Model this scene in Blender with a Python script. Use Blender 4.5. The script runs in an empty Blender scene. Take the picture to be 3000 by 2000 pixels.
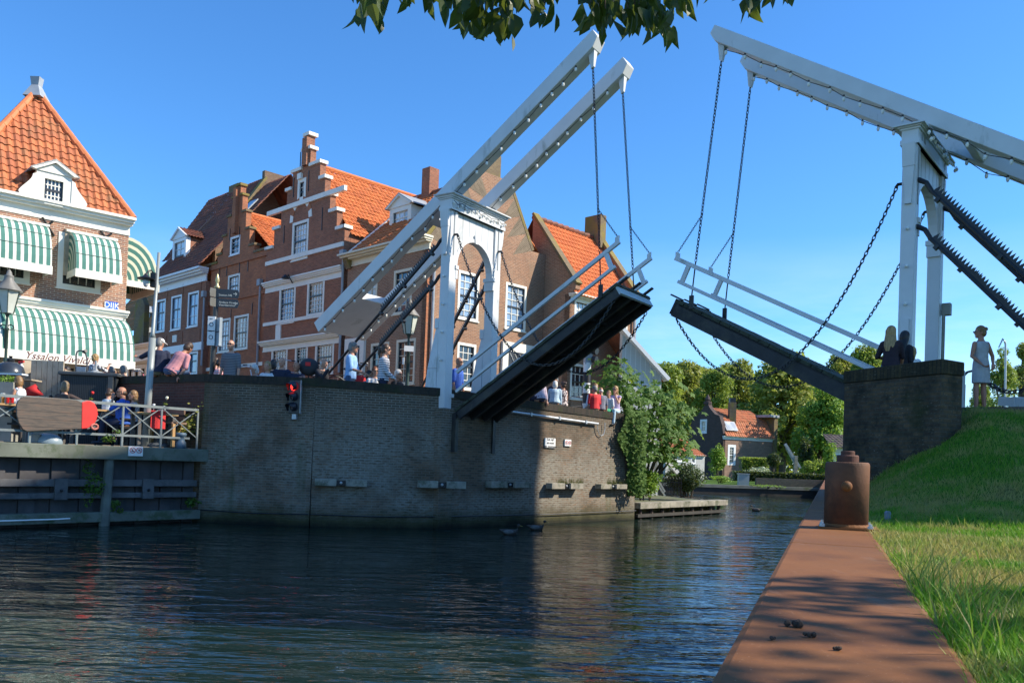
import bpy, bmesh, math, random
from math import sin, cos, pi, radians, sqrt
from mathutils import Vector as V, Matrix, noise
from mathutils.geometry import tessellate_polygon
R = random.Random(11)
sc = bpy.context.scene
col = sc.collection
# ---------------------------------------------------------------- camera model
H, FPX, Y0, TILT, ROLL = 1.75, 2457.0, 1308.75, .0165, .0359
EYE = V((0, 0, H))
def ray(px, py):
    x, y = px - 1500, py - Y0
    cr, sr = cos(ROLL), sin(ROLL)
    u, v = cr*x + sr*y, -sr*x + cr*y
    r, up = u/FPX, -v/FPX
    c, s = cos(TILT), sin(TILT)
    return V((r, c - s*up, s + c*up))
def at(px, py, Y):
    d = ray(px, py); return EYE + d*(Y/d.y)
def on_z(px, py, z):
    d = ray(px, py); return EYE + d*((z-H)/d.z)
def on_plane(px, py, o, n):
    d = ray(px, py); return EYE + d*((o-EYE).dot(n)/d.dot(n))
cd = bpy.data.cameras.new('camera'); cam = bpy.data.objects.new('camera', cd); col.objects.link(cam)
cd.sensor_width = 36; cd.lens = 36*FPX/3000; cd.shift_y = (Y0-1000)/3000; cd.clip_end = 3000; cd.clip_start = .05
cam.matrix_world = Matrix.Translation(EYE) @ Matrix.Rotation(pi/2+TILT, 4, 'X') @ Matrix.Rotation(ROLL, 4, 'Z')
sc.camera = cam
# ---------------------------------------------------------------- object helpers
OFF = {}
def off(o): return OFF.get(o.name, V((0, 0, 0))) if o else V((0, 0, 0))
def tag(o, label=None, cat=None, group=None, kind=None):
    if label: o['label'] = label
    if cat: o['category'] = cat
    if group: o['group'] = group
    if kind: o['kind'] = kind
    return o
def thing(name, label, cat, loc=(0, 0, 0), rz=0, group=None):
    o = bpy.data.objects.new(name, None); col.objects.link(o)
    o.empty_display_size = .1
    o.location = loc; o.rotation_euler = (0, 0, rz)
    OFF[o.name] = V(loc) if rz == 0 else V((0, 0, 0))
    return tag(o, label, cat, group)
def kids(o): return [c for c in bpy.data.objects if c.parent == o]
def dup(root, loc=None, rz=None, label=None, group=None, scale=None):
    r = root.copy(); col.objects.link(r)
    if loc is not None: r.location = loc
    if rz is not None: r.rotation_euler = (0, 0, rz)
    if scale is not None: r.scale = (scale,)*3 if not hasattr(scale, '__len__') else scale
    if label: r['label'] = label
    if group: r['group'] = group
    for ch in root.children:
        c = ch.copy(); col.objects.link(c); c.parent = r
        for g in ch.children:
            d = g.copy(); col.objects.link(d); d.parent = c
    return r
def basis(d):
    d = V(d).normalized()
    a = V((0, 0, 1)) if abs(d.z) < .95 else V((1, 0, 0))
    x = d.cross(a).normalized()
    return x, x.cross(d).normalized(), d
class MB:
    def __init__(s): s.v = []; s.f = []; s.uv = None
    def quad(s, *p):
        n = len(s.v); s.v += [V(q) for q in p]; s.f.append(tuple(range(n, n+len(p)))); return s
    def add(s, vs, fs):
        n = len(s.v); s.v += [V(q) for q in vs]; s.f += [tuple(i+n for i in f) for f in fs]; return s
    def hexa(s, b, t):            # bottom 4 pts ccw, top 4
        return s.add(list(b)+list(t), [(3, 2, 1, 0), (4, 5, 6, 7), (0, 1, 5, 4), (1, 2, 6, 5), (2, 3, 7, 6), (3, 0, 4, 7)])
    def obox(s, o, ax, ay, az):   # corner o plus three edge vectors
        o, ax, ay, az = V(o), V(ax), V(ay), V(az)
        if ax.cross(ay).dot(az) < 0: ax, ay = ay, ax
        return s.hexa([o, o+ax, o+ax+ay, o+ay], [o+az, o+ax+az, o+ax+ay+az, o+ay+az])
    def box(s, c, size, rz=0):
        x, y = V((cos(rz), sin(rz), 0))*size[0], V((-sin(rz), cos(rz), 0))*size[1]
        z = V((0, 0, size[2])); return s.obox(V(c)-x/2-y/2-z/2, x, y, z)
    def prism(s, poly, ex):       # planar 3D polygon extruded by ex
        n = len(poly); poly = [V(p) for p in poly]; ex = V(ex)
        nn = V((0, 0, 0))
        for i in range(n): nn += poly[i].cross(poly[(i+1) % n])
        if nn.dot(ex) > 0: poly = poly[::-1]
        b = len(s.v); s.v += poly+[p+ex for p in poly]
        for t in tessellate_polygon([poly]):
            q = list(t)
            a = (poly[q[1]]-poly[q[0]]).cross(poly[q[2]]-poly[q[0]])
            if a.dot(ex) > 0: q = q[::-1]
            s.f.append(tuple(b+i for i in q)); s.f.append(tuple(b+n+i for i in q[::-1]))
        for i in range(n):
            j = (i+1) % n; s.f.append((b+j, b+i, b+n+i, b+n+j)[::1])
        return s
    def tube(s, pts, r, n=8, cap=True, flat=1.0):
        pts = [V(p) for p in pts]; m = len(pts); b = len(s.v)
        rs = r if hasattr(r, '__len__') else [r]*m
        ux = None
        for i in range(m):
            d = (pts[min(i+1, m-1)]-pts[max(i-1, 0)])
            if d.length < 1e-9: d = V((0, 0, 1))
            d.normalize()
            if ux is None: ux, uy, _ = basis(d)
            else:
                ux = (ux-d*ux.dot(d)).normalized(); uy = ux.cross(d).normalized()*-1
                uy = d.cross(ux).normalized()
            if i == 0: uy = d.cross(ux).normalized()
            for k in range(n):
                a = 2*pi*k/n; s.v.append(pts[i]+ux*(cos(a)*rs[i])+uy*(sin(a)*rs[i]*flat))
        for i in range(m-1):
            for k in range(n):
                k2 = (k+1) % n; s.f.append((b+i*n+k, b+i*n+k2, b+(i+1)*n+k2, b+(i+1)*n+k))
        if cap:
            s.f.append(tuple(b+k for k in range(n))[::-1]); s.f.append(tuple(b+(m-1)*n+k for k in range(n)))
        return s
    def bar(s, a, b_, w, h, up=(0, 0, 1)):   # rectangular bar from a to b
        a, b_ = V(a), V(b_); d = (b_-a).normalized(); x = d.cross(V(up)).normalized(); y = x.cross(d)
        return s.obox(a-x*w/2-y*h/2, x*w, y*h, b_-a)
    def lathe(s, prof, c=(0, 0, 0), n=16, ax=(0, 0, 1)):
        x, y, z = basis(ax)
        if V(ax).z > .95: x, y, z = V((1, 0, 0)), V((0, 1, 0)), V((0, 0, 1))
        b = len(s.v); c = V(c); m = len(prof)
        for r, h in prof:
            for k in range(n):
                a = 2*pi*k/n; s.v.append(c+x*(r*cos(a))+y*(r*sin(a))+z*h)
        for i in range(m-1):
            for k in range(n):
                k2 = (k+1) % n; s.f.append((b+i*n+k, b+i*n+k2, b+(i+1)*n+k2, b+(i+1)*n+k))
        s.f.append(tuple(b+k for k in range(n))[::-1]); s.f.append(tuple(b+(m-1)*n+k for k in range(n)))
        return s
    def ball(s, c, r, n=10, m=7):
        r = V(r) if hasattr(r, '__len__') else V((r, r, r)); c = V(c); b = len(s.v)
        for i in range(m+1):
            t = pi*(.04+.92*i/m)
            for k in range(n):
                a = 2*pi*k/n; s.v.append(c+V((r.x*sin(t)*cos(a), r.y*sin(t)*sin(a), -r.z*cos(t))))
        for i in range(m):
            for k in range(n):
                k2 = (k+1) % n; s.f.append((b+i*n+k, b+i*n+k2, b+(i+1)*n+k2, b+(i+1)*n+k))
        s.f.append(tuple(b+k for k in range(n))[::-1]); s.f.append(tuple(b+m*n+k for k in range(n)))
        return s
    def build(s, name, m, parent=None, smooth=False, bevel=0, remesh=0, uv=True, solid=0):
        o_ = off(parent)
        me = bpy.data.meshes.new(name)
        me.from_pydata([tuple(p-o_) for p in s.v], [], s.f); me.update()
        if uv:
            ul = me.uv_layers.new(name='uv'); vs = s.v; k = 0; data = []
            for p in me.polygons:
                n = p.normal
                if abs(n.z) > .985: t, b = V((1, 0, 0)), V((0, 1, 0))
                else:
                    t = V((-n.y, n.x, 0)).normalized(); b = n.cross(t)
                if s.uv is not None: data += s.uv[p.index]*len(p.vertices) if len(s.uv[p.index]) == 2 else s.uv[p.index]; continue
                for i in p.vertices: data += [vs[i].dot(t), vs[i].dot(b)]
            ul.data.foreach_set('uv', data)
        if smooth: me.polygons.foreach_set('use_smooth', [True]*len(me.polygons))
        me.materials.append(m)
        o = bpy.data.objects.new(name, me); col.objects.link(o)
        if parent: o.parent = parent
        OFF[o.name] = o_
        if bevel:
            b = o.modifiers.new('b', 'BEVEL'); b.width = bevel; b.segments = 2; b.limit_method = 'ANGLE'; b.angle_limit = radians(50)
        if remesh:
            b = o.modifiers.new('r', 'REMESH'); b.mode = 'VOXEL'; b.voxel_size = remesh; b.use_smooth_shade = True
        return o
def build_split(mb, name, m, parent, **k):
    par = list(range(len(mb.v)))
    def fd(i):
        while par[i] != i: par[i] = par[par[i]]; i = par[i]
        return i
    for f in mb.f:
        for j in f[1:]: par[fd(f[0])] = fd(j)
    gr = {}
    for q, f in enumerate(mb.f): gr.setdefault(fd(f[0]), []).append(q)
    out = []
    for fs in gr.values():
        m2 = MB(); ix = {}
        if mb.uv is not None: m2.uv = [mb.uv[q] for q in fs]
        for q in fs:
            for i in mb.f[q]:
                if i not in ix: ix[i] = len(m2.v); m2.v.append(mb.v[i])
            m2.f.append(tuple(ix[i] for i in mb.f[q]))
        out.append(m2.build(name, m, parent, **k))
    return out
def text(txt, name, m, parent, o, ux, uy, size, shear=0, depth=.004, align='CENTER'):
    c = bpy.data.curves.new(name, 'FONT'); c.body = txt; c.size = size; c.shear = shear; c.extrude = depth
    c.align_x = align; c.align_y = 'CENTER'; c.resolution_u = 3
    ob = bpy.data.objects.new(name, c); col.objects.link(ob)
    bpy.context.view_layer.update()
    me = bpy.data.meshes.new_from_object(ob.evaluated_get(bpy.context.evaluated_depsgraph_get()))
    bpy.data.objects.remove(ob); me.materials.clear(); me.materials.append(m)
    ux, uy = V(ux).normalized(), V(uy).normalized(); n = ux.cross(uy)
    o_ = off(parent)
    for v in me.vertices: v.co = V(o)+ux*v.co.x+uy*v.co.y+n*v.co.z-o_
    ob = bpy.data.objects.new(name, me); col.objects.link(ob); ob.parent = parent; OFF[ob.name] = o_
    return ob
def ss(x): x = max(0, min(1, x)); return x*x*(3-2*x)
# ---------------------------------------------------------------- materials
class NT:
    def __init__(s, name):
        s.m = bpy.data.materials.new(name); s.m.use_nodes = True; s.t = s.m.node_tree
        s.b = s.t.nodes['Principled BSDF']; s.out = s.t.nodes['Material Output']
    def n(s, ty, **kw):
        nd = s.t.nodes.new(ty)
        for k, v in kw.items():
            if k in nd.inputs.keys() and not hasattr(nd, k): nd.inputs[k].default_value = v
            else: setattr(nd, k, v)
        return nd
    def l(s, a, b): s.t.links.new(a, b)
    def coord(s, kind='Object'):
        return s.n('ShaderNodeTexCoord').outputs[kind]
    def pos(s): return s.n('ShaderNodeNewGeometry').outputs['Position']
    def noise(s, vec, scale, detail=4, rough=.55, sx=None):
        if sx:
            mp = s.n('ShaderNodeMapping'); mp.inputs['Scale'].default_value = sx; s.l(vec, mp.inputs[0]); vec = mp.outputs[0]
        nd = s.n('ShaderNodeTexNoise'); nd.inputs['Scale'].default_value = scale; nd.inputs['Detail'].default_value = detail; nd.inputs['Roughness'].default_value = rough
        s.l(vec, nd.inputs['Vector']); return nd.outputs['Fac']
    def ramp(s, fac, *stops):
        r = s.n('ShaderNodeValToRGB'); s.l(fac, r.inputs[0]); e = r.color_ramp.elements
        while len(e) < len(stops): e.new(.5)
        for i, (p, c) in enumerate(stops):
            e[i].position = p; e[i].color = (c, c, c, 1) if not hasattr(c, '__len__') else (*c, 1)
        return r.outputs[0]
    def mix(s, fac, a, b, mode='MIX'):
        m = s.n('ShaderNodeMix', data_type='RGBA', blend_type=mode); m.clamp_factor = True
        for x, i in ((fac, 0), (a, 6), (b, 7)):
            if hasattr(x, 'is_linked'): s.l(x, m.inputs[i])
            elif hasattr(x, '__len__'): m.inputs[i].default_value = (*x, 1)
            else: m.inputs[i].default_value = x if i == 0 else (x, x, x, 1)
        return m.outputs[2]
    def math(s, op, a, b=0.):
        m = s.n('ShaderNodeMath', operation=op)
        for x, i in ((a, 0), (b, 1)):
            if hasattr(x, 'is_linked'): s.l(x, m.inputs[i])
            else: m.inputs[i].default_value = x
        return m.outputs[0]
    def sep(s, vec):
        x = s.n('ShaderNodeSeparateXYZ'); s.l(vec, x.inputs[0]); return x.outputs
    def bump(s, h, strength, dist=.02):
        b = s.n('ShaderNodeBump'); b.inputs['Strength'].default_value = strength; b.inputs['Distance'].default_value = dist
        s.l(h, b.inputs['Height']); s.l(b.outputs[0], s.b.inputs['Normal'])
    def set(s, **kw):
        for k, v in kw.items():
            k = k.replace('_', ' ')
            if hasattr(v, 'is_linked'): s.l(v, s.b.inputs[k])
            else: s.b.inputs[k].default_value = (*v, 1) if hasattr(v, '__len__') and len(v) == 3 else v
        return s
MC = {}
def plain(name, c, rough=.6, var=.18, scale=3, metal=0, bump=0, dirt=None, coat=0, spec=.5):
    if name in MC: return MC[name]
    t = NT(name); p = t.coord(); f = t.noise(p, scale, 5)
    a = tuple(x*(1-var) for x in c); b = tuple(min(1, x*(1+var)) for x in c)
    cc = t.ramp(f, (.3, a), (.7, b))
    if dirt:
        d = t.noise(t.pos(), dirt[1], 6, .7, dirt[3] if len(dirt) > 3 else None)
        cc = t.mix(t.ramp(d, (dirt[2], 0), (dirt[2]+.14, .85)), cc, dirt[0])
    t.set(Base_Color=cc, Roughness=rough, Metallic=metal, Coat_Weight=coat, Specular_IOR_Level=spec)
    if bump: t.bump(t.noise(p, scale*8, 4), bump, .01)
    MC[name] = t.m; return t.m
def brick(name, c1, c2, mortar, bw=.21, bh=.062, var=.5, patch=None, stain=None, msize=.012, big=None):
    if name in MC: return MC[name]
    t = NT(name); uv = t.coord('UV')
    b = t.n('ShaderNodeTexBrick'); b.offset = .5
    for k, v in (('Scale', 1), ('Brick Width', bw), ('Row Height', bh), ('Mortar Size', msize*.6), ('Mortar Smooth', .2), ('Bias', 0)): b.inputs[k].default_value = v
    b.inputs['Color1'].default_value = (*c1, 1); b.inputs['Color2'].default_value = (*c2, 1); b.inputs['Mortar'].default_value = (*mortar, 1)
    t.l(uv, b.inputs['Vector'])
    pos = t.pos()
    n1 = t.noise(pos, .7, 6, .65)
    c = t.mix(t.ramp(n1, (.3, 0), (.7, var)), b.outputs[0], tuple(x*.55 for x in c2))
    n3 = t.noise(uv, 9, 3, .6, (1, 3.2, 1)); c = t.mix(.35, c, t.ramp(n3, (.3, .35), (.7, 1.15)), 'MULTIPLY')
    if patch: c = t.mix(t.ramp(t.noise(pos, patch[1], 5, .6), (patch[2], 0), (patch[2]+.12, patch[3])), c, patch[0])
    if stain: c = stain(t, c, pos, uv, b)
    h = t.math('MULTIPLY', b.outputs['Fac'], -1); t.bump(t.math('ADD', h, t.math('MULTIPLY', t.noise(uv, 30, 3), .5)), .55, .012)
    t.set(Base_Color=c, Roughness=.88, Specular_IOR_Level=.25)
    MC[name] = t.m; return t.m
def tiles(name, c1, c2, moss=(.09, .085, .05), mossy=.56, tw=.235, th=.31):
    if name in MC: return MC[name]
    t = NT(name); uv = t.coord('UV'); s = t.sep(uv)
    cx = t.n('ShaderNodeCombineXYZ'); t.l(t.math('FLOOR', t.math('DIVIDE', s[0], tw)), cx.inputs[0]); t.l(t.math('FLOOR', t.math('DIVIDE', s[1], th)), cx.inputs[1])
    w = t.n('ShaderNodeTexWhiteNoise', noise_dimensions='3D'); t.l(cx.outputs[0], w.inputs[0])
    c = t.mix(w.outputs['Value'], c1, c2)
    pos = t.pos()
    c = t.mix(t.ramp(t.noise(pos, 1.1, 6, .7), (mossy, 0), (mossy+.2, .75)), c, moss)
    c = t.mix(t.ramp(t.noise(pos, 7, 4, .7), (.62, 0), (.75, .45)), c, (.35, .27, .18))
    t.set(Base_Color=c, Roughness=.75, Specular_IOR_Level=.3); t.bump(t.noise(pos, 40, 3), .15, .01)
    MC[name] = t.m; return t.m
def leafmat(name, c1, c2, trans=.4, sc_=.6, rough=.5):
    if name in MC: return MC[name]
    t = NT(name); pos = t.pos(); g = t.n('ShaderNodeNewGeometry')
    c = t.mix(g.outputs['Random Per Island'], c1, c2)
    c = t.mix(t.ramp(t.noise(pos, sc_, 3), (.4, 0), (.65, .7)), c, tuple((a+b)*.5 for a, b in zip(c1, c2)))
    t.set(Base_Color=c, Roughness=rough, Specular_IOR_Level=.35)
    tr = t.n('ShaderNodeBsdfTranslucent'); t.l(t.mix(.5, c, (.34, .42, .05), 'MIX'), tr.inputs[0])
    mx = t.n('ShaderNodeMixShader'); mx.inputs[0].default_value = trans
    t.l(t.b.outputs[0], mx.inputs[1]); t.l(tr.outputs[0], mx.inputs[2]); t.l(mx.outputs[0], t.out.inputs[0])
    MC[name] = t.m; return t.m
def stripes(name, c1, c2, scale, axis='Z', duty=.5, rough=.85, grad=None):
    if name in MC: return MC[name]
    t = NT(name); p = t.coord('UV' if axis in 'UV' else 'Object'); s = t.sep(p)
    a = s[{'X': 0, 'Y': 1, 'Z': 2, 'U': 0, 'V': 1}[axis]]
    f = t.math('FRACT', t.math('MULTIPLY', a, scale)); f = t.math('LESS_THAN', f, duty)
    c = t.mix(f, c1, c2)
    t.set(Base_Color=c, Roughness=rough, Specular_IOR_Level=.2)
    MC[name] = t.m; return t.m
WHITE = plain('white_paint', (.74, .76, .77), .45, .04, 2, dirt=((.38, .38, .34), 1.3, .62, (.5, .5, 3)))
CREAM = plain('cream_paint', (.66, .60, .45), .5, .06, 2, dirt=((.36, .32, .24), 1.7, .66))
OFFW = plain('offwhite_paint', (.74, .72, .64), .5, .05, 2)
BLACK = plain('black_iron', (.012, .013, .016), .45, .3, 6)
DARK = plain('dark_paint', (.02, .025, .035), .4, .2, 5)
GREY = plain('grey_metal', (.42, .45, .47), .4, .12, 4, metal=.3)
LEAD = plain('lead', (.30, .33, .36), .55, .15, 3)
WOOD = plain('grey_wood', (.36, .30, .22), .8, .25, 4, bump=.2)
WOODD = plain('dark_wood', (.07, .05, .04), .7, .3, 5, bump=.2)
WOODY = plain('yellow_wood', (.42, .24, .09), .6, .2, 5)
RED = plain('red_cloth', (.62, .03, .03), .8, .08, 6)
def glassm(name, c, var=.3, rough=.04):
    if name in MC: return MC[name]
    t = NT(name); pos = t.pos()
    f = t.noise(pos, 1.6, 3, .6, (1, 1, .35))
    t.set(Base_Color=t.ramp(f, (.35, tuple(x*(1-var) for x in c)), (.65, tuple(x*(1+var) for x in c))), Roughness=rough, Specular_IOR_Level=.9, Coat_Weight=.5, Coat_Roughness=.02)
    t.bump(t.noise(pos, 1.3, 2), .06, .02)
    MC[name] = t.m; return t.m
G_DARK = glassm('window_glass', (.03, .035, .04), .6)
G_NET = glassm('curtained_glass', (.48, .51, .53), .35, .12)
G_WARM = glassm('warm_glass', (.42, .34, .23), .5, .1)
G_SKY = glassm('sky_glass', (.22, .30, .40), .25, .08)  # pale blue base colour carries the sky reflection of the panes
# ---------------------------------------------------------------- light and sky
SUN_EL, SUN_AZ = radians(38), -.07          # sun stands to the right of the view (+X)
w = bpy.data.worlds.new('World'); sc.world = w; w.use_nodes = True
wt = w.node_tree; bg = wt.nodes['Background']
sky = wt.nodes.new('ShaderNodeTexSky'); sky.sky_type = 'NISHITA'; sky.sun_disc = False
sky.sun_elevation = SUN_EL; sky.sun_rotation = pi/2 - SUN_AZ; sky.altitude = 0; sky.air_density = 1.0; sky.dust_density = .25; sky.ozone_density = 3.2
hs = wt.nodes.new('ShaderNodeHueSaturation'); hs.inputs['Saturation'].default_value = 1.12; hs.inputs['Value'].default_value = 1.0
wt.links.new(sky.outputs[0], hs.inputs['Color'])
tc = wt.nodes.new('ShaderNodeTexCoord'); mp = wt.nodes.new('ShaderNodeMapping'); mp.inputs['Scale'].default_value = (1.6, 1.6, 7.5); mp.inputs['Location'].default_value = (.35, .1, .2)
wt.links.new(tc.outputs['Generated'], mp.inputs[0])
nz = wt.nodes.new('ShaderNodeTexNoise'); nz.inputs['Scale'].default_value = 1.7; nz.inputs['Detail'].default_value = 7; nz.inputs['Roughness'].default_value = .58; wt.links.new(mp.outputs[0], nz.inputs[0])
rp = wt.nodes.new('ShaderNodeValToRGB'); wt.links.new(nz.outputs[0], rp.inputs[0])
rp.color_ramp.elements[0].position = .41; rp.color_ramp.elements[0].color = (0, 0, 0, 1); rp.color_ramp.elements[1].position = .75; rp.color_ramp.elements[1].color = (.85, .85, .85, 1)
sx = wt.nodes.new('ShaderNodeSeparateXYZ'); wt.links.new(tc.outputs['Generated'], sx.inputs[0])
rz = wt.nodes.new('ShaderNodeValToRGB'); wt.links.new(sx.outputs[2], rz.inputs[0])   # clouds only low over the horizon
rz.color_ramp.elements[0].position = .02; rz.color_ramp.elements[0].color = (1, 1, 1, 1); rz.color_ramp.elements[1].position = .26; rz.color_ramp.elements[1].color = (0, 0, 0, 1)
mu = wt.nodes.new('ShaderNodeMath'); mu.operation = 'MULTIPLY'; wt.links.new(rp.outputs[0], mu.inputs[0]); wt.links.new(rz.outputs[0], mu.inputs[1])
tn = wt.nodes.new('ShaderNodeMix'); tn.data_type = 'RGBA'; tn.blend_type = 'MULTIPLY'; tn.inputs[0].default_value = 1; wt.links.new(hs.outputs[0], tn.inputs[6]); tn.inputs[7].default_value = (.66, 1.05, 1.34, 1)
mxw = wt.nodes.new('ShaderNodeMix'); mxw.data_type = 'RGBA'; wt.links.new(mu.outputs[0], mxw.inputs[0]); wt.links.new(tn.outputs[2], mxw.inputs[6]); mxw.inputs[7].default_value = (6.0, 6.9, 7.6, 1)
wt.links.new(mxw.outputs[2], bg.inputs[0]); bg.inputs[1].default_value = .12
sd = bpy.data.lights.new('sun', 'SUN'); sd.energy = 5.0; sd.angle = radians(.55); sd.color = (1, .90, .75)
so = bpy.data.objects.new('sun', sd); col.objects.link(so)
SUND = V((cos(SUN_EL)*cos(SUN_AZ), cos(SUN_EL)*sin(SUN_AZ), sin(SUN_EL)))
so.rotation_euler = SUND.to_track_quat('Z', 'Y').to_euler(); so.location = (30, 0, 40)
vs = sc.view_settings; vs.view_transform = 'Standard'; vs.look = 'None'; vs.exposure = .65; vs.gamma = 1
sc.cycles.max_bounces = 6; sc.cycles.transparent_max_bounces = 6; sc.cycles.use_denoising = True
# ---------------------------------------------------------------- water
t = NT('canal_water'); p = t.pos()
n1 = t.noise(p, .55, 2, .5, (.7, 1.6, 1)); n2 = t.noise(p, 2.0, 3, .55, (.55, 1.7, 1)); n3 = t.noise(p, 7.0, 2, .5, (.7, 1.5, 1))
n1 = t.ramp(n1, (.40, 0), (.72, 1)); n2 = t.ramp(n2, (.44, 0), (.76, 1))
hh = t.math('ADD', t.math('ADD', t.math('MULTIPLY', n1, .16), t.math('MULTIPLY', n2, .20)), t.math('MULTIPLY', n3, .05))
calm = t.ramp(t.noise(p, .16, 2), (.38, .3), (.62, 1.0)); sy = t.sep(p)
near = t.ramp(t.math('MULTIPLY', sy[1], .05), (.12, 1.0), (.75, .42)); hh = t.math('MULTIPLY', t.math('MULTIPLY', hh, calm), near)
t.bump(hh, .50, .55)
t.set(Base_Color=(.009, .022, .017), Roughness=.03, Specular_IOR_Level=.5, IOR=1.4)
MB().quad((-90, -12, 0), (120, -12, 0), (120, 75, 0), (-90, 75, 0)).build('water', t.m)['kind'] = 'structure'
# ---------------------------------------------------------------- ground sheets
t = NT('paving'); uv = t.coord('UV'); b = t.n('ShaderNodeTexBrick')
for k, v in (('Scale', 1), ('Brick Width', .2), ('Row Height', .1), ('Mortar Size', .006)): b.inputs[k].default_value = v
b.inputs['Color1'].default_value = (.20, .13, .10, 1); b.inputs['Color2'].default_value = (.13, .10, .085, 1); b.inputs['Mortar'].default_value = (.08, .075, .06, 1); t.l(uv, b.inputs['Vector'])
t.set(Base_Color=t.mix(t.ramp(t.noise(t.pos(), .8, 5), (.35, 0), (.7, .5)), b.outputs[0], (.10, .09, .08)), Roughness=.9); PAVE = t.m
Q0, Q1, Q2, Q3 = V((-7.55, 20.45, 0)), V((-4.79, 20.2, 0)), V((-1.85, 20.95, 0)), V((3.95, 27.0, 0))
A1, A0 = V((-10.6, 22.4, 0)), V((-18.5, 27.2, 0))
SZ = 2.72
def flat(name, pts, z, m, thick=3.2):
    return tag(MB().prism([(q[0], q[1], z) for q in pts], (0, 0, -thick)).build(name, m), kind='structure')
inn = lambda a, b, d: (V((a.y-b.y, b.x-a.x, 0)).normalized()*d)
flat('street', [(-60, 44), A0+V((-.1, .3, 0)), A1+V((0, .3, 0)), Q0+V((.1, .3, 0)), Q1+V((0, .3, 0)), Q2+V((-.1, .3, 0)), Q3+V((-.35, .3, 0)), (-1, 37), (-6, 60), (-70, 90)], SZ, PAVE)
EARTH = plain('earth', (.12, .11, .05), .95, .4, 1.2, dirt=((.06, .10, .025), 2, .45))
JET0, JET1 = V((4.0, 27.4, 0)), V((8.0, 32.4, 0))
flat('garden_ground', [(3.3, 27.6), (4.25, 27.7), (7.95, 32.6), (7.0, 36), (2, 60), (-6, 60), (-1, 37)], .45, EARTH)
FBL, FBR = on_z(2010, 1444, 0), on_z(2440, 1458, 0)
GRASS = None
t = NT('meadow'); p = t.pos()
c = t.ramp(t.noise(p, 1.5, 6, .7), (.3, (.035, .075, .012)), (.6, (.07, .13, .02)), (.78, (.12, .14, .04)))
t.set(Base_Color=c, Roughness=.95, Specular_IOR_Level=.1); MEADOW = t.m
flat('far_bank_ground', [(-6, 60.2), (2, 60.2), (FBL.x, FBL.y+.3), (FBR.x, FBR.y+.3), (60, FBR.y+6), (900, 300), (900, 1600), (-900, 1600), (-500, 300), (-70, 90.2), (-6, 60.2)][:-1], .62, MEADOW)
Z_ = V((0, 0, 1))
# ---------------------------------------------------------------- brick quay wall of the bridge pier
def quay_stain(t, c, pos, uv, b):
    s = t.sep(pos)
    z = s[2]
    n = t.noise(pos, 1.1, 6, .68); nb = t.noise(pos, .42, 4, .6)
    # dark algae and soot over the coping and upper courses
    c = t.mix(t.math('MULTIPLY', t.ramp(t.math('ADD', t.math('MULTIPLY', z, .12), t.math('MULTIPLY', n, .55)), (.50, 0), (.86, 1)), .85), c, (.022, .024, .016))
    # white salt bloom on the bricks of the lower wall
    vor = t.noise(uv, 7.5, 2, .5, (1, 2.6, 1))
    blo = t.math('MULTIPLY', t.ramp(nb, (.40, 0), (.52, 1)), t.ramp(t.math('ADD', t.math('MULTIPLY', vor, .8), t.math('MULTIPLY', n, .4)), (.46, 0), (.66, .7)))
    blo = t.math('MULTIPLY', blo, t.ramp(t.math('MULTIPLY', z, .28), (.55, 1), (.85, .15)))
    c = t.mix(blo, c, (.25, .24, .20))
    c = t.mix(t.math('MULTIPLY', b.outputs['Fac'], t.ramp(nb, (.40, .15), (.60, .75))), c, (.30, .285, .235))
    # green slime in streaks and at the waterline
    gs = t.noise(pos, 1.0, 4, .6, (1.6, 1.6, .16))
    c = t.mix(t.ramp(t.math('SUBTRACT', gs, t.math('MULTIPLY', z, .02)), (.58, 0), (.72, .7)), c, (.045, .065, .018))
    zz = t.math('ADD', z, t.math('MULTIPLY', n, .5))
    c = t.mix(t.ramp(t.math('MULTIPLY', zz, .5), (.20, .9), (.40, 0)), c, (.040, .042, .014))
    c = t.mix(t.ramp(t.math('MULTIPLY', zz, .5), (.13, .9), (.20, 0)), c, (.010, .011, .008))
    return c
QB = brick('quay_brick', (.25, .16, .10), (.125, .09, .06), (.15, .135, .105), .2, .062, .6, stain=quay_stain)
RB = brick('red_wall_brick', (.15, .062, .045), (.10, .045, .036), (.13, .10, .085), .22, .072, .35)
qw = thing('quay_wall', 'long dark stained brick quay wall with the left drawbridge standing on it', 'quay wall', (Q1.x, Q1.y, 0))
line = [(A1, 3.62), (Q0, 3.60), (Q1, 3.57), (Q2, 3.50), (Q3, 3.34)]
def wallseg(mb, a, b, z0a, z0b, z1a, z1b, th=.42, batter=.0):
    n = inn(a, b, th); o = V((0, 0, 1)); k = inn(a, b, -batter)
    mb.hexa([a+k+o*z0a, b+k+o*z0b, b+n+o*z0b, a+n+o*z0a], [a+o*z1a, b+o*z1b, b+n+o*z1b, a+n+o*z1a])
mbw = MB(); mbc = MB(); mbr = MB()
# red newer brickwork above the terrace, old brickwork below
rs = A1.lerp(Q0, .98)
wallseg(mbr, A1, Q0, 2.35, 2.72, 3.62-.2, 3.60-.2)
wallseg(mbw, A1, Q0, -1, -1, 2.35, 2.715)
wallseg(mbw, Q0, Q1, -1, -1, 3.40, 3.37, batter=.12)
wallseg(mbw, Q1, Q2, -1, -1, 3.37, 3.30, batter=.12)
wallseg(mbw, Q2, Q3, -1, -1, 3.30, 3.14, batter=.10)
back = Q3+V((-1.8, 1.9, 0)); wallseg(mbw, Q3, back, -1, -1, 3.14, 3.10)
mbw.build('wall_face', QB, qw); mbr.build('red_brick_panel', RB, qw)['label'] = 'newer red brick panel above the terrace'
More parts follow.
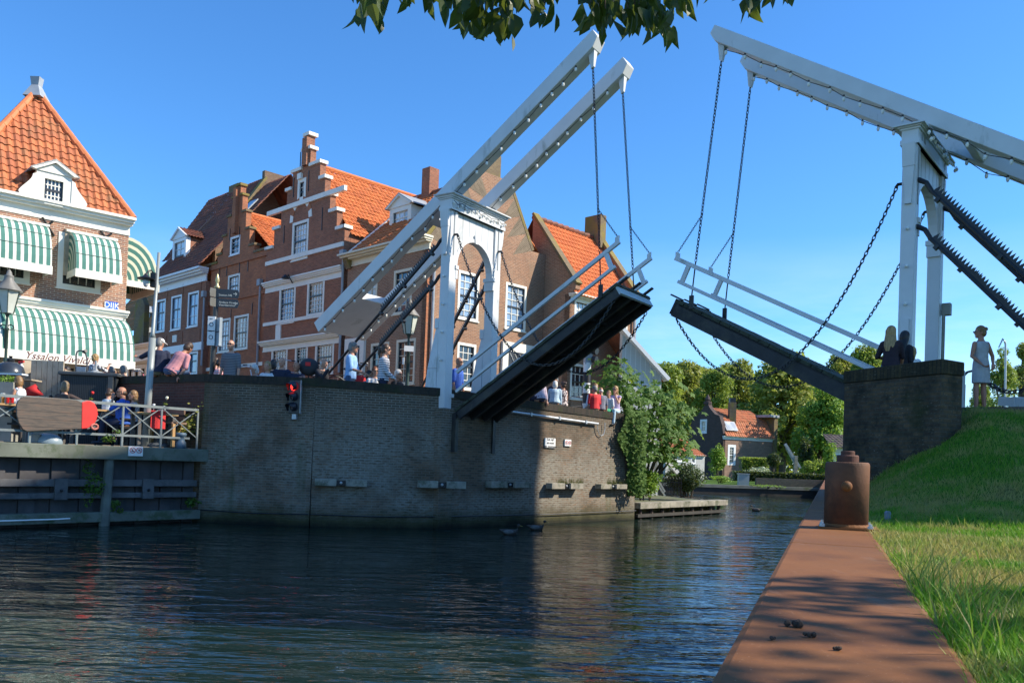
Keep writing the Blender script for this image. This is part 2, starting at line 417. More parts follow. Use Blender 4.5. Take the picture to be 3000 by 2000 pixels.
# rowlock coping: bricks on edge, slightly proud
SOLD = brick('coping_brick', (.075, .055, .042), (.035, .032, .026), (.05, .047, .04), .066, .23, .6, patch=((.03, .038, .015), 2.2, .5, .7))
for (a, za), (b, zb) in zip(line[:-1], line[1:]):
    n = inn(a, b, .03); m_ = V((0, 0, 1)); e = (b-a).normalized()*.012
    mbc.hexa([a-n-e+m_*(za-.2), b-n+e+m_*(zb-.2), b+n*15+e+m_*(zb-.2), a+n*15-e+m_*(za-.2)], [a-n-e+m_*za, b-n+e+m_*zb, b+n*15+e+m_*zb, a+n*15-e+m_*za])
n = inn(Q3, back, .03); mbc.hexa([Q3-n+V((0, 0, 3.14)), back-n+V((0, 0, 3.1)), back+n*14+V((0, 0, 3.1)), Q3+n*14+V((0, 0, 3.14))], [Q3-n+V((0, 0, 3.338)), back-n+V((0, 0, 3.3)), back+n*14+V((0, 0, 3.3)), Q3+n*14+V((0, 0, 3.338))])
mbc.build('coping', SOLD, qw)
mbl = MB()
for a, b in ((Q0, Q1), (Q1, Q2), (Q2, Q3)):
    n = inn(a, b, -.13); mbl.tube([a+n+V((0, 0, .3)), a.lerp(b, .5)+n+V((0, 0, .27)), b+n+V((0, 0, .3))], .012, 5)
mbl.build('waterline_cable', BLACK, qw)
# plane helpers for things hung on the wall
def qpl(a, b):
    d = (b-a).normalized(); n = V((d.y, -d.x, 0)); return a, d, n
F1, F2, F3 = qpl(Q0, Q1), qpl(Q1, Q2), qpl(Q2, Q3)
def onq(fc, px, py, out=0):
    a, d, n = fc; return on_plane(px, py, a+n*(.03+out), n)
# timber fenders
def fender(fc, xl, xr, yt, yb, k, label):
    a, d, n = fc
    pl, pr = onq(fc, xl, (yt+yb)/2, .3), onq(fc, xr, (yt+yb)/2, .3)
    zt, zb = onq(fc, (xl+xr)/2, yt, .3).z, onq(fc, (xl+xr)/2, yb, .3).z
    r = thing('timber_fender', label, 'fender', pl-n*.3, 0, 'timber fenders on the quay wall')
    m = pl.lerp(pr, .5); L = (pr-pl).length
    for s, (q0, q1) in enumerate(((pl, m-d*.09*L), (m+d*.09*L, pr))):
        MB().obox(V((q0.x, q0.y, zb))-n*.24, n*.24, q1-q0-V((0, 0, (q1-q0).z)), (0, 0, zt-zb)).build('beam', FEND, r, bevel=.012)
    MB().obox(V((m.x, m.y, zb+.02))-n*.32-d*.09*L, n*.24, d*.18*L, (0, 0, zt-zb-.05)).build('bracket', BLACK, r)
    MB().ball((m-n*.06)+V((0, 0, 0)), .035, 8, 5).build('bolt', GREY, r)
    return r
FEND = plain('fender_wood', (.27, .25, .20), .85, .3, 3, bump=.3, dirt=((.07, .08, .04), 2.5, .5))
fd = [(F2, 922, 1076, 1404, 1424, 'grey two-beam timber fender at the left corner of the brick pier'),
      (F2, 1226, 1366, 1409, 1430, 'grey timber fender just below and left of the bridge leaf'),
      (F3, 1440, 1556, 1410, 1429, 'grey timber fender in the shadow right of the bridge leaf'),
      (F3, 1617, 1710, 1415, 1432, 'sunlit timber fender with dry weeds growing on it'),
      (F3, 1761, 1838, 1418, 1432, 'sunlit timber fender nearest the ivy')]
FENDERS = [fender(a, b, c, d_, e, i, l) for i, (a, b, c, d_, e, l) in enumerate(fd)]
# conduit pipe
cp = thing('conduit_pipe', 'pale grey conduit pipe with drooping cable end on the sunlit quay wall', 'pipe', onq(F3, 1490, 1206))
p0, p1 = onq(F3, 1480, 1203, .06), onq(F3, 1752, 1241, .06)
MB().tube([p0, p1], .035, 8).build('pipe', GREY, cp)
mb = MB()
for k in (.25, .55, .85): q = p0.lerp(p1, k); mb.obox(q-F3[1]*.03-F3[2]*.06+V((0, 0, -.05)), F3[1]*.06, F3[2]*.11, (0, 0, .1))
build_split(mb, 'clip', GREY, cp)
MB().tube([onq(F3, *q, .05) for q in ((1750, 1243), (1751, 1258), (1755, 1270), (1761, 1276), (1768, 1272), (1772, 1258), (1772, 1238))], .012, 6).build('loose_cable', GREY, cp)
# signs on the wall
SIGN = plain('sign_white', (.78, .78, .76), .4, .03, 3); SRED = plain('sign_red', (.55, .02, .03), .4, .05); SBLK = plain('sign_black', (.02, .02, .025), .5, .05)
def board(name, label, fc, x0, x1, y0, y1, cat='sign', th=.02):
    a, d, n = fc; c = onq(fc, (x0+x1)/2, (y0+y1)/2, .02)
    w_ = (onq(fc, x1, (y0+y1)/2)-onq(fc, x0, (y0+y1)/2)).length; h_ = abs(onq(fc, (x0+x1)/2, y0).z-onq(fc, (x0+x1)/2, y1).z)
    r = thing(name, label, cat, c)
    MB().obox(c-d*w_/2-V((0, 0, h_/2))-n*.03, n*(.03+th), d*w_, (0, 0, h_)).build('panel', SIGN, r)
    return r, c+n*(th+.002), d, n, w_, h_
r, c, d, n, w_, h_ = board('notice_sign', 'white notice board with three lines of small writing on the sunlit quay wall', F3, 1596, 1626, 1283, 1311)
for k, s in enumerate(('Let op!', 'stroom', 'niet zwemmen')): text(s, 'lettering', SBLK, r, c+V((0, 0, .1-.1*k)), d, (0, 0, 1), .1)
def prohib(r, c, d, n, rad, k):
    pts = [c+d*(cos(a)*rad)+V((0, 0, sin(a)*rad)) for a in [2*pi*i/20 for i in range(21)]]
    mb = MB().tube(pts, rad*.11, 4, False); mb.bar(c+(-d+V((0, 0, 1)))*rad*.68, c+(d-V((0, 0, 1)))*rad*.68, rad*.16, .006, n)
    mb.build('red_ring', SRED, r)
    z = V((0, 0, 1)); mb = MB()
    mb.ball(c+d*rad*(.25 if k else .1)+z*rad*.42, rad*.15, 8, 5)
    if k: mb.bar(c+d*rad*.2+z*rad*.25, c-d*rad*.35-z*rad*.05, rad*.2, .006, n); mb.bar(c+d*rad*.2+z*rad*.1, c+d*rad*.5-z*rad*.1, rad*.13, .006, n)
    else: mb.bar(c+z*rad*.25, c-d*rad*.1-z*rad*.15, rad*.22, .006, n); mb.bar(c-d*rad*.1-z*rad*.15, c-d*rad*.4-z*rad*.45, rad*.14, .006, n); mb.bar(c-d*rad*.1-z*rad*.15, c+d*rad*.25-z*rad*.45, rad*.14, .006, n)
    mb.bar(c-d*rad*.5-z*rad*.5, c+d*rad*.5-z*rad*.5, rad*.09, .006, n)
    mb.build('pictogram', SBLK, r)
r, c, d, n, w_, h_ = board('prohibition_sign', 'small white sign with two red prohibition rings on the sunlit quay wall', F3, 1654, 1672, 1287, 1306)
for k in (0, 1): prohib(r, c+d*w_*(-.24+.48*k), d, n, w_*.2, k)
# traffic light on the pier
a, d, n = F1
c = onq(F1, 859, 1161, .12)
tl = thing('traffic_light', 'black three-lens ship signal on the dark pier wall, top lens glowing red', 'traffic light', c)
hb_ = 98*c.y/FPX; wb = .30
MB().obox(c-d*wb*.45-V((0, 0, hb_/2))-n*.14, d*wb*.95, n*.06, (0, 0, hb_)).build('backboard', plain('signal_black', (.012, .016, .024), .35, .2), tl, bevel=.008)
MB().obox(c+d*wb*.5-V((0, 0, hb_/2))-n*.15, d*.012, n*.09, (0, 0, hb_)).build('edge_trim', GREY, tl)
lv = (-d*.55+n*.83).normalized()
em = NT('red_lens'); em.set(Base_Color=(.6, .01, .01), Emission_Color=(1, .03, .02), Emission_Strength=2.2, Roughness=.2)
for k, m in enumerate((em.m, plain('dead_lens', (.02, .025, .03), .15, .1, coat=1), plain('dead_lens', (.02, .02, .02)))):
    o = c-d*.02+V((0, 0, hb_*(.31-.31*k)))-n*.07
    x, y, z = basis(lv)
    mb = MB(); N_ = 14; rr = .105
    for i in range(N_):      # visor: open-bottomed tube
        a0, a1 = -radians(40)+radians(260)*i/N_, -radians(40)+radians(260)*(i+1)/N_
        f = lambda a_, h: o+x*cos(a_)*rr*1.08+V((0, 0, 1))*sin(a_)*rr*1.08+lv*h-V((0, 0, 1))*h*.25
        L0, L1 = .2*(.55+.45*max(0, sin(a0))), .2*(.55+.45*max(0, sin(a1)))
        mb.quad(f(a0, 0), f(a1, 0), f(a1, L1), f(a0, L0))
    vz = mb.build('visor', MC['signal_black'], tl); vz.modifiers.new('s', 'SOLIDIFY').thickness = .008
    MB().lathe([(rr, 0), (rr*.98, .02), (rr*.6, .045), (.01, .052)], o, 16, lv).build('lens', m, tl, smooth=True)
MB().obox(c-V((0, 0, hb_/2+.14))-n*.14-d*.02, d*.1, n*.12, (0, 0, .12)).build('junction_box', GREY, tl)
# ---------------------------------------------------------------- the two drawbridge halves
SCB = 1.34
PL = dict(th=-.6023, x=-.8241, y=16.2237, W=.8154, c=.2112, zc=6.6759, zf0=6.5864, zf1=6.3832, e1=.0355, ph=.6063, zp=6.9316, sp=-.2768, Lf=3.4028, Lt=4.584, al=.5591, zd=2.6644, dd=.1509, Wl=.6136, Ll=3.8679, hb=.2555, ts=.5567)
PR = dict(th=-.6806, x=5.8242, y=12.2613, W=.8594, c=.1857, zc=6.585, zf0=6.5194, zf1=6.3167, e1=.0159, ph=.5737, zp=6.9237, sp=-.2983, Lf=3.444, Lt=4.6042, al=.4775, zd=2.7553, dd=.2041, Wl=.6224, Ll=3.891, hb=.2242, ts=.582)
for P_ in (PL, PR):
    for k in P_:
        if k in ('th', 'ph', 'al'): continue
        P_[k] = H+(P_[k]-H)*SCB if k[0] == 'z' else P_[k]*SCB
def chain(mb, pts, pitch=.075, r=.011, wid=.026):
    # real links along a polyline
    pts = [V(p) for p in pts]; ls = [(pts[i+1]-pts[i]).length for i in range(len(pts)-1)]; T = sum(ls)
    n = max(2, int(T/pitch)); i = 0; acc = 0
    def P(s):
        s = max(0, min(T-1e-6, s)); k = 0
        while s > ls[k]: s -= ls[k]; k += 1
        return pts[k].lerp(pts[k+1], s/ls[k])
    for q in range(n):
        c = P((q+.5)*T/n); d = (P((q+.5)*T/n+.01)-P((q+.5)*T/n-.01)).normalized()
        x, y, _ = basis(d); a = (pi/4 if q % 2 else -pi/4); x, y = x*cos(a)+y*sin(a), y*cos(a)-x*sin(a)
        hl = T/n*.5+r*1.0; ring = []
        for j in range(8):
            t = 2*pi*j/8; ring.append((cos(t)*wid, max(-1, min(1, sin(t)*1.25))*hl))
        b = len(mb.v)
        for j in range(8):
            g = ring[j]; cen = c+x*g[0]+d*g[1]; rad = (x*g[0]/wid+d*g[1]/hl).normalized()
            for m in range(4):
                t = 2*pi*m/4; mb.v.append(cen+rad*(cos(t)*r)+y*(sin(t)*r))
        for j in range(8):
            j2 = (j+1) % 8
            for m in range(4):
                m2 = (m+1) % 4; mb.f.append((b+j*4+m, b+j*4+m2, b+j2*4+m2, b+j2*4+m))
    return mb
def sagged(a, b, sag, n=22):
    a, b = V(a), V(b); return [a.lerp(b, i/n)-V((0, 0, sag*4*(i/n)*(1-i/n))) for i in range(n+1)]
BWHITE = plain('bridge_white', (.585, .595, .60), .42, .05, 2.5, dirt=((.26, .28, .24), 1.1, .58, (1.6, 1.6, .5)))
TAR = plain('tarred_steel', (.016, .015, .016), .6, .35, 4, dirt=((.05, .045, .03), 2.2, .5))
DECKW = plain('mossy_deck_plank', (.045, .05, .03), .95, .5, 6, bump=.4)
ENDG = plain('deck_end_plate', (.40, .46, .47), .55, .15, 3)
BULB = plain('bulb_glass', (.75, .74, .68), .15, .05); CABLE = plain('light_cable', (.03, .03, .035), .6)
def bridge(P_, sd, label):
    th = P_['th']; a_ = V((cos(th), sin(th), 0))*sd; q_ = V((-sin(th), cos(th), 0)); O = V((P_['x'], P_['y'], 0)); Z = V((0, 0, 1))
    W = lambda s, t, z: O+a_*s+q_*t+Z*z
    w_, c = P_['W'], P_['c']
    zb = 3.0 if sd < 0 else 2.8
    zsp, zf1, zf0, zc, e = 6.62 if sd < 0 else 6.55, P_['zf1'], P_['zf0'], P_['zc'], P_['e1']
    root = thing('drawbridge', label, 'drawbridge', W(c/2, 0, 2.9), 0, 'white wooden drawbridge halves raised over the canal')
    def wbox(mb, s0, s1, t0, t1, z0, z1): return mb.obox(W(s0, t0, z0), a_*(s1-s0), q_*(t1-t0), Z*(z1-z0))
    # portal columns
    for sg in (-1, 1):
        t0 = -w_ if sg < 0 else w_-c
        cl = wbox(MB(), 0, c, t0, t0+c, zb, zf1).build('column', BWHITE, root, bevel=.012)
        mb = MB()                    # tapered foot casing on the landward side of each column
        zt_ = 5.0 if sd < 0 else 4.2; k = .30 if sd < 0 else .1
        tc_ = t0+c/2; hw = c*.46
        b = [W(c+k+.12, tc_-hw*1.25, zb+.0), W(c, tc_-hw*1.25, zb), W(c, tc_+hw*1.25, zb), W(c+k+.12, tc_+hw*1.25, zb)]
        m_ = [W(c+k, tc_-hw*1.2, zb+1.0), W(c, tc_-hw*1.2, zb+1.0), W(c, tc_+hw*1.2, zb+1.0), W(c+k, tc_+hw*1.2, zb+1.0)]
        tp = [W(c+.09, tc_-hw, zt_), W(c, tc_-hw, zt_), W(c, tc_+hw, zt_), W(c+.09, tc_+hw, zt_)]
        mb.hexa(b, m_); mb.hexa([p+Z*.003 for p in m_], tp)
        wbox(mb, c, c+.13, tc_-hw*1.12, tc_+hw*1.12, zt_+.004, zt_+.26)
        if sd < 0: mb.build('foot_casing', BWHITE, root, bevel=.01)
        # bracket under the frieze on the outer side
        to = -w_ if sg < 0 else w_; o = -.085*1 if sg < 0 else .085
        mb = MB(); hs_ = c*.42; sm = c/2
        wb_ = lambda z, d, h: [W(sm-h, to+o*.02, z), W(sm+h, to+o*.02, z), W(sm+h, to+o*d, z), W(sm-h, to+o*d, z)]
        mb.hexa(wb_(zf1-.42, 1, hs_), wb_(zf1-.003, 1.5, hs_*1.08)); mb.hexa(wb_(zf1-1.05, .35, hs_*.5), wb_(zf1-.424, .92, hs_*.95))
        mb.hexa(wb_(zf1-1.11, .7, hs_*.55), wb_(zf1-1.054, .7, hs_*.55))
        mb.build('bracket', BWHITE, root)
    # arch panel
    mb = MB(); ri = w_-c+.005; N_ = 18
    def panel(s0, s1, ro):
        poly = [W(s0, -ri, zsp)]
        arc = [W(s0, -ro*cos(pi*i/N_), zsp+ro*sin(pi*i/N_)) for i in range(N_+1)]
        poly = [W(s0, -ri, zf1)]+[W(s0, -ri, zsp)]*(ro < ri-.01)+arc+[W(s0, ri, zsp)]*(ro < ri-.01)+[W(s0, ri, zf1)]
        mb.prism(poly, a_*(s1-s0))
    panel(.05, c-.05, ri-.06)
    mb.build('arch_panel', BWHITE, root)
    mb = MB()                        # archivolt ring, imposts and keystone
    for i in range(N_):
        t0, t1 = pi*i/N_, pi*(i+1)/N_; r0, r1 = ri-.063, ri+.03
        f = lambda t, r_, s: W(s, -r_*cos(t), zsp+r_*sin(t)*1.0)
        mb.hexa([f(t0, r0, .022), f(t1, r0, .022), f(t1, r0, .052), f(t0, r0, .052)], [f(t0, r1, .022), f(t1, r1, .022), f(t1, r1, .052), f(t0, r1, .052)])
    for sg in (-1, 1):
        t = sg*(ri-.01)
        wbox(mb, -.03, c+.03, t-.06, t+.06, zsp-.1, zsp-.005); wbox(mb, -.01, c+.01, t-.045, t+.045, zsp-.34, zsp-.104)
    mb.hexa([W(.0, -.05, zsp+ri-.09), W(.0, .05, zsp+ri-.09), W(.05, .05, zsp+ri-.09), W(.05, -.05, zsp+ri-.09)], [W(.0, -.075, zsp+ri+.12), W(.0, .075, zsp+ri+.12), W(.05, .075, zsp+ri+.12), W(.05, -.075, zsp+ri+.12)])
    mb.build('arch_moulding', BWHITE, root)
    # entablature
    mb = MB(); wbox(mb, -e, c+e, -w_-e, w_+e, zf1, zf0); wbox(mb, -e-.02, c+e+.02, -w_-e-.02, w_+e+.02, zf1+.0, zf1+.09)
    mb.build('frieze', BWHITE, root)
    mb = MB()
    for k, (o, z0, z1) in enumerate(((.03, zf0+.001, zf0+.035), (.065, zf0+.036, zf0+.075), (.1, zf0+.076, zc-.03), (.125, zc-.029, zc))):
        wbox(mb, -e-o, c+e+o, -w_-e-o, w_+e+o, z0, z1)
    mb.build('cornice', BWHITE, root)
    # balance beams
    ph, hb, bt = P_['ph'], P_['hb'], .28*SCB
    sb = c/2+P_['sp']
    def B(d, t, h): return W(sb-(d*cos(ph)-h*sin(ph)), t, P_['zp']+d*sin(ph)+h*cos(ph))
    dB = (B(1, 0, 0)-B(0, 0, 0)); hB = B(0, 0, 1)-B(0, 0, 0)
    tips = []
    for sg in (-1, 1):
        t0 = sg*P_['ts']-bt/2; Lf, Lt = P_['Lf'], P_['Lt']
        mb = MB().prism([B(-Lt, t0, 0), B(Lf-.22, t0, 0), B(Lf, t0, hb*.35), B(Lf, t0, hb), B(-Lt, t0, hb)], q_*bt)
        bm = mb.build('balance_beam', BWHITE, root, bevel=.015)
        mb = MB()
        mb.hexa([B(Lf-.42, t0+bt*.3, -.002), B(Lf-.24, t0+bt*.3, -.002), B(Lf-.24, t0+bt*.7, -.002), B(Lf-.42, t0+bt*.7, -.002)],
                [p-Z*.34+dB*.03 for p in (B(-.0+Lf-.38, t0+bt*.4, 0), B(Lf-.30, t0+bt*.4, 0), B(Lf-.30, t0+bt*.6, 0), B(Lf-.38, t0+bt*.6, 0))])
        mb.build('chain_lug', BWHITE, bm)
        tips.append(B(Lf-.34, t0+bt/2, 0)-Z*.36+dB*.03)
        mb = MB(); mc = MB(); k = -Lt+.25; q = []
        j = 0
        while k < Lf-.5:
            tt = t0+bt*.12
            p = B(k, tt, -.03-.035*(j % 3 == 1)-.05*(j % 7 == 3)); q.append(p)
            mb.lathe([(.012, 0), (.03, -.02), (.034, -.055), (.022, -.09), (.004, -.1)], p, 8); mc.lathe([(.022, .03), (.022, -.03)], p, 6)
            k += .42*R.uniform(.8, 1.2); j += 1
        ls = mc.tube(q, .008, 5).build('light_string', CABLE, root); build_split(mb, 'light_bulb', BULB, ls)
    # counterweight box and cross braces between the beams
    ti = P_['ts']-bt/2
    mb = MB().obox(B(-P_['Lt']+.02, -ti, .035), q_*(2*ti), dB*1.55, hB*(hb-.07)); mb.build('counterweight', BWHITE, root, bevel=.02)
    mb = MB().obox(B(-1.55, -ti, .03), q_*(2*ti), dB*.24, hB*(hb-.06)); mb.build('cross_brace', BWHITE, root, bevel=.02)
    for sg in (-1, 1):
        mb = MB().obox(W(c/2-.1, sg*P_['ts']-.1, zc-.002), a_*.2, q_*.2, Z*.13); mb.build('pivot_block', BLACK, root)
    # leaf
    al, Ll, Wl, dd, zd = P_['al'], P_['Ll'], P_['Wl'], P_['dd'], P_['zd']
    def L(d, t, h): return W(-.13-(d*cos(al)-h*sin(al)), t, zd+d*sin(al)+h*cos(al))
    dL, hL = L(1, 0, 0)-L(0, 0, 0), L(0, 0, 1)-L(0, 0, 0)
    mb = MB()
    for t in (-Wl, -Wl*.33-.04, Wl*.33-.04, Wl-.08): mb.obox(L(0, t, -dd*1.35), dL*(Ll-.03), q_*.08, hL*(dd*1.35-.062))
    leafo = mb.build('bridge_leaf', TAR, root)
    MB().obox(L(-.1, -Wl+.0, -.1), dL*Ll, q_*(2*Wl), hL*.036).build('underside_plate', TAR, leafo)
    mb = MB(); k = 0.
    while k < Ll-.1:
        mb.obox(L(k, -Wl-.03+R.uniform(0, .02), -.06), dL*.235, q_*(2*Wl+.05), hL*(.06+R.uniform(0, .012))); k += .25
    mb.build('deck_planking', DECKW, leafo)
    mb = MB().obox(L(Ll-.028, -Wl-.01, -dd*1.25), dL*.05, q_*(2*Wl+.02), hL*(dd*1.25+.02)); mb.build('end_plate', ENDG if sd < 0 else TAR, leafo)
    mb = MB()
    for t in (-Wl*.85, -.05, Wl*.72): mb.obox(L(Ll-.05, t, .024), dL*.33, q_*.09, hL*.035)
    build_split(mb, 'locking_tongue', TAR, leafo)
    for k in (.3, .55, .8): MB().obox(L(Ll*k, -Wl+.08, -dd*.9), dL*.05, q_*(2*Wl-.16), hL*dd*.35).build('cross_girder', TAR, leafo)
    # parallelogram hand rails
    rt = []
    for sg in (-1, 1):
        t = sg*(Wl+.0)
        for h, wd in ((.44, .075), (.93, .095)):
            a0, b0 = L(.02, t, 0)+Z*h, L(Ll-.02 if h < .6 else Ll+.08, t, 0)+Z*(h-.02)
            mb = MB().bar(a0, b0, .07, wd); mb.build('hand_rail', BWHITE, root, bevel=.01)
        mb = MB().bar(L(Ll-.12, t, 0)+Z*.42, L(Ll-.32, t, 0)+Z*.91, .06, .1, dL)
        mb.build('rail_post', BWHITE, root)
        tp = L(Ll+.02, t, 0)+Z*.93
        MB().obox(tp+Z*.0-dL*.06-q_*.03, dL*.1, q_*.06, Z*.13).build('rail_lug', BWHITE, root)
        rt.append(tp+Z*.12)
        # column bracket of the rails
        MB().obox(L(-.1, t-.05, 0)+Z*.36, a_*.16, q_*.1, Z*.09).build('rail_hinge', BWHITE, root)
    # hanging chains
    for i, sg in enumerate((-1, 1)):
        e_ = L(Ll-.42, sg*(Wl+.02), 0)
        MB().bar(e_-Z*.05, e_+Z*.25, .04, .1, a_).build('leaf_lug', TAR, leafo)
        rod = e_+Z*.25+(tips[i]-e_).normalized()*.75
        mb = chain(MB(), [tips[i], rod], .075, .0105, .025); mb.tube([rod, e_+Z*.2], .016, 6); mb.build('lifting_chain', BLACK, root)
        mid = tips[i].lerp(e_, .62)
        chain(MB(), [mid, rt[i]], .055, .0065, .016).build('rail_chain', BLACK, root)
        st = W(0, sg*(w_-c*.5), (7.36 if sd < 0 else 7.2))
        en = L(Ll-.2, sg*(Wl+.0), -dd*1.4)
        mb = chain(MB(), sagged(st-a_*.12-Z*.05, en, 2.25 if sd < 0 else 2.35), .078, .0112, .027)
        mb.tube([st+a_*.02, st-a_*.1, st-a_*.14-Z*.06], .03, 6); mb.build('safety_chain', BLACK, root)
    # stays with anti-climb teeth
    def stay(p, d, ln, up):
        d = d.normalized(); x = d.cross(Z).normalized(); u = x.cross(d); mb = MB()
        mb.tube([p-a_*.14, p, p+a_*.06+d*.10, p+d*.35-Z*0], [.05, .05, .045, .04], 8)
        mb.tube([p+d*.3, p+d*ln], .036, 8)
        st_ = mb.build('stay_bar', BLACK, root, smooth=False)
        mt = MB(); L0 = .35; L1 = min(ln*.62, 2.7 if sd < 0 else 4.2)
        mt.obox(p+d*L0-x*.012, d*(L1-L0), x*.024, u*.075); k = L0
        while k < L1-.05:
            mt.prism([p+d*k+u*.07-x*.006, p+d*(k+.075)+u*.07-x*.006, p+d*(k+.03)+u*.175-x*.006], x*.012); k += .077
        mt.build('anti_climb_teeth', BLACK, st_)
        mc = MB()
        for k in (.5, .5+(L1-L0)*.5, L1): mc.obox(p+d*k-x*.05-u*.085, d*.07, x*.1, u*.1)
        build_split(mc, 'clamp', BLACK, st_)
    if sd < 0:
        for z in (7.33, 6.42): stay(W(c+.02, -w_+c/2, z), a_-Z*.83, 5.6, 1)
        for z in (7.33, 6.55): stay(W(c+.02, w_-c/2, z), a_+q_*.5-Z*.86, 5.6, 1)
    else:
        for z in (7.22, 6.35): stay(W(c+.02, -w_+c/2, z), a_-Z*1.15, 5.6, 1)
        for z in (7.22, 6.35): stay(W(c+.02, w_-c/2, z), a_-Z*1.15, 5.6, 1)
    # festoon of lights and iron straps on the portal
    sf = -e-.012 if sd < 0 else c+e+.012
    mb = MB(); q = []; mc = MB()
    for i in range(15):
        t = -w_-.02+i*(2*w_+.04)/14; p = W(sf*1.6, t, zf0-.06-.05*(i % 3 == 1)-.02*(i % 2)); q.append(p)
        mb.lathe([(.012, .0), (.026, -.02), (.03, -.05), (.004, -.085)], p-Z*.02, 7)
    fs = MB().tube(q, .008, 5).build('portal_light_string', CABLE, root); build_split(mb, 'light_bulb', BULB, fs)
    mb = MB()
    for t in (-w_+c*.9, -w_+c*.9+.22, w_-c*.9): wbox(mb, sf-.006, sf+.006, t-.012, t+.012, zf1+.02, zf0-.03)
    for sg in (-1, 1): wbox(mb, -.012 if sd < 0 else c+.002, -.002 if sd < 0 else c+.012, sg*(w_-c/2)-.02, sg*(w_-c/2)+.02, zf1-1.1, zf1-.03)
    for k in range(1, 6): wbox(mb, .046 if sd < 0 else c-.049, .049 if sd < 0 else c-.046, -ri+ri*2*k/6-.004, -ri+ri*2*k/6+.004, zsp+ri*sin(math.acos(max(-1, min(1, -1+2*k/6))))+.06, zf1-.01)
    build_split(mb, 'strap', plain('strap_grey', (.25, .27, .28), .5), root)
    # small lamps on the columns
    mb = MB()
    for z in (4.2, 4.9, 5.6, 6.3): mb.lathe([(.012, 0), (.03, .02), (.032, .055), (.006, .08)], W(c/2, -w_, z), 7, -q_)
    build_split(mb, 'column_light', BULB, root)
    # hinge plates
    for sg in (-1, 1):
        t = sg*(Wl-.02); MB().obox(W(-.2, t-.06, zd-1.05), a_*.14, q_*.12, Z*.95).build('hinge_plate', TAR, root)
    if sd > 0:
        MB().tube([W(c+.06, w_-.12, zb), W(c+.06, w_-.12, 5.05)], .035, 8).build('cable_duct', plain('duct_grey', (.24, .24, .20), .6), root)
        MB().box(W(c+.1, w_-.06, 5.15), (.16, .16, .24), th).build('junction_box', plain('duct_grey', (.24, .24, .20)), root)
        mb = MB(); wbox(mb, c*.2, c*.8, -w_-.05, -w_, 4.35, 4.62); mb.tube([W(c*.65, -w_-.05, zb), W(c*.65, -w_-.05, 4.35)], .04, 8); mb.build('rain_hood', BWHITE, root)
    return W, L, B
WL, LL, BL = bridge(PL, -1, 'left white drawbridge half with steeply raised leaf on the brick pier')
_c = WL(PL['c']/2, -PL['W']+PL['c']/2, 0); _n = F3[2]; _d = F3[1]; _w = .23; _dep = max(.2, (_c-Q2).dot(_n)+.20)
_b = _c-_n*((_c-Q2).dot(_n))
MB().obox(_b-_d*_w-_n*.1+V((0, 0, -1)), _d*2*_w, _n*(_dep+.1), V((0, 0, 3.995))).build('brick_pier', QB, qw, bevel=.01)
WR, LR, BR = bridge(PR, 1, 'right white drawbridge half seen from behind, beams running out of the picture')
# ---------------------------------------------------------------- houses
def pantile(name, m, parent, O, U, W, poly, tw=.235, th=.31, lift=.035, amp=.03, seg=4, jit=.013):
    """curved clay tiles laid in courses over the convex polygon poly (u,v) of the roof plane"""
    O, U, W = V(O), V(U).normalized(), V(W).normalized(); N = U.cross(W)
    if N.z < 0: N = -N
    mb = MB(); mb.uv = []
    vmin, vmax = min(p[1] for p in poly), max(p[1] for p in poly)
    def span(v):
        xs = []
        for i in range(len(poly)):
            (a, b), (c, d) = poly[i], poly[(i+1) % len(poly)]
            if (b-v)*(d-v) <= 0 and abs(d-b) > 1e-9: xs.append(a+(c-a)*(v-b)/(d-b))
        return (min(xs), max(xs)) if len(xs) > 1 else None
    row = 0; v = vmin
    while v < vmax-.02:
        v1 = min(v+th, vmax); a, b = span(v+1e-4), span(v1-1e-4)
        if a and b:
            u0, u1 = min(a[0], b[0]), max(a[1], b[1])
            k = math.floor(u0/tw)
            while k*tw < u1:
                dz = R.uniform(-jit, jit); du = R.uniform(-jit, jit)*.5
                idx = ((k+.5)*tw, (row+.5)*th); base = len(mb.v); pts = []
                for s_ in range(seg+1):
                    q = s_/seg; uu = k*tw+q*tw*1.04+du; h = amp*(sin(2*pi*q-.6))
                    for vv, hh, sp in ((v-.025, lift+dz, a), (v1, 0, b)):
                        uc = max(sp[0]-.02, min(sp[1]+.02, uu)); pts.append(O+U*uc+W*vv+N*(h+hh+.01))
                mb.v += pts
                for s_ in range(seg):
                    i = base+2*s_
                    mb.f.append((i, i+2, i+3, i+1)); mb.uv.append(list(idx))
                for s_ in range(seg):     # the thick lower lip
                    i = base+2*s_; c = len(mb.v); mb.v += [mb.v[i]-N*.022, mb.v[i+2]-N*.022]
                    mb.f.append((c, c+1, i+2, i)); mb.uv.append(list(idx))
                k += 1
        v = v1; row += 1
    return mb.build(name, m, parent)
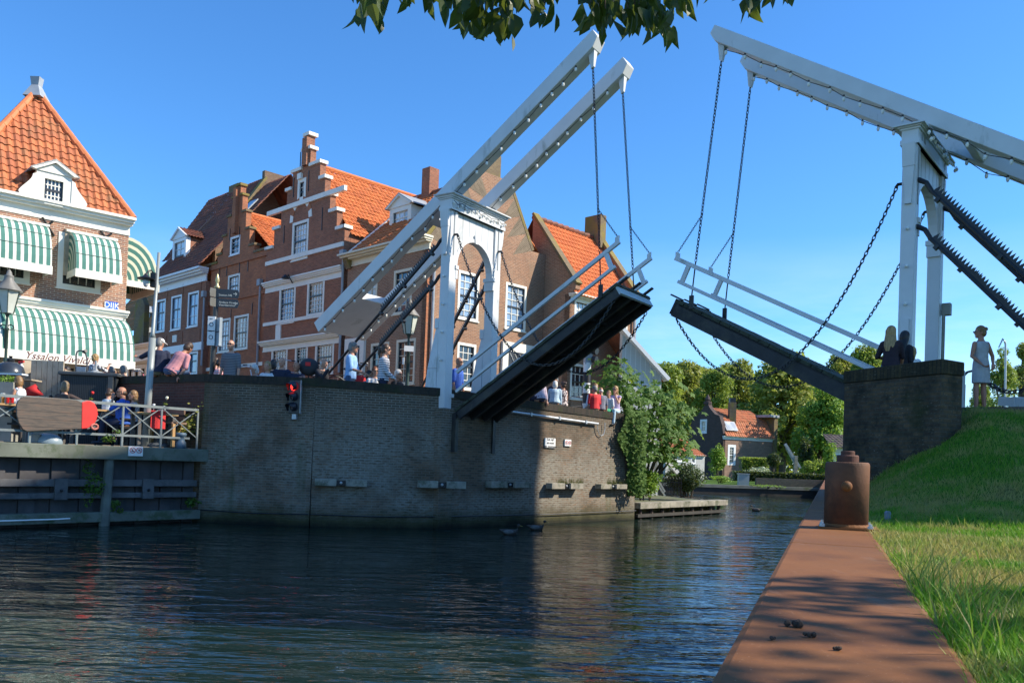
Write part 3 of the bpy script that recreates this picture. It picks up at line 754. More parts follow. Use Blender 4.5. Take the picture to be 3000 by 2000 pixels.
class Facade:
    def __init__(s, root, p0, u, m): s.root = root; s.p0 = V((p0[0], p0[1], 0)); s.u = V((u[0], u[1], 0)).normalized(); s.n = V((s.u.y, -s.u.x, 0)); s.m = m
    def uv(s, px, py, out=0):
        p = on_plane(px, py, s.p0+s.n*out, s.n); return (p-s.p0).dot(s.u), p.z
    def P(s, u, z, out=0): return s.p0+s.u*u+s.n*out+V((0, 0, z))
    def rect(s, xl, xr, yt, yb, out=0):
        xm, ym = (xl+xr)/2, (yt+yb)/2
        return s.uv(xl, ym, out)[0], s.uv(xm, yb, out)[1], s.uv(xr, ym, out)[0], s.uv(xm, yt, out)[1]
    def wall(s, poly, holes=(), depth=.13, name='wall', m=None, back=.3):
        loops = [[V((a, b, 0)) for a, b in poly]]+[[V((h[0], h[1], 0)), V((h[0], h[3], 0)), V((h[2], h[3], 0)), V((h[2], h[1], 0))] for h in holes]
        fl = [v for l in loops for v in l]; mb = MB()
        mb.v = [s.P(v.x, v.y) for v in fl]
        for t in tessellate_polygon(loops):
            a, b, c = [mb.v[i] for i in t]
            mb.f.append(tuple(t) if (b-a).cross(c-a).dot(s.n) > 0 else tuple(t)[::-1])
        for h in holes:
            q = [(h[0], h[1]), (h[2], h[1]), (h[2], h[3]), (h[0], h[3])]
            for i in range(4):
                a, b = q[i], q[(i+1) % 4]; mb.quad(s.P(*a), s.P(*b), s.P(*b, -depth), s.P(*a, -depth))
        k = len(poly)
        for i in range(k):
            a, b = poly[i], poly[(i+1) % k]; mb.quad(s.P(*b), s.P(*a), s.P(*a, -back), s.P(*b, -back))
        return mb.build(name, m or s.m, s.root)
    def box(s, mb, u0, z0, u1, z1, o0, o1): return mb.obox(s.P(u0, z0, o0), s.u*(u1-u0), s.n*(o1-o0), V((0, 0, z1-z0)))
    def win(s, h, nx=4, nt=3, nb=3, glass=None, frame=None, sash=None, fw=.11, sill=True, dep=.13, mid=.5, name='window', proud=.012):
        u0, z0, u1, z1 = h; frame = frame or OFFW; sash = sash or DARK; mb = MB()
        o0, o1 = -dep-.02, proud
        s.box(mb, u0, z0, u0+fw, z1, o0, o1); s.box(mb, u1-fw, z0, u1, z1, o0, o1); s.box(mb, u0+fw, z1-fw, u1-fw, z1, o0, o1); s.box(mb, u0+fw, z0, u1-fw, z0+fw*.8, o0, o1)
        if sill: s.box(mb, u0-.03, z0-.05, u1+.03, z0-.002, -.05, .06)
        w_ = mb.build(name, frame, s.root)
        a, b, c, d = u0+fw, z0+fw*.8, u1-fw, z1-fw; zm = b+(d-b)*mid
        MB().quad(s.P(a, b, -.09), s.P(c, b, -.09), s.P(c, d, -.09), s.P(a, d, -.09)).build('pane', glass or G_NET, w_)
        mb = MB(); t = .035
        for (x0, y0, x1, y1) in ((a, b, a+t, d), (c-t, b, c, d), (a+t, b, c-t, b+t*1.6), (a+t, d-t, c-t, d)): s.box(mb, x0, y0, x1, y1, -.088, -.045)
        if nb and nt: s.box(mb, a+t, zm-t*.9, c-t, zm+t*.9, -.088, -.035)
        mb.build('sash', sash, w_)
        mb = MB(); g = .028
        for i in range(1, nx): x = a+(c-a)*i/nx; s.box(mb, x-g/2, b+t, x+g/2, d-t, -.088, -.06)
        for n_, y0, y1 in ((nb, b, zm), (nt, zm, d)):
            for i in range(1, n_): y = y0+(y1-y0)*i/n_; s.box(mb, a+t, y-g/2, c-t, y+g/2, -.088, -.058)
        if mb.v: mb.build('glazing_bars', frame, w_)
        return w_
    def band(s, name, u0, u1, z0, z1, out=.05, m=None, parent=None): return s.box(MB(), u0, z0, u1, z1, -.05, out).build(name, m or OFFW, parent or s.root)
    def cornice(s, u0, u1, z0, z1, m=None, big=.35, name='cornice'):
        mb = MB(); h = z1-z0
        for k, (f0, f1, o) in enumerate(((0, .1, .10), (.102, .55, .05), (.552, .68, .5), (.682, .84, .75), (.842, 1, 1))): s.box(mb, u0-big*o*.3, z0+h*f0, u1+big*o*.3, z0+h*f1, -.05, big*o)
        return mb.build(name, m or OFFW, s.root)
    def anchors(s, pts, m=None, name='wall_anchor'):
        for px, y0, y1 in pts:
            u, za = s.uv(px, y0); zb = s.uv(px, y1)[1]; s.box(MB(), u-.02, zb, u+.02, za, 0, .03).build(name, m or BLACK, s.root)
B_DARK = brick('dark_red_brick', (.45, .165, .09), (.27, .105, .065), (.36, .28, .20), .21, .058, .42)
B_RED = brick('orange_red_brick', (.56, .185, .08), (.36, .125, .065), (.38, .27, .17), .21, .056, .3, patch=((.16, .085, .06), .9, .54, .35))
B_TAN = brick('mellow_brick', (.43, .22, .125), (.28, .145, .09), (.50, .40, .30), .21, .062, .4, patch=((.26, .20, .14), .6, .52, .5))
B_E = brick('pale_jointed_brick', (.46, .21, .12), (.26, .13, .095), (.62, .53, .42), .22, .066, .3, msize=.016)
B_OLD = brick('mossy_brick', (.27, .20, .11), (.19, .135, .085), (.27, .23, .15), .21, .058, .5, patch=((.24, .19, .04), 1.0, .45, .7))
T_OR = tiles('orange_tiles', (.62, .185, .055), (.48, .135, .045), (.24, .15, .08), .60)
T_NEW = tiles('new_orange_tiles', (.64, .18, .055), (.54, .14, .045), (.30, .13, .06), .66)
T_E = tiles('weathered_tiles', (.52, .165, .065), (.37, .12, .058), (.22, .14, .07), .47)
T_DK = tiles('dark_tiles', (.28, .10, .055), (.17, .065, .045), (.07, .06, .045), .5)
Z = V((0, 0, 1))
sL, cL = sin(radians(46)), cos(radians(46))
UF = V((sL, -cL, 0)); UR = V((sin(radians(44)), cos(radians(44)), 0))
D0 = at(1250, 900, 33.0); D0.z = 0
def chimney(root, c, w, d, z0, z1, rz, m=None, cap=True):
    cap = False if m is B_DARK or m is B_OLD else cap
    mb = MB().box((c.x, c.y, (z0+z1)/2), (w, d, z1-z0), rz)
    o = mb.build('chimney', m or B_OLD, root)
    if cap: MB().box((c.x, c.y, z1+.05), (w+.12, d+.12, .12), rz).build('chimney_cap', LEAD, o)
    return o
def drainpipe(f, px, y0, y1, hopper=True):
    u, za = f.uv(px, y0); zb = f.uv(px, y1)[1]
    mb = MB().tube([f.P(u, zb, .09), f.P(u, za, .09)], .055, 8)
    if hopper: mb.obox(f.P(u-.14, za-.05, .02), f.u*.28, f.n*.2, Z*.32)
    mb.build('drainpipe', LEAD, f.root)
rzF = math.atan2(UF.y, UF.x); rzR = math.atan2(UR.y, UR.x)
# ---- house C: stepped gable
hc = thing('stepped_gable_house', 'tall stepped gable brick house with pale stone strings and bright orange roof', 'house', (D0-UF*9)[:2]+(SZ,) if False else V(((D0-UF*9).x, (D0-UF*9).y, SZ)))
f = Facade(hc, D0, UF, B_DARK)
cL_, cR_ = f.uv(775, 900)[0], f.uv(1002, 880)[0]; cm = f.uv(893, 560)[0]
hw = (cR_-cL_)/2; cm = (cL_+cR_)/2
steps = []   # (half width, z top) from right hand side pixels
for px, py in ((911, 395), (920, 432), (939, 477), (953, 521), (968, 571), (988, 617), (1009, 668)):
    u, z = f.uv(px, py); steps.append([max(.2, u-cm), z])
hw0 = [steps[0][0]*.62, steps[0][0]*1.15]+[x[0] for x in steps[2:]]
sc_ = hw/max(hw0[-1], hw); steps = [(min(a, hw), b[1]) for a, b in zip(hw0, steps)]
poly = [(cR_, SZ-.3)]
zz = [s[1] for s in steps]
poly.append((cR_, zz[-1]))
prev = hw
for i in range(len(steps)-1, -1, -1):
    w_i = steps[i][0]; z_i = steps[i][1]
    poly.append((cm+w_i, poly[-1][1])) if abs(poly[-1][0]-cm-w_i) > .01 else None
    poly.append((cm+w_i, z_i)) if abs(poly[-1][1]-z_i) > .01 else None
half = poly[:]; poly = half+[(2*cm-a, b) for a, b in half[::-1]]
win_c = [f.rect(856, 903, 648, 760), f.rect(818, 865, 830, 946), f.rect(900, 950, 806, 923), f.rect(795, 842, 1012, 1100), f.rect(864, 901, 1005, 1095), f.rect(923, 978, 994, 1095), f.rect(872, 896, 524, 597)]
WCOL = f.wall(poly, win_c)
mb = MB()
for (a, b), (c, d) in zip(half[1:], half[2:]):
    if abs(b-d) < .01 and a > c:        # tread of a step: pale stone slab
        f.box(mb, c-.0, b+.003, a+.09, b+.15, -.36, .09); f.box(mb, 2*cm-a-.09, b+.003, 2*cm-c, b+.15, -.36, .09)
f.box(mb, cm-steps[0][0]-.1, steps[0][1]+.003, cm+steps[0][0]+.1, steps[0][1]+.16, -.4, .1)
build_split(mb, 'step_coping', OFFW, hc)
MB_ = MB(); f.box(MB_, cm-.2, steps[3][1]+.9, cm+.2, steps[0][1]-.1, 0, .16); MB_.build('gable_pilaster', B_DARK, hc)
for i, (h, (nx, nt, nb, g)) in enumerate(zip(win_c, ((5, 3, 3, G_NET), (5, 3, 4, G_SKY), (5, 3, 4, G_WARM), (5, 4, 2, G_WARM), (4, 4, 2, G_DARK), (6, 4, 2, G_WARM), (2, 2, 2, G_DARK)))): f.win(h, nx, nt, nb, g, OFFW, DARK, fw=.13 if i < 6 else .17)
for y0, y1, th_, o, nm in ((592, 0, .22, .1, 'string_course'), (745, 0, .2, .08, 'string_course'), (932, 0, .16, .07, 'string_course')):
    z = f.uv(893, y0)[1]; f.band(nm, cL_+.02, cR_-.02, z-th_/2, z+th_/2, o)
z = f.uv(883, 822)[1]; f.cornice(cL_+.03, cR_-.03, z-.25, z+.25, big=.22, name='window_cornice')
z = f.uv(883, 1003)[1]; f.cornice(cL_+.03, cR_-.03, z-.25, z+.25, big=.3, name='shop_cornice')
h = f.rect(810, 824, 952, 993); f.box(MB(), *h, 0, .06).build('stone_tablet', OFFW, hc)
mb = MB(); mp = MB(); zc_ = win_c[0][3]+.05; rr = (win_c[0][2]-win_c[0][0])*.62; um = (win_c[0][0]+win_c[0][2])/2
for i in range(9):                       # relieving arch of alternating stone and brick
    t0, t1 = pi*i/9, pi*(i+1)/9; q = [(um+rr*k*cos(t), zc_+rr*k*1.15*sin(t)) for k, t in ((.8, t0), (1.1, t0), (1.1, t1), (.8, t1))]
    (mb if i % 2 == 0 else mp).prism([f.P(a, b, .03) for a, b in q], -f.n*.028)
mb.build('relieving_arch', OFFW, hc); mp.build('arch_bricks', B_RED, hc)
f.anchors([(834, 660, 712), (946, 608, 674), (862, 522, 578), (906, 500, 560), (882, 446, 505)])
cb = MB(); u, z = f.uv(882, 517); f.box(cb, u-.16, z-.15, u+.16, z+.12, 0, .12); cb.build('corbel', OFFW, hc)
u, z = f.uv(860, 830); lm = MB().tube([f.P(u, z, .05), f.P(u, z+.35, .3), f.P(u+.1, z+.2, .5)], .03, 6); lm.lathe([(.05, .1), (.2, -.05), (.18, -.08)], f.P(u+.1, z+.2, .5), 10); lm.build('wall_lamp', BLACK, hc)
zr = steps[1][1]-.55; ze = zz[-1]-.15; Lr = 12.5
ridge0 = f.P(cm, zr, -.3); sl = V((UF.x, UF.y, 0))*hw-Z*(zr-ze); sl_len = sl.length
for sg in (1, -1):
    W_ = (V((UF.x, UF.y, 0))*hw*(-sg)+Z*(zr-ze)).normalized()
    pantile('roof', T_OR, hc, f.P(cm+sg*(hw+.1), ze-.1, -.3), UR, W_, [(0, 0), (Lr, 0), (Lr, sl_len), (0, sl_len)])
MB().tube([ridge0, ridge0+UR*Lr], .12, 8).build('ridge_tiles', T_OR, hc)
f.box(MB(), cL_, SZ, cR_, ze, -9, -.31).build('side_walls', B_DARK, hc)
# ---- house D: corner house, eaves to the front, gable to the right
hd = thing('corner_house', 'corner brick house with white dormer behind the left drawbridge', 'house', V((D0.x, D0.y, SZ)))
f = Facade(hd, D0, UF, B_TAN); dl = cR_+.35
zc0 = f.uv(1137, 757)[1]; zc1 = f.uv(1137, 722)[1]
wd = [f.rect(1153, 1207, 789, 918), f.rect(1048, 1104, 820, 955), f.rect(1085, 1138, 1004, 1135), f.rect(1160, 1216, 993, 1125)]
f.wall([(dl, SZ-.3), (0, SZ-.3), (0, zc0), (dl, zc0)][::-1][::-1], wd)
for h, g in zip(wd, (G_DARK, G_WARM, G_DARK, G_DARK)): f.win(h, 3, 3, 3, g, CREAM, DARK)
h = f.rect(1003, 1070, 992, 1150); h = (dl+.15, SZ-.2, h[2], h[3]); f.box(MB(), h[0], h[1], h[2], h[3], 0, .12).build('door_surround', OFFW, hd)
mb = MB(); f.box(mb, h[0]+.3, h[1], h[2]-.3, h[3]-.35, .121, .13); dr = mb.build('door', DARK, hd)
mb = MB()
for k in range(5): mb.tube([f.P(h[0]+.35+(h[2]-h[0]-.7)*(.5+.5*sin(q*.9+k)), h[3]-.4-.28*q, .15) for q in range(5)], .018, 5)
mb.build('door_tracery', OFFW, dr)
f.cornice(dl, .05, zc0, zc1, CREAM, .5)
drainpipe(f, 1011, 752, 1090)
# side gable wall
g = Facade(hd, D0, UR, B_TAN)
uB, zB = g.uv(1568, 734); uE = g.uv(1592, 900)[0]; uA = g.uv(1443, 500)[0]
zA = g.uv(1443, 512)[1]; uA = uE*.5; zS = g.uv(1580, 742)[1]
poly = [(0, SZ-.3), (uE, SZ-.3), (uE, zS), (uE-.9, zS), (uA+.9, zA), (uA-.9, zA), (0, zc1)]
wg = [g.rect(1341, 1403, 797, 937), g.rect(1338, 1393, 1005, 1140), g.rect(1480, 1541, 832, 967)]
wg = [(a, b, c, d) for a, b, c, d in wg]
g.wall(poly, wg)
for h, gl in zip(wg, (G_SKY, G_DARK, G_SKY)): g.win(h, 3, 3, 3, gl, OFFW, DARK)
h = g.rect(1466, 1560, 1006, 1180); g.box(MB(), h[0], SZ-.2, h[2], h[3], 0, .12).build('door_surround', OFFW, hd)
mb = MB(); g.box(mb, h[0]+.35, SZ-.2, h[2]-.35, h[3]-.4, .121, .135); dr = mb.build('side_door', DARK, hd)
mb = MB()
for k in range(4): a = g.P(h[0]+.4+.3*k, h[3]-.5, .15); mb.tube([a, a+g.u*.25-Z*.35, a+g.u*.05-Z*.8, a+g.u*.3-Z*1.2], .025, 5)
mb.build('door_tracery', OFFW, dr)
mb = MB(); g.box(mb, -.03, SZ, .16, zc0, .0, .012); mb.build('corner_bricks', B_RED, hd)
u, z = g.uv(1268, 770); zb = SZ; MB().tube([g.P(u, SZ, .1), g.P(u, z, .1)], .06, 8).build('drainpipe', LEAD, hd)
# brick verge slopes of the gable and its chimneys
mb = MB()
for (a, b), (c, d) in (((uE-.9, zS), (uA+.9, zA)), ((uA-.9, zA), (-.1, zc1-.1))):
    e = V((c-a, d-b, 0)).normalized(); nn = V((-e.y, e.x, 0)); nn = nn if nn.y > 0 else -nn
    mb.prism([g.P(a, b, .02), g.P(c, d, .02), g.P(c+nn.x*.16, d+nn.y*.16, .02), g.P(a+nn.x*.16, b+nn.y*.16, .02)], -g.n*.44)
mb.build('gable_verge', B_OLD, hd)
# herringbone brick triangles in the gable slopes
hb_m = brick('herringbone_brick', (.26, .20, .14), (.17, .13, .09), (.34, .27, .19), .5, .07, .4)
mb = MB(); mb.uv = []
for (a, b), (c, d), sg in (((uE-.9, zS), (uA+.9, zA), 1), ((0, zc1), (uA-.9, zA), -1)):
    n_ = 4
    for i in range(n_):
        p0 = (a+(c-a)*i/n_, b+(d-b)*i/n_); p1 = (a+(c-a)*(i+1)/n_, b+(d-b)*(i+1)/n_)
        q = (p0[0]-sg*.55+0*(p1[0]-p0[0]), p1[1]-.9) if False else ((p0[0]+p1[0])/2-sg*1.0, (p0[1]+p1[1])/2-.75)
        tri = [g.P(*p0, .006), g.P(*p1, .006), g.P(*q, .006)]
        if (tri[1]-tri[0]).cross(tri[2]-tri[0]).dot(g.n) < 0: tri = tri[::-1]
        mb.quad(*tri); uvv = []
        for t_ in tri:
            w2 = (t_-g.p0); x, y = w2.dot(g.u), t_.z; an = .75*sg; uvv += [x*cos(an)+y*sin(an), -x*sin(an)+y*cos(an)]
        mb.uv.append(uvv)
mb.build('herringbone_panel', hb_m, hd)
z0_, z1_ = zA-.1, g.uv(1455, 450)[1]; c = g.P(uA, 0, -.35)
chimney(hd, c, .95, .55, z0_, z1_, rzR, B_OLD)
chimney(hd, f.P(dl+1.3, 0, -uA), .55, .55, zA-1.2, f.uv(1228, 507, -uA)[1], rzF, B_DARK)
# roof: front slope and rear slope
eav = f.P(0, zc1-.05, .35); rid = f.P(0, zA, -uA); W_ = (rid-eav); wl = W_.length
fl = -dl
pantile('roof', T_OR, hd, f.P(dl, zc1-.05, .35), UF, W_, [(.3, 0), (fl-.3, 0), (fl-.3, wl), (.3, wl)])
W2 = f.P(0, zA, -uA)-f.P(0, zS, -uE); pantile('roof', T_OR, hd, f.P(dl, zS, -uE), UF, W2, [(.3, 0), (fl-.3, 0), (fl-.3, W2.length), (.3, W2.length)])
MB().tube([f.P(dl, zA+.02, -uA), f.P(-.4, zA+.02, -uA)], .12, 8).build('ridge_tiles', T_DK, hd)
mb = MB(); mb.prism([f.P(dl+.0, zc1-.2, .3), f.P(dl, zA+.12, -uA), f.P(dl, zA-.3, -uA-.0), f.P(dl, zc1-.6, .1)], UF*.32); mb.build('party_verge', B_OLD, hd)
mb = MB(); mb.bar(f.P(dl+.45, zc1+.0, .3), f.P(dl+.45, zA+.05, -uA), .2, .1, f.n+Z); mb.build('lead_flashing', OFFW, hd)
f.box(MB(), dl, SZ, -.32, zc0, -uE+.3, -.31).build('inner_walls', B_TAN, hd)
# dormer (shared builder)
def dormer(root, fc, uc, w, z0, z1, out, roofdepth, pm, glass, nx=2, ny=3, side=None, roofm=None, scroll=False):
    """front plane at 'out' from the facade plane; runs back by roofdepth"""
    sub = Facade(root, fc.p0+fc.n*out, fc.u, pm)
    h = (uc-w/2+.08, z0+.1, uc+w/2-.08, z1-.05)
    mb = MB(); a = .16
    sub.box(mb, uc-w/2, z0, h[0]+a, z1, -.2, .06); sub.box(mb, h[2]-a, z0, uc+w/2, z1, -.2, .06); sub.box(mb, h[0]+a, z1-.2, h[2]-a, z1, -.2, .06); sub.box(mb, h[0]+a, z0, h[2]-a, z0+.14, -.2, .08)
    ph_ = w*.30
    mb.prism([sub.P(uc-w/2-.1, z1+.003, .0), sub.P(uc+w/2+.1, z1+.003, .0), sub.P(uc, z1+ph_, .0)], sub.n*.10)
    mb.prism([sub.P(uc-w/2-.2, z1+.03, 0), sub.P(uc-w/2-.05, z1+.0, 0), sub.P(uc, z1+ph_+.02, 0), sub.P(uc, z1+ph_+.13, 0)], sub.n*.2)
    mb.prism([sub.P(uc+w/2+.2, z1+.03, 0), sub.P(uc, z1+ph_+.13, 0), sub.P(uc, z1+ph_+.02, 0), sub.P(uc+w/2+.05, z1, 0)], sub.n*.2)
    if scroll:
        for sg in (-1, 1):
            e = uc+sg*w/2; pts = [(e, z1-.1)]
            for k in range(9): t = k/8; pts.append((e+sg*(.10+.42*ss(t*1.1)*(1 if t < .8 else 1-.5*(t-.8)/.2)), z1-.15-(z1-z0)*.8*t))
            pts.append((e, z0+.1)); mb.prism([sub.P(*p, .0) for p in pts], sub.n*.09)
    d_ = mb.build('dormer', pm, root)
    q = (h[0]+a, z0+.14, h[2]-a, z1-.2)
    MB().quad(sub.P(q[0], q[1], -.05), sub.P(q[2], q[1], -.05), sub.P(q[2], q[3], -.05), sub.P(q[0], q[3], -.05)).build('pane', glass, d_)
    mb = MB()
    for i in range(1, nx): x = q[0]+(q[2]-q[0])*i/nx; sub.box(mb, x-.016, q[1], x+.016, q[3], -.048, -.02)
    for i in range(1, ny): y = q[1]+(q[3]-q[1])*i/ny; sub.box(mb, q[0], y-.016, q[2], y+.016, -.048, -.018)
    mb.build('glazing_bars', pm, d_)
    mb = MB()
    for x0, y0, x1, y1 in ((q[0], q[1], q[0]+.05, q[3]), (q[2]-.05, q[1], q[2], q[3]), (q[0]+.05, (q[1]+q[3])/2-.04, q[2]-.05, (q[1]+q[3])/2+.04), (q[0]+.05, q[1], q[2]-.05, q[1]+.06)): sub.box(mb, x0, y0, x1, y1, -.049, -.01)
    mb.build('sash', DARK, d_)
    mb = MB()
    for sg in (-1, 1): mb.obox(sub.P(uc+sg*(w/2-.09)-.06, z0, -.201), fc.u*.12, -fc.n*(roofdepth-.2), Z*(z1-z0))
    mb.build('dormer_cheek', side or pm, d_)
    if roofm:
        for sg in (-1, 1):
            Wd_ = (fc.u*(-sg)*(w/2+.15)+Z*(ph_+.1)); pantile('dormer_roof', roofm, d_, sub.P(uc+sg*(w/2+.18), z1+.02, .1), -fc.n, Wd_, [(0, 0), (roofdepth+.8, 0), (roofdepth+.8, Wd_.length), (0, Wd_.length)], tw=.2, th=.24)
    else:
        mb = MB()
        for sg in (-1, 1): mb.prism([sub.P(uc, z1+ph_+.14, .2), sub.P(uc+sg*(w/2+.2), z1+.04, .2), sub.P(uc+sg*(w/2+.2), z1+.0, .2), sub.P(uc, z1+ph_+.08, .2)], -fc.n*(roofdepth+.6))
        mb.build('dormer_roof', LEAD, d_)
    return d_
oD = -1.3
u0, z0_, u1, z1_ = f.rect(1148, 1202, 607, 700, oD)
dormer(hd, f, (u0+u1)/2, u1-u0+.2, z0_, z1_, oD, 2.6, OFFW, G_NET, 3, 4)
# ---- wing of the corner house
hw2 = thing('brick_wing', 'lower brick house with plain orange roof and tall chimney beside the ivy', 'house', V(((D0+UR*14).x, (D0+UR*14).y, SZ)))
out = 1.55
k = Facade(hw2, D0+g.n*out, UR, B_TAN)
ul = uE+.02; ur = k.uv(1862, 1000)[0]; zl = k.uv(1700, 858)[1]
wk = [k.rect(1682, 1727, 880, 985), k.rect(1797, 1838, 925, 985), k.rect(1670, 1719, 1066, 1170), k.rect(1783, 1802, 1084, 1125)]
zt = zl-.15
k.wall([(ul, SZ-2.5), (ur, SZ-2.5), (ur, zt), (ul, zt)], wk)
for h, gl, a in zip(wk, (G_NET, G_NET, G_DARK, G_DARK), (3, 3, 3, 1)): k.win(h, a, 2, 3, gl, OFFW, DARK)
inner = -2.4
ra, rb = k.uv(1537, 632, inner), k.uv(1709, 688, inner); zr2 = (ra[1]+rb[1])/2
zv = zt-.05; e0 = k.P(ul-.0, zv, .32); W_ = k.P(ul, zr2, inner)-e0; wl = W_.length
pantile('roof', T_NEW, hw2, e0, UR, W_, [(-.05, 0), (ur-ul, 0), (ur-ul, wl), (-.05-2.4, wl), (-2.4, wl*.55)][:5] if False else [(0, 0), (ur-ul-.1, 0), (ur-ul-.1, wl), (0, wl)], jit=.003)
W3 = k.P(ul, zr2, inner)-k.P(ul, zv, 2*inner-.32); MB().quad(k.P(ul, zv, 2*inner-.32), k.P(ur, zv, 2*inner-.32), k.P(ur, zr2, inner), k.P(ul, zr2, inner)).build('rear_roof', T_DK, hw2)
mb = MB()
for i in range(int((ur-ul)/.4)): mb.tube([k.P(ul+i*.4, zr2+.03, inner), k.P(ul+i*.4+.36, zr2+.06, inner), k.P(ul+i*.4+.42, zr2+.06, inner)], [.10, .13, .14], 8)
mb.build('ridge_tiles', T_DK, hw2)
mb = MB()       # left gable end that stands out from the corner house, with coping
gl_ = [k.P(ul, SZ-.3, 0), k.P(ul, zt, .0), k.P(ul, zt+.2, .3), k.P(ul, zt+.45, .3), k.P(ul, zr2+.2, inner), k.P(ul, SZ-.3, inner)]
mb.prism(gl_, UR*.3); mb.build('gable_end', B_TAN, hw2)
mb = MB().bar(k.P(ul+.14, zt+.42, .36), k.P(ul+.14, zr2+.22, inner), .4, .12, UR.cross(W_)); mb.build('gable_coping', B_OLD, hw2)
mb = MB(); mb.prism([k.P(ur-.3, SZ-2.5, 0), k.P(ur-.3, zt, 0), k.P(ur-.3, zt+.25, .35), k.P(ur-.3, zt+.45, .35), k.P(ur-.3, zr2+.3, inner), k.P(ur-.3, zr2+.3, inner-.6), k.P(ur-.3, SZ-2.5, 2*inner)], UR*.3); mb.build('right_gable_end', B_TAN, hw2)
mb = MB().bar(k.P(ur-.16, zt+.42, .42), k.P(ur-.16, zr2+.34, inner), .42, .12, UR.cross(W_)); mb.build('right_gable_coping', B_OLD, hw2)
cq = k.P(ur-.4, 0, inner); chimney(hw2, cq, .45, 1.0, zr2-.5, k.uv(1722, 626, inner)[1], rzR, B_OLD)
k.cornice(ul+.05, ur-.05, zt-.28, zt+.03, OFFW, .35, 'eaves_gutter')
u, _ = k.uv(1851, 1000); MB().tube([k.P(u, SZ-1, .12), k.P(u, zt-.2, .12)], .07, 8).build('drainpipe', LEAD, hw2)
k.box(MB(), ul+.3, SZ-2.5, ur-.3, zt-.02, 2*inner, -.31).build('inner_walls', B_TAN, hw2)
# ---- house B: narrow old gable
hb_ = thing('narrow_gable_house', 'narrow old orange-red brick house with small mossy stepped gable and pinnacle', 'house', V(((D0-UF*15).x, (D0-UF*15).y, SZ)))
f = Facade(hb_, D0-UF.cross(Z)*-.25, UF, B_RED)
f = Facade(hb_, D0+V((UF.y, -UF.x, 0))*-.25, UF, B_RED)
bL, bR = f.uv(612, 950)[0], cL_-.02; bm_ = f.uv(694, 640)[0]
st = [(.30, 548), (.55, 578), (1.0, 629), (1.45, 682), (2.0, 733)]
zb_ = f.uv(694, 756)[1]
poly = [(bR, SZ-.3), (bR, zb_)]; prevz = zb_
for w_i, y in st[::-1]:
    poly.append((bm_+w_i, prevz)); prevz = f.uv(694, y)[1]; poly.append((bm_+w_i, prevz))
right = poly[1:]; leftp = [(bL, zb_) if i == 0 else (2*bm_-a, b) for i, (a, b) in enumerate(right)]
poly = [(bR, SZ-.3)]+right+leftp[::-1]+[(bL, SZ-.3)]
wb_ = [f.rect(639, 674, 934, 1031), f.rect(685, 727, 923, 1023), f.rect(668, 702, 804, 868), f.rect(675, 703, 692, 746)]
f.wall(poly, wb_)
for h, (nx, nt, nb, gl) in zip(wb_, ((4, 3, 3, G_NET), (4, 3, 3, G_WARM), (4, 2, 2, G_NET), (2, 2, 2, G_DARK))): f.win(h, nx, nt, nb, gl, OFFW if nx > 2 else WHITE, DARK)
mb = MB()
for (a, b), (c, d) in zip(right, right[1:]):
    if abs(b-d) < .01: f.box(mb, c-.02, b+.003, a+.07, b+.12, -.34, .06); f.box(mb, 2*bm_-a-.07, b+.003, 2*bm_-c+.02, b+.12, -.34, .06)
f.box(mb, bm_-.38, prevz+.003, bm_+.38, prevz+.14, -.34, .07); build_split(mb, 'step_coping', B_OLD, hb_)
mb = MB(); f.box(mb, bm_-.16, f.uv(694, 685)[1], bm_+.16, prevz-.1, 0, .2); mb.build('gable_pilaster', B_RED, hb_)
for y in (768, 872, 1072): z = f.uv(690, y)[1]; f.band('brick_string', bL, bR, z-.12, z+.06, .07, B_RED if y < 1000 else OFFW)
f.anchors([(645, 782, 812), (666, 772, 808), (703, 765, 800), (728, 758, 795), (678, 905, 932), (740, 888, 922), (675, 670, 705), (703, 664, 697)])
zr_ = f.uv(717, 612)[1]; ze_ = zb_-.3; hw_ = bR-bm_
for sg in (1, -1):
    W_ = V((UF.x, UF.y, 0))*hw_*(-sg)+Z*(zr_-ze_); pantile('roof', T_OR, hb_, f.P(bm_+sg*hw_, ze_, -.3), UR, W_, [(0, 0), (8.5, 0), (8.5, W_.length), (0, W_.length)])
MB().tube([f.P(bm_, zr_+.05, -.3), f.P(bm_, zr_+.05, -8.8)], .12, 8).build('ridge_tiles', T_OR, hb_)
f.box(MB(), bL, SZ, bR, zb_-.4, -7, -.31).build('side_walls', B_RED, hb_)
drainpipe(f, 767, 835, 1085)
# ---- house A: three bays, white cornice and dormer
ha = thing('cornice_house', 'dark red brick house with white cornice, dormer and three sky-lit sash windows', 'house', V(((D0-UF*22).x, (D0-UF*22).y, SZ)))
f = Facade(ha, D0, UF, B_DARK)
aL, aR = f.uv(452, 960)[0], bL-.03
z0_, z1_ = f.uv(530, 842)[1], f.uv(530, 806)[1]
wa = [f.rect(457, 484, 878, 972), f.rect(501, 531, 866, 966), f.rect(550, 581, 855, 957), f.rect(553, 579, 1030, 1096), f.rect(470, 500, 1050, 1110)]
f.wall([(aR, SZ-.3), (aR, z0_), (aL, z0_), (aL, SZ-.3)], wa)
for h, (nx, nt, nb) in zip(wa, ((2, 1, 2), (2, 1, 2), (2, 1, 2), (1, 1, 1), (2, 1, 2))): f.win(h, nx, max(nt, 1), nb, G_SKY, WHITE, DARK, mid=.62)
f.cornice(aL, aR, z0_, z1_, WHITE, .55)
z = f.uv(530, 1022)[1]; f.band('fascia_band', aL, aR, z-.22, z+.22, .07, WHITE)
h = f.rect(507, 519, 982, 1002); f.box(MB(), *h, 0, .05).build('stone_tablet', OFFW, ha)
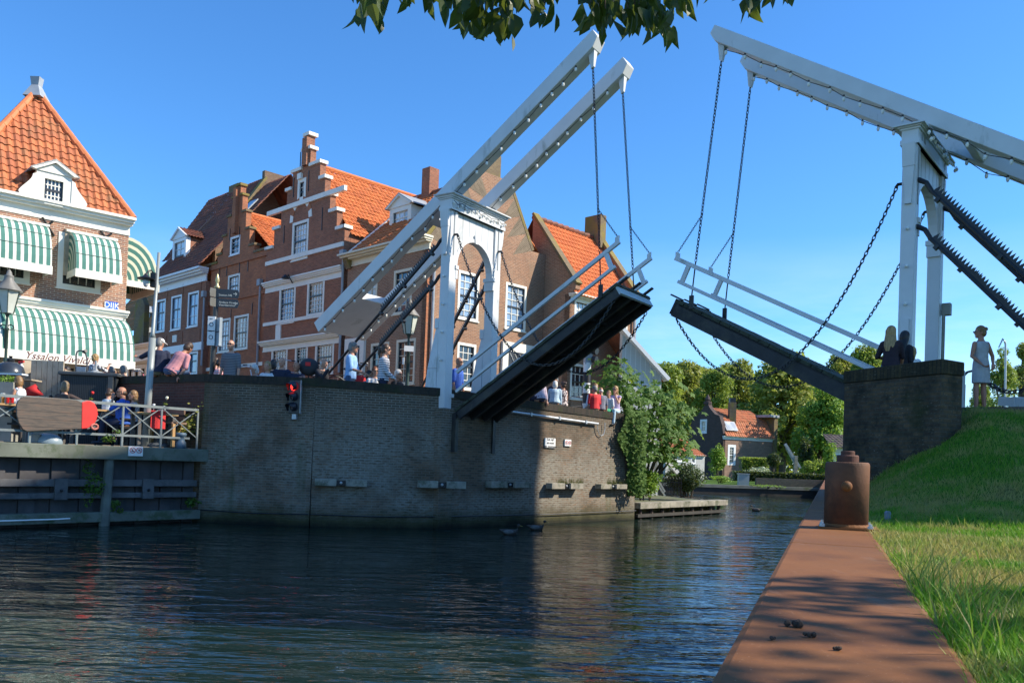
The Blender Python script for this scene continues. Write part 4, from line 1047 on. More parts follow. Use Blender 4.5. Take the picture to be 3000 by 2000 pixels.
f.anchors([(492, 846, 880), (538, 832, 872), (591, 820, 858), (489, 982, 1015), (535, 970, 1012), (587, 962, 1000)], B_DARK)
drainpipe(f, 603, 868, 1070)
bk = -5.0
zr_ = f.uv(668, 583, bk)[1]; W_ = f.P(0, zr_, bk)-f.P(0, z1_-.05, .45)
pantile('roof', T_DK, ha, f.P(aL, z1_-.05, .45), UF, W_, [(0, 0), (aR-aL-.2, 0), (aR-aL-.2, W_.length), (0, W_.length)])
MB().quad(f.P(aL, zr_, bk), f.P(aR, zr_, bk), f.P(aR, z0_, 2*bk), f.P(aL, z0_, 2*bk)).build('rear_roof', T_DK, ha)
mb = MB().prism([f.P(aL-.02, SZ, -.02), f.P(aL-.02, z1_, -.02), f.P(aL-.02, z1_+.1, .4), f.P(aL-.02, zr_+.2, bk), f.P(aL-.02, z0_, 2*bk), f.P(aL-.02, SZ, 2*bk)], -UF*.25); mb.build('gable_end', B_DARK, ha)
chimney(ha, f.P(aL+.2, 0, bk), 1.2, .8, zr_-.4, f.uv(672, 566, bk)[1]+.2, rzF, B_OLD, False)
o = -.75; u0, zz0, u1, zz1 = f.rect(508, 546, 700, 795, o)
dormer(ha, f, (u0+u1)/2, u1-u0+.05, zz0, zz1, o, 2.4, WHITE, G_NET, 2, 4, B_DARK, T_DK)
mb = MB(); sk = f.P(aR-2.3, 0, 0); q0 = f.P(0, z1_, .45)
base = f.P(aR-1.6, z1_-.05, .45)+W_.normalized()*W_.length*.58+W_.normalized().cross(UF).normalized()*-.09
if (W_.cross(UF)).z < 0: pass
nrm = UF.cross(W_).normalized(); base = f.P(aR-1.9, z1_-.05, .45)+W_*.56+nrm*.08
mb.obox(base, UF*.9, W_.normalized()*1.5, nrm*.06); sk = mb.build('skylight', LEAD, ha)
MB().obox(base+nrm*.062+UF*.08+W_.normalized()*.08, UF*.74, W_.normalized()*1.34, nrm*.01).build('pane', G_SKY, sk)
# ---- gabled house rising behind, its gable turned to the right
hg = thing('rear_gabled_house', 'mossy brown brick gable with chimney rising behind the narrow house', 'house', at(760, 600, 52))
BRN = brick('brown_brick', (.27, .17, .11), (.18, .115, .08), (.25, .20, .14), .21, .058, .4)
f = Facade(hg, at(805, 600, 52), UR, BRN)
um_, ztop = f.uv(805, 530); z3 = f.uv(805, 517)[1]+.2
ul_, ze2 = f.uv(728, 618); w2 = um_-ul_
f.wall([(um_-w2-2, SZ), (um_+w2+2, SZ), (um_+w2+2, ze2-2.5), (um_+.7, ztop), (um_+.7, z3), (um_-.7, z3), (um_-.7, ztop), (um_-w2-2, ze2-2.5)])
W_ = f.u*(w2+1.3)+Z*(ztop-ze2+2.5)
pantile('roof', T_DK, hg, f.P(um_-w2-2, ze2-2.5, -.3)-UF*7, UF, W_, [(0, 0), (7, 0), (7, W_.length), (0, W_.length)])
mb = MB().bar(f.P(um_-w2-2, ze2-2.4, -.1), f.P(um_-.6, ztop+.05, -.1), .4, .14, f.n.cross(W_)); mb.bar(f.P(um_+w2+2, ze2-2.4, -.1), f.P(um_+.6, ztop+.05, -.1), .4, .14, Z); mb.build('gable_coping', B_OLD, hg)
f.anchors([(808, 528, 565)])
# ---------------------------------------------------------------- café house with awnings (left)
UE = V((sin(radians(47)), cos(radians(47)), 0)); E0 = at(368, 900, 28.5); E0.z = 0
he = thing('cafe_house', 'brick café house with tall hipped tile roof and green-white striped awnings', 'house', V((E0.x, E0.y, SZ)))
f = Facade(he, E0, UE, B_E); rzE = math.atan2(UE.y, UE.x)
zc1 = f.uv(372, 640)[1]; zc0 = f.uv(372, 690)[1]
uap = f.uv(106, 300)[0]
for _ in range(30): uap = f.uv(106, 290, uap*.78)[0]
W2_ = -uap; uL = 2*uap
# windows of the upper floor
def winx(xl, xr, yt, yb): return f.rect(xl, xr, yt, yb)
we = [winx(168, 297, 690, 850), winx(-40, 90, 660, 822)]
we2 = [winx(-6, 22, 1024, 1150), winx(186, 234, 1060, 1180)]
b1 = f.uv(200, 911)[1]
f.wall([(0, SZ-.3), (0, zc1-.1), (uL, zc1-.1), (uL, SZ-.3)], we+we2)
for h in we: f.win(h, 4, 0, 2, G_DARK, OFFW, DARK, fw=.17, dep=.1, proud=.03)
for h in we2: f.win(h, 2, 1, 2, G_DARK, CREAM, DARK, fw=.2)
f.cornice(uL, .02, zc0, zc1, OFFW, .34)
f.cornice(uL, .01, b1-.24, b1+.24, OFFW, .22, 'shop_cornice')
mb = MB()
for x in (30, 172, 300, 372):
    u = f.uv(x, 1100)[0]-.05; f.box(mb, u-.22, SZ-.2, u+.02, b1-.3, .0, .07)
build_split(mb, 'shop_pilaster', CREAM, he)
mb = MB()
for px, py in ((123, 637), (132, 667), (294, 676), (307, 694)): pass
for (x0, y0), (x1, y1) in (((123, 637), (158, 692)), ((138, 662), (155, 648)), ((294, 677), (308, 696)), ((308, 696), (326, 685))):
    mb.tube([f.P(*f.uv(x0, y0), .04), f.P(*f.uv(x1, y1), .04)], .035, 5)
build_split(mb, 'wall_anchor', BLACK, he)
# street name plate
h = f.rect(308, 345, 888, 902)
pl = f.box(MB(), h[0], h[1]-.05, h[2], h[3]+.05, 0, .03).build('street_sign', plain('sign_blue', (.02, .12, .55), .35, .05), he)
text('DIJK', 'lettering', SIGN, pl, f.P((h[0]+h[2])/2, (h[1]+h[3])/2, .032), f.u, Z, .26)
# hipped roof
apz = f.uv(108, 268, W2_*-.9)[1]
o_ = .10; dap = -W2_*.78; ap = f.P(uap, 0, dap); apz = f.uv(108, 272, dap)[1]; ap.z = apz
eL, eR = f.P(uL-o_, zc1-.02, o_), f.P(o_, zc1-.02, o_)
W_ = (ap-(eL+eR)/2); wl = W_.length; wid = (eR-eL).length
pantile('roof', T_E, he, eL, UE, W_, [(0, 0), (wid, 0), (wid/2+.02, wl), (wid/2-.02, wl)], tw=.225, th=.28, amp=.03)
back_ = f.n*-9.
for e, sg in ((eL, -1), (eR, 1)):
    q = [e, e+back_*1.3, ap+back_, ap]
    W3 = (ap-e)-f.n*((ap-e).dot(f.n)); 
    pantile('roof', T_E if sg < 0 else T_DK, he, e, -f.n, W3, [(0, 0), (11.5, 0), (11.5-(-(ap-e).dot(f.n)), W3.length), (-(ap-e).dot(f.n), W3.length)], tw=.27, th=.36)
mb = MB(); HIPT = plain('hip_tile', (.56, .17, .06), .7, .2, 6)
for e in (eL, eR):
    d = ap-e; n_ = int(d.length/.42); L_ = d.length
    for i in range(n_): mb.tube([e+d*(i/n_)+Z*.03, e+d*((i+1.08)/n_)+Z*.07], [.125, .105], 8)
mb.build('hip_tiles', HIPT, he)
mb = MB().tube([ap+Z*.05, ap+back_+Z*.05], .13, 8); mb.build('ridge_tiles', T_DK, he)
for c in (ap, ap+back_*.72):
    mb = MB(); mb.hexa([c+V((-.3, -.3, -.2)), c+V((.3, -.3, -.2)), c+V((.3, .3, -.2)), c+V((-.3, .3, -.2))], [c+V((-.12, -.12, .22)), c+V((.12, -.12, .22)), c+V((.12, .12, .22)), c+V((-.12, .12, .22))])
    mb.hexa([c+V((-.12, -.12, .223)), c+V((.12, -.12, .223)), c+V((.12, .12, .223)), c+V((-.12, .12, .223))], [c+V((-.16, -.14, .5)), c+V((.16, -.14, .5)), c+V((.16, .14, .5)), c+V((-.16, .14, .5))]); mb.build('lead_finial', LEAD, he)
f.box(MB(), uL, SZ, 0, zc1-.12, -12, -.31).build('side_walls', B_E, he)
oD = .22; u0, z0_, u1, z1_ = f.rect(104, 208, 510, 594, oD)
dormer(he, f, (u0+u1)/2, u1-u0, z0_-.1, z1_, oD, 2.6, OFFW, G_DARK, 5, 4, scroll=True)
# striped awnings
AWN = stripes('awning_stripe', (.66, .66, .58), (.075, .20, .165), 1/.205, 'U', .56, .8)
AWC = stripes('awning_stripe_cheek', (.56, .56, .42), (.06, .17, .14), 6, 'U', .56, .8)
VAL = plain('awning_valance', (.76, .72, .62), .7, .04)
ROD = plain('awning_seam', (.10, .17, .15), .7)
def awning(parent, fc, u0, u1, zt, zb, out, name='awning', lab=None, cheeks=(True, True)):
    N_ = 8; prof = [(out*sin(pi/2*i/N_)**.85 if i else .06, zb+(zt-zb)*(1-(1-cos(pi/2*i/N_)))) for i in range(N_+1)]
    mb = MB()
    for i in range(N_):
        a, b = prof[i], prof[i+1]; mb.quad(fc.P(u0, b[1], b[0]), fc.P(u1, b[1], b[0]), fc.P(u1, a[1], a[0]), fc.P(u0, a[1], a[0]))
    aw = mb.build(name, AWN, parent); 
    if lab: aw['label'] = lab
    mb = MB(); mb.uv = []
    for e, on in ((u0, cheeks[0]), (u1, cheeks[1])):
        if not on: continue
        for i in range(N_):
            a, b = prof[i], prof[i+1]; R_ = 5
            for j in range(R_):
                g = lambda p, q: fc.P(e, zb+(p[1]-zb)*q, p[0]*q)
                q0, q1 = j/R_, (j+1)/R_
                mb.quad(g(a, q0), g(b, q0), g(b, q1), g(a, q1)); mb.uv.append([q0, 0, q0, 0, q1, 0, q1, 0])
    build_split(mb, 'awning_cheek', AWC, aw)
    mb = MB()
    for i in (2, 4, 6): mb.tube([fc.P(u0, prof[i][1]+.006, prof[i][0]+.006), fc.P(u1, prof[i][1]+.006, prof[i][0]+.006)], .012, 4)
    mb.build('awning_rib', ROD, aw)
    mb = MB(); hv = .26
    mb.obox(fc.P(u0-.02, zb-hv, out-.01), fc.u*(u1-u0+.04), fc.n*.03, Z*hv)
    v = mb.build('valance', VAL, parent)
    for e, on in ((u0, cheeks[0]), (u1, cheeks[1])): MB().obox(fc.P(e-.02, zb-hv*.8, .04), fc.u*.03, fc.n*(out-.06), Z*hv*.8).build('side_valance', VAL, parent)
    MB().obox(fc.P(u0-.1, zt+.0, .0), fc.u*(u1-u0+.2), fc.n*.16, Z*.07).build('awning_rail', VAL, parent)
    return aw, v
d1 = 1.0
za, zb_ = f.uv(250, 690, .05)[1], f.uv(290, 797, d1)[1]
ua, ub = f.uv(223, 790, d1)[0], f.uv(357, 805, d1)[0]
awning(he, f, ua, ub, za, zb_, d1)
MB().obox(f.P(ua-.12, zb_-.1, .0), f.u*.12, f.n*.1, Z*(za-zb_+.2)).build('awning_rail', WOOD, he)
za, zb_ = f.uv(60, 650, .05)[1], f.uv(75, 767, d1)[1]
ub2 = f.uv(152, 775, d1)[0]; awning(he, f, ub2-(ub-ua)-.1, ub2, za, zb_, d1)
d2 = 1.75
za, zb_ = f.uv(200, 918, .05)[1], f.uv(200, 1040, d2)[1]
ub = f.uv(399, 1060, d2)[0]
aw, v = awning(he, f, uL+.6, ub-.05, za, zb_, d2)
tx = f.uv(168, 1054, d2)
hv = .26; mb = None
text('Yssalon Vivaldi', 'lettering', plain('sign_brown', (.12, .03, .03), .6), v, f.P(tx[0], zb_-.13, d2+.024), f.u, Z, .30, .35)
s = Facade(he, E0-f.n*1.3, f.n*-1, B_E)     # awning on the side wall, facing the lane
s.u = -f.n; s.n = UE.copy(); s.p0 = E0.copy()
zA_, zB_ = s.P(0, 0).z+f.uv(372, 735)[1], 0
pz = at(430, 850, 30.5); awning(he, s, .5, 3.2, pz.z+1.55, pz.z+.05, 1.25)
# ---------------------------------------------------------------- houses up the lane between
hl = thing('lane_house', 'small house with orange pantiles and lead dormer far up the lane', 'house', at(430, 1000, 62))
fl_ = Facade(hl, at(352, 1000, 62), UF, B_TAN); u1 = fl_.uv(462, 960)[0]
fl_.wall([(-4, SZ-.3), (u1, SZ-.3), (u1, fl_.uv(430, 975)[1]), (-4, fl_.uv(430, 975)[1])])
e = fl_.uv(430, 965)[1]; W_ = V((0, 0, fl_.uv(420, 840, -3.5)[1]-e))-fl_.n*3.5
pantile('roof', tiles('lane_tiles', (.42, .17, .06), (.28, .15, .06), (.20, .15, .06), .45), hl, fl_.P(-4, e, .3), UF, W_, [(0, 0), (4+u1, 0), (4+u1, W_.length), (0, W_.length)], tw=.3, th=.4)
o = -.4; u0, za, ub_, zb2 = fl_.rect(414, 440, 920, 985, o); dormer(hl, fl_, (u0+ub_)/2, ub_-u0, za, zb2, o, 2.2, LEAD, G_NET, 1, 2)
hl2 = thing('lane_gable', 'narrow brown brick gable with mossy buttress in the lane', 'house', at(385, 1000, 38))
fq = Facade(hl2, at(400, 1000, 52), UF, B_OLD); fq.wall([(-.5, SZ-.3), (1.0, SZ-.3), (1.0, fq.uv(395, 900)[1]), (.3, fq.uv(385, 868)[1]), (-.5, fq.uv(376, 900)[1])])
MB().box(fq.P(.25, SZ+4, -.15), (.5, .3, 3.2), rzF).build('buttress', B_OLD, hl2)
sh = thing('shop_front', 'cream shop front with dark panes in the lane behind the lamp post', 'shop front', at(425, 1050, 40))
fs = Facade(sh, at(372, 1050, 39), UF, OFFW); ue = fs.uv(455, 1050)[0]; zt = fs.uv(420, 1010)[1]
q = [(.2+k*(ue-.2)/4, SZ+.9, .2+(k+1)*(ue-.2)/4-.25, zt-1.0) for k in range(4)]
fs.wall([(-1, SZ-.3), (ue, SZ-.3), (ue, zt), (-1, zt)], q, m=OFFW)
for h in q: fs.win(h, 2, 1, 3, G_DARK, CREAM, DARK, fw=.06)
fs.cornice(-1, ue, zt-.35, zt, OFFW, .3); fs.cornice(-1, ue, zt-1.0, zt-.75, CREAM, .25, 'lower_cornice')
# ---------------------------------------------------------------- right bank: rusty sheet-pile cap, bollards, lawn, abutment
AC = math.atan2(2430-1500, FPX); CD = V((sin(AC), cos(AC), 0)); CN = V((cos(AC), -sin(AC), 0))
CZ = 1.28; CW = .585
K0 = on_z(2067, 2000, CZ); K0 -= CD*K0.dot(CD); K0.z = 0
def cap(t, d, z=0): return K0+CD*t+CN*d+Z*z
t = NT('rusty_steel'); p = t.pos()
n = t.noise(p, 2.2, 6, .65); n2 = t.noise(p, 24, 4, .7); n3 = t.noise(p, 90, 2, .6)
c = t.ramp(n, (.28, (.115, .044, .014)), (.5, (.195, .074, .019)), (.72, (.245, .102, .03)))
c = t.mix(t.ramp(t.noise(p, 5, 4, .7, (1, .25, 1)), (.60, 0), (.74, .45)), c, (.30, .21, .15)); c = t.mix(t.ramp(t.noise(p, 1.1, 5, .7), (.5, 0), (.68, .6)), c, (.085, .036, .016)); c = t.mix(t.ramp(n2, (.55, 0), (.72, .5)), c, (.12, .045, .02)); c = t.mix(t.ramp(n3, (.68, 0), (.74, .55)), c, (.42, .30, .2))
t.set(Base_Color=c, Roughness=.78, Metallic=0., Specular_IOR_Level=.35); t.bump(t.math('ADD', t.math('MULTIPLY', n2, .5), t.math('MULTIPLY', n3, .4)), .22, .006); RUST = t.m
ct = thing('sheet_pile_cap', 'long flat rusty steel cap of the quay running from the foreground to the far bank', 'quay edge', cap(3, .3))
k = -3.
while k < 62:
    L_ = 5.2 if k != -3 else 8.85
    MB().obox(cap(k, 0, CZ-.16), CD*(L_-.006), CN*CW, Z*.16).build('cap_plate', RUST, ct, bevel=.028); k += L_
mb = MB(); q = []
for i in range(110): t0 = -3+i*.6; j = i % 2; q += [cap(t0, .12+.22*j), cap(t0+.3, .12+.22*j)]
for a, b in zip(q, q[1:]): mb.quad(a-Z*.8, b-Z*.8, b+Z*(CZ-.15), a+Z*(CZ-.15))
mb.build('sheet_pile', plain('pile_rust', (.10, .045, .025), .8, .3, 3), ct)
RUSTD = plain('bollard_rust', (.125, .05, .022), .75, .35, 5, bump=.25, dirt=((.05, .024, .014), 3, .5))
def bollard(t, lab):
    o = cap(t, .385, CZ); r = thing('mooring_bollard', lab, 'bollard', o); c = o
    po = MB().lathe([(.176, .02), (.176, .535), (.172, .552), (.163, .560), (.001, .562)], c, 40).build('post', RUSTD, r); po.data.polygons.foreach_set('use_smooth', [True]*40+[False]*(40*3+2)); MB().lathe([(.088, .563), (.088, .610), (.080, .620), (.056, .621), (.056, .648), (.05, .654), (.001, .655)], c, 28).build('top_knob', plain('shaded_rust', (.085, .032, .02), .8, .3, 9), r)  # knob rust is toned darker, its shade put into the colour
    MB().obox(c-CD*.20-CN*.215, CD*.40, CN*.46, Z*.02).build('base_plate', RUST, r, bevel=.003)
    mb = MB().lathe([(.178, .02), (.19, .024), (.176, .045)], c, 24); mb.build('weld', RUST, r)
    mb = MB().lathe([(.036, 0), (.034, .05), (.044, .055), (.040, .085), (.018, .098)], c-CD*.165+Z*.36-CN*.005, 14, -CD); mb.build('cross_pin', RUST, r, smooth=True)
    for a, b in ((-1, -1), (1, -1), (-1, 1), (1, 1)): MB().lathe([(.024, .02), (.024, .04), (.014, .041), (.014, .055)], c+CD*.165*a+CN*.185*b, 6).build('bolt', GREY, r)
    return r
bollard(7.62, 'rusty steel bollard with cross pin standing on the quay cap')
CLOD = plain('clod', (.05, .035, .025), .95, .4, 20, bump=.5)
for px, py, s in ((2322, 1832, .016), (2372, 1861, .010), (2452, 1900, .007), (2262, 1870, .006)):
    o = on_z(px, py, CZ+.004); mb = MB()
    for _ in range(7): mb.ball(o+V((R.uniform(-1, 1)*s*1.6, R.uniform(-1, 1)*s, s*.4)), s*R.uniform(.5, .9), 6, 4)
    tag(mb.build('dirt_clod', CLOD), {2322: 'largest dark crumbled dirt clod on the rusty cap', 2372: 'small round dirt clod right of the largest one on the cap', 2452: 'tiny dirt speck furthest right on the rusty cap', 2262: 'tiny dirt speck left of the round clod on the cap'}[px], 'dirt clod', 'dirt clods on the rusty cap')
def dcap(x, y): return (V((x, y, 0))-K0).dot(CN)-CW
def gz(x, y):
    d = max(0, dcap(x, y)); h = 1.68*ss((y-7.6)/7.6)*min(1, d/1.9)**.85
    if y > 24: h *= max(.15, 1-(y-24)/14)
    h += .05*noise.noise(V((x*.9, y*.9, 0)))*min(1, d*2)+.012*noise.noise(V((x*3, y*3, 4)))
    return 1.235+h+.02*min(d, 3)
t = NT('lawn_soil'); p = t.pos()
n = t.noise(p, .9, 5, .65); n2 = t.noise(p, 14, 5, .7)
c = t.ramp(n, (.32, (.06, .19, .010)), (.52, (.11, .24, .016)), (.66, (.26, .22, .07)))
c = t.mix(t.ramp(n2, (.35, .7), (.65, 0)), c, (.02, .045, .006)); t.set(Base_Color=c, Roughness=.95, Specular_IOR_Level=.1); t.bump(n2, .8, .04)
mb = MB(); nu, nv = 70, 120
tv = [-3+ (62*(j/nv)**1.7) for j in range(nv+1)]; dv = [45*(i/nu)**2.2 for i in range(nu+1)]
for tt in tv:
    for d in dv: q = cap(tt, CW+d-.03); mb.v.append(V((q.x, q.y, gz(q.x, q.y))))
for j in range(nv):
    for i in range(nu): a = j*(nu+1)+i; mb.f.append((a, a+1, a+nu+2, a+nu+1))
tag(mb.build('lawn_ground', t.m, smooth=True), kind='structure')
# grass blades
t = NT('grass_blade'); p = t.pos(); g = t.n('ShaderNodeNewGeometry')
n = t.noise(p, .9, 5, .65); c = t.mix(g.outputs['Random Per Island'], (.085, .24, .014), (.19, .36, .028))
c = t.mix(t.ramp(n, (.44, 0), (.56, .9)), c, (.40, .34, .11)); c = t.mix(t.ramp(g.outputs['Random Per Island'], (.90, 0), (.92, .8)), c, (.34, .28, .12))
t.set(Base_Color=c, Roughness=.55, Specular_IOR_Level=.3)
tr = t.n('ShaderNodeBsdfTranslucent'); t.l(c, tr.inputs[0]); mx = t.n('ShaderNodeMixShader'); mx.inputs[0].default_value = .4
t.l(t.b.outputs[0], mx.inputs[1]); t.l(tr.outputs[0], mx.inputs[2]); t.l(mx.outputs[0], t.out.inputs[0]); GRS = t.m
rg = random.Random(3); vs = []; fs = []
def blade(x, y, h, wd):
    z = gz(x, y)-.01; a = rg.uniform(0, 2*pi); le = h*rg.uniform(.2, .9); b = rg.uniform(0, 2*pi)
    dx, dy = cos(a)*wd, sin(a)*wd; lx, ly = cos(b)*le, sin(b)*le; n_ = len(vs)
    vs.extend(((x-dx, y-dy, z), (x+dx, y+dy, z), (x+dx*.7+lx*.4, y+dy*.7+ly*.4, z+h*.6), (x-dx*.7+lx*.4, y-dy*.7+ly*.4, z+h*.6), (x+lx, y+ly, z+h)))
    fs.extend(((n_, n_+1, n_+2, n_+3), (n_+3, n_+2, n_+4)))
cnt = 0
while cnt < 90000:
    y = 1.4+13.6*rg.random()**1.8; xm = y*.66+.6
    x0 = K0.x+(y-K0.y)*math.tan(AC)+CW/cos(AC)-.02
    x = x0+(max(.2, xm-x0))*rg.random()
    if dcap(x, y) < -.02: continue
    cnt += 1; tall = noise.noise(V((x*1.2, y*1.2, 9)))
    edge = dcap(x, y) < .12
    h = rg.uniform(.03, .075)*(1+.5*max(0, tall))*(1.15 if edge else 1)
    if rg.random() < .012: h *= 1.9
    blade(x, y, h, rg.uniform(.0018, .0038)*(1+y*.06))
for _ in range(260):       # rank tufts against the cap in the foreground
    y = rg.uniform(2.2, 4.6); x0 = K0.x+(y-K0.y)*math.tan(AC)+CW/cos(AC); blade(x0+abs(rg.gauss(.02, .12)), y, rg.uniform(.1, .26), .0035)
me = bpy.data.meshes.new('grass'); me.from_pydata(vs, [], fs); me.materials.append(GRS); go = bpy.data.objects.new('grass', me); col.objects.link(go)
tag(go, 'short sunlit and shaded grass with dry patches beside the rusty cap', 'grass', kind='stuff')
# marker post on the lawn
o = at(2608, 1402, 8.9); o.z = gz(o.x, o.y)
mk = thing('marker_post', 'small grey plastic marker post with rounded top standing in the grass', 'post', o)
mb = MB().prism([o+V((-.025, 0, -.1)), o+V((.02, 0, -.1)), o+V((.02, 0, .09)), o+V((.012, 0, .115)), o+V((-.01, 0, .118)), o+V((-.025, 0, .10))], (0, .06, 0)); mb.build('post', plain('marker_grey', (.16, .20, .26), .5), mk)
# abutment wall
def ab_stain(t, c, pos, uv, b):
    n = t.noise(pos, 2.4, 6, .7); c = t.mix(t.ramp(n, (.44, 0), (.66, .85)), c, (.012, .014, .010))
    sp = t.noise(uv, 16, 3, .6, (1, 2.4, 1)); c = t.mix(t.math('MULTIPLY', t.ramp(sp, (.60, 0), (.72, .7)), t.ramp(t.noise(pos, 1.3, 4), (.4, 0), (.6, 1))), c, (.24, .24, .20))
    return t.mix(t.ramp(t.noise(pos, 1.2, 4), (.55, 0), (.7, .6)), c, (.05, .055, .015))
ABM = brick('abutment_brick', (.17, .115, .06), (.085, .06, .04), (.10, .09, .07), .2, .07, .5, stain=ab_stain, msize=.018)
q0, q1 = at(2474, 1084, 15.0), at(2761, 1050, 13.1); zt = (q0.z+q1.z)/2; q0.z = q1.z = 0
d = (q1-q0).normalized(); nn = V((-d.y, d.x, 0)); nn = nn if nn.x > 0 else -nn
ab = thing('abutment_wall', 'dark mossy brick parapet wall beside the right drawbridge where girls lean', 'wall', q1)
MB().hexa([q0-Z, q1-Z, q1+nn*.46-Z, q0+nn*.46-Z], [q0+Z*(zt-.24), q1+Z*(zt-.24), q1+nn*.46+Z*(zt-.24), q0+nn*.46+Z*(zt-.24)]).build('wall_face', ABM, ab, bevel=.02)
e = .015; a, b = q0-d*e-nn*e, q1+d*e-nn*e; w2 = nn*(.46+2*e)
MB().hexa([a+Z*(zt-.24), b+Z*(zt-.24), b+w2+Z*(zt-.24), a+w2+Z*(zt-.24)], [a+Z*(zt-.02), b+Z*zt, b+w2+Z*(zt-.02), a+w2+Z*(zt-.04)]).build('coping', brick('abutment_coping', (.10, .075, .035), (.05, .04, .025), (.025, .028, .02), .075, .3, .5, stain=ab_stain), ab, bevel=.02)
# approach road of the bridge behind the wall
a_ = V((cos(PR['th']), sin(PR['th']), 0)); pr = V((PR['x'], PR['y'], 0)); qv = V((-a_.y, a_.x, 0))
flat('bridge_approach', [pr-qv*.92-a_*.02, pr-qv*.92+a_*9, pr+qv*1.1+a_*9, pr+qv*1.1-a_*.02], 3.0, PAVE, 4)
# control box, chain barrier, white fence, low wall
o = at(2782, 1046, 16.6); o.z = 2.9
cb = thing('control_box', 'pale grey rounded control box standing right of the far column', 'control box', o)
rz = math.atan2(a_.y, a_.x)
MB().box(o+Z*.48, (.44, .5, .96), 0).build('cabinet', plain('box_grey', (.50, .54, .56), .45, .06), cb, bevel=.07)
MB().tube([o+V((.22, 0, .78)), o+V((.36, 0, .93)), o+V((.6, 0, 1.0))], .025, 6).build('cable', BLACK, cb)
MB().tube([o+V((.3, 0, 0)), o+V((.3, 0, .68))], .03, 6).build('leg', BLACK, cb)
o = at(2950, 1205, 18.5); o.z = gz(o.x, o.y)
wf = thing('white_fence', 'low white wooden bar fence at the right edge of the picture', 'fence', o)
mb = MB().bar(at(2928, 1174, 18.5), at(3080, 1188, 17.5), .1, .2); mb.build('top_rail', BWHITE, wf)
for px in (2982, 3090): q = at(px, 1200, 18.2); MB().box((q.x, q.y, q.z-.15), (.24, .14, .85)).build('fence_post', BWHITE, wf)
mb = MB().bar(at(2975, 1212, 18.1), at(3080, 1222, 17.6), .1, .16); mb.build('lower_rail', BWHITE, wf)
lw = thing('low_dark_wall', 'low dark brick wall on the grass behind the woman in the dress', 'wall', at(2920, 1215, 19.5))
a, b = at(2862, 1216, 19.5), at(2976, 1218, 18.8); za_ = at(2900, 1196, 19.3).z
MB().hexa([V((a.x, a.y, 2)), V((b.x, b.y, 2)), V((b.x, b.y+.4, 2)), V((a.x, a.y+.4, 2))], [V((a.x, a.y, za_)), V((b.x, b.y, za_-.05)), V((b.x, b.y+.4, za_-.05)), V((a.x, a.y+.4, za_))]).build('wall_face', ABM, lw)
cbx = thing('chain_barrier', 'black chain hanging between posts behind the woman in the dress', 'chain barrier', at(2870, 1210, 19))
A_, B_ = at(2862, 1085, 19.2), at(3060, 1100, 17.8)
chain(MB(), sagged(A_, B_, .42), .12, .02, .05).build('chain', BLACK, cbx)
for q in (A_, B_): MB().tube([V((q.x, q.y, 2.2)), q], .045, 8).build('post', BLACK, cbx)
# round brick tower out of the picture on the right, whose shadow lies over the pier
rt_ = thing('round_brick_tower', 'large round brick gate tower outside the picture to the right', 'tower', (26, 14.2, 2))
MB().lathe([(7.65, -2), (7.65, 20.6), (7.8, 20.7), (7.8, 21.2)], (26, 14.2, 2), 48).build('tower_wall', B_DARK, rt_); MB().lathe([(7.8, 0), (.2, 3.2)], (26, 14.2, 23.2), 48).build('roof', T_DK, rt_)
# ---------------------------------------------------------------- vegetation
def clump_leaves(mb, c, r, n, size, rnd, up=.35):
    for _ in range(n):
        d = V((rnd.gauss(0, 1), rnd.gauss(0, 1), rnd.gauss(0, 1))).normalized(); q = V((c.x+d.x*r.x*rnd.uniform(.55, 1.08), c.y+d.y*r.y*rnd.uniform(.55, 1.08), c.z+d.z*r.z*rnd.uniform(.55, 1.08)))
        nrm = (d*.6+V((0, 0, up))+V((rnd.uniform(-1, 1), rnd.uniform(-1, 1), rnd.uniform(-1, 1)))*.8).normalized()
        x, y, _z = basis(nrm); a = rnd.uniform(0, 2*pi); x, y = x*cos(a)+y*sin(a), y*cos(a)-x*sin(a); s = size*rnd.uniform(.6, 1.3)
        mb.quad(q-x*s, q-y*s*.55, q+x*s, q+y*s*.55)
def tree(name, label, base, h, rad, m, seed, n=3600, size=.3, low=.28, group=None, cat='tree', clumps=34, flatz=.9, trunk=.03):
    rnd = random.Random(seed); r = thing(name, label, cat, base, 0, group)
    mt = MB(); b = V(base); top = b+V((rnd.uniform(-.3, .3), rnd.uniform(-.3, .3), h*.8))
    pts = [b-Z*.2, b.lerp(top, .35)+V((rnd.uniform(-1, 1)*.02*h, 0, 0)), b.lerp(top, .7), top]
    mt.tube(pts, [h*trunk, h*trunk*.75, h*trunk*.45, h*trunk*.12], 8)
    cl = []
    for i in range(clumps):
        t_ = rnd.random(); zz_ = low+(1-low)*(t_**.8); wmax = rad*(sin(pi*min(.98, .18+.80*(zz_-low)/(1-low)))**.7)
        a = rnd.uniform(0, 2*pi); q = wmax*sqrt(rnd.uniform(.05, 1))*.80
        cr = rad*rnd.uniform(.26, .46); c = b+V((cos(a)*q, sin(a)*q, h*zz_-cr*.4)); cl.append((c, cr))
        if i % 2 == 0:
            s0 = b.lerp(top, max(.2, min(.9, (c.z-b.z)/h*.75))); mt.tube([s0, s0.lerp(c, .5)+Z*h*.02, c], [h*trunk*.35, h*trunk*.2, h*trunk*.06], 5)
    mt.build('trunk', plain('bark', (.085, .065, .045), .9, .3, 4, bump=.4), r)
    mc = MB()
    for c, cr in cl: clump_leaves(mc, c, V((cr, cr, cr*flatz)), n//clumps, size, rnd)
    mc.build('crown', m, r, uv=False); return r
LF1 = leafmat('tree_leaf_olive', (.23, .26, .05), (.36, .37, .08), .5, .25); LF2 = leafmat('tree_leaf_green', (.19, .27, .045), (.32, .40, .07), .5, .3)
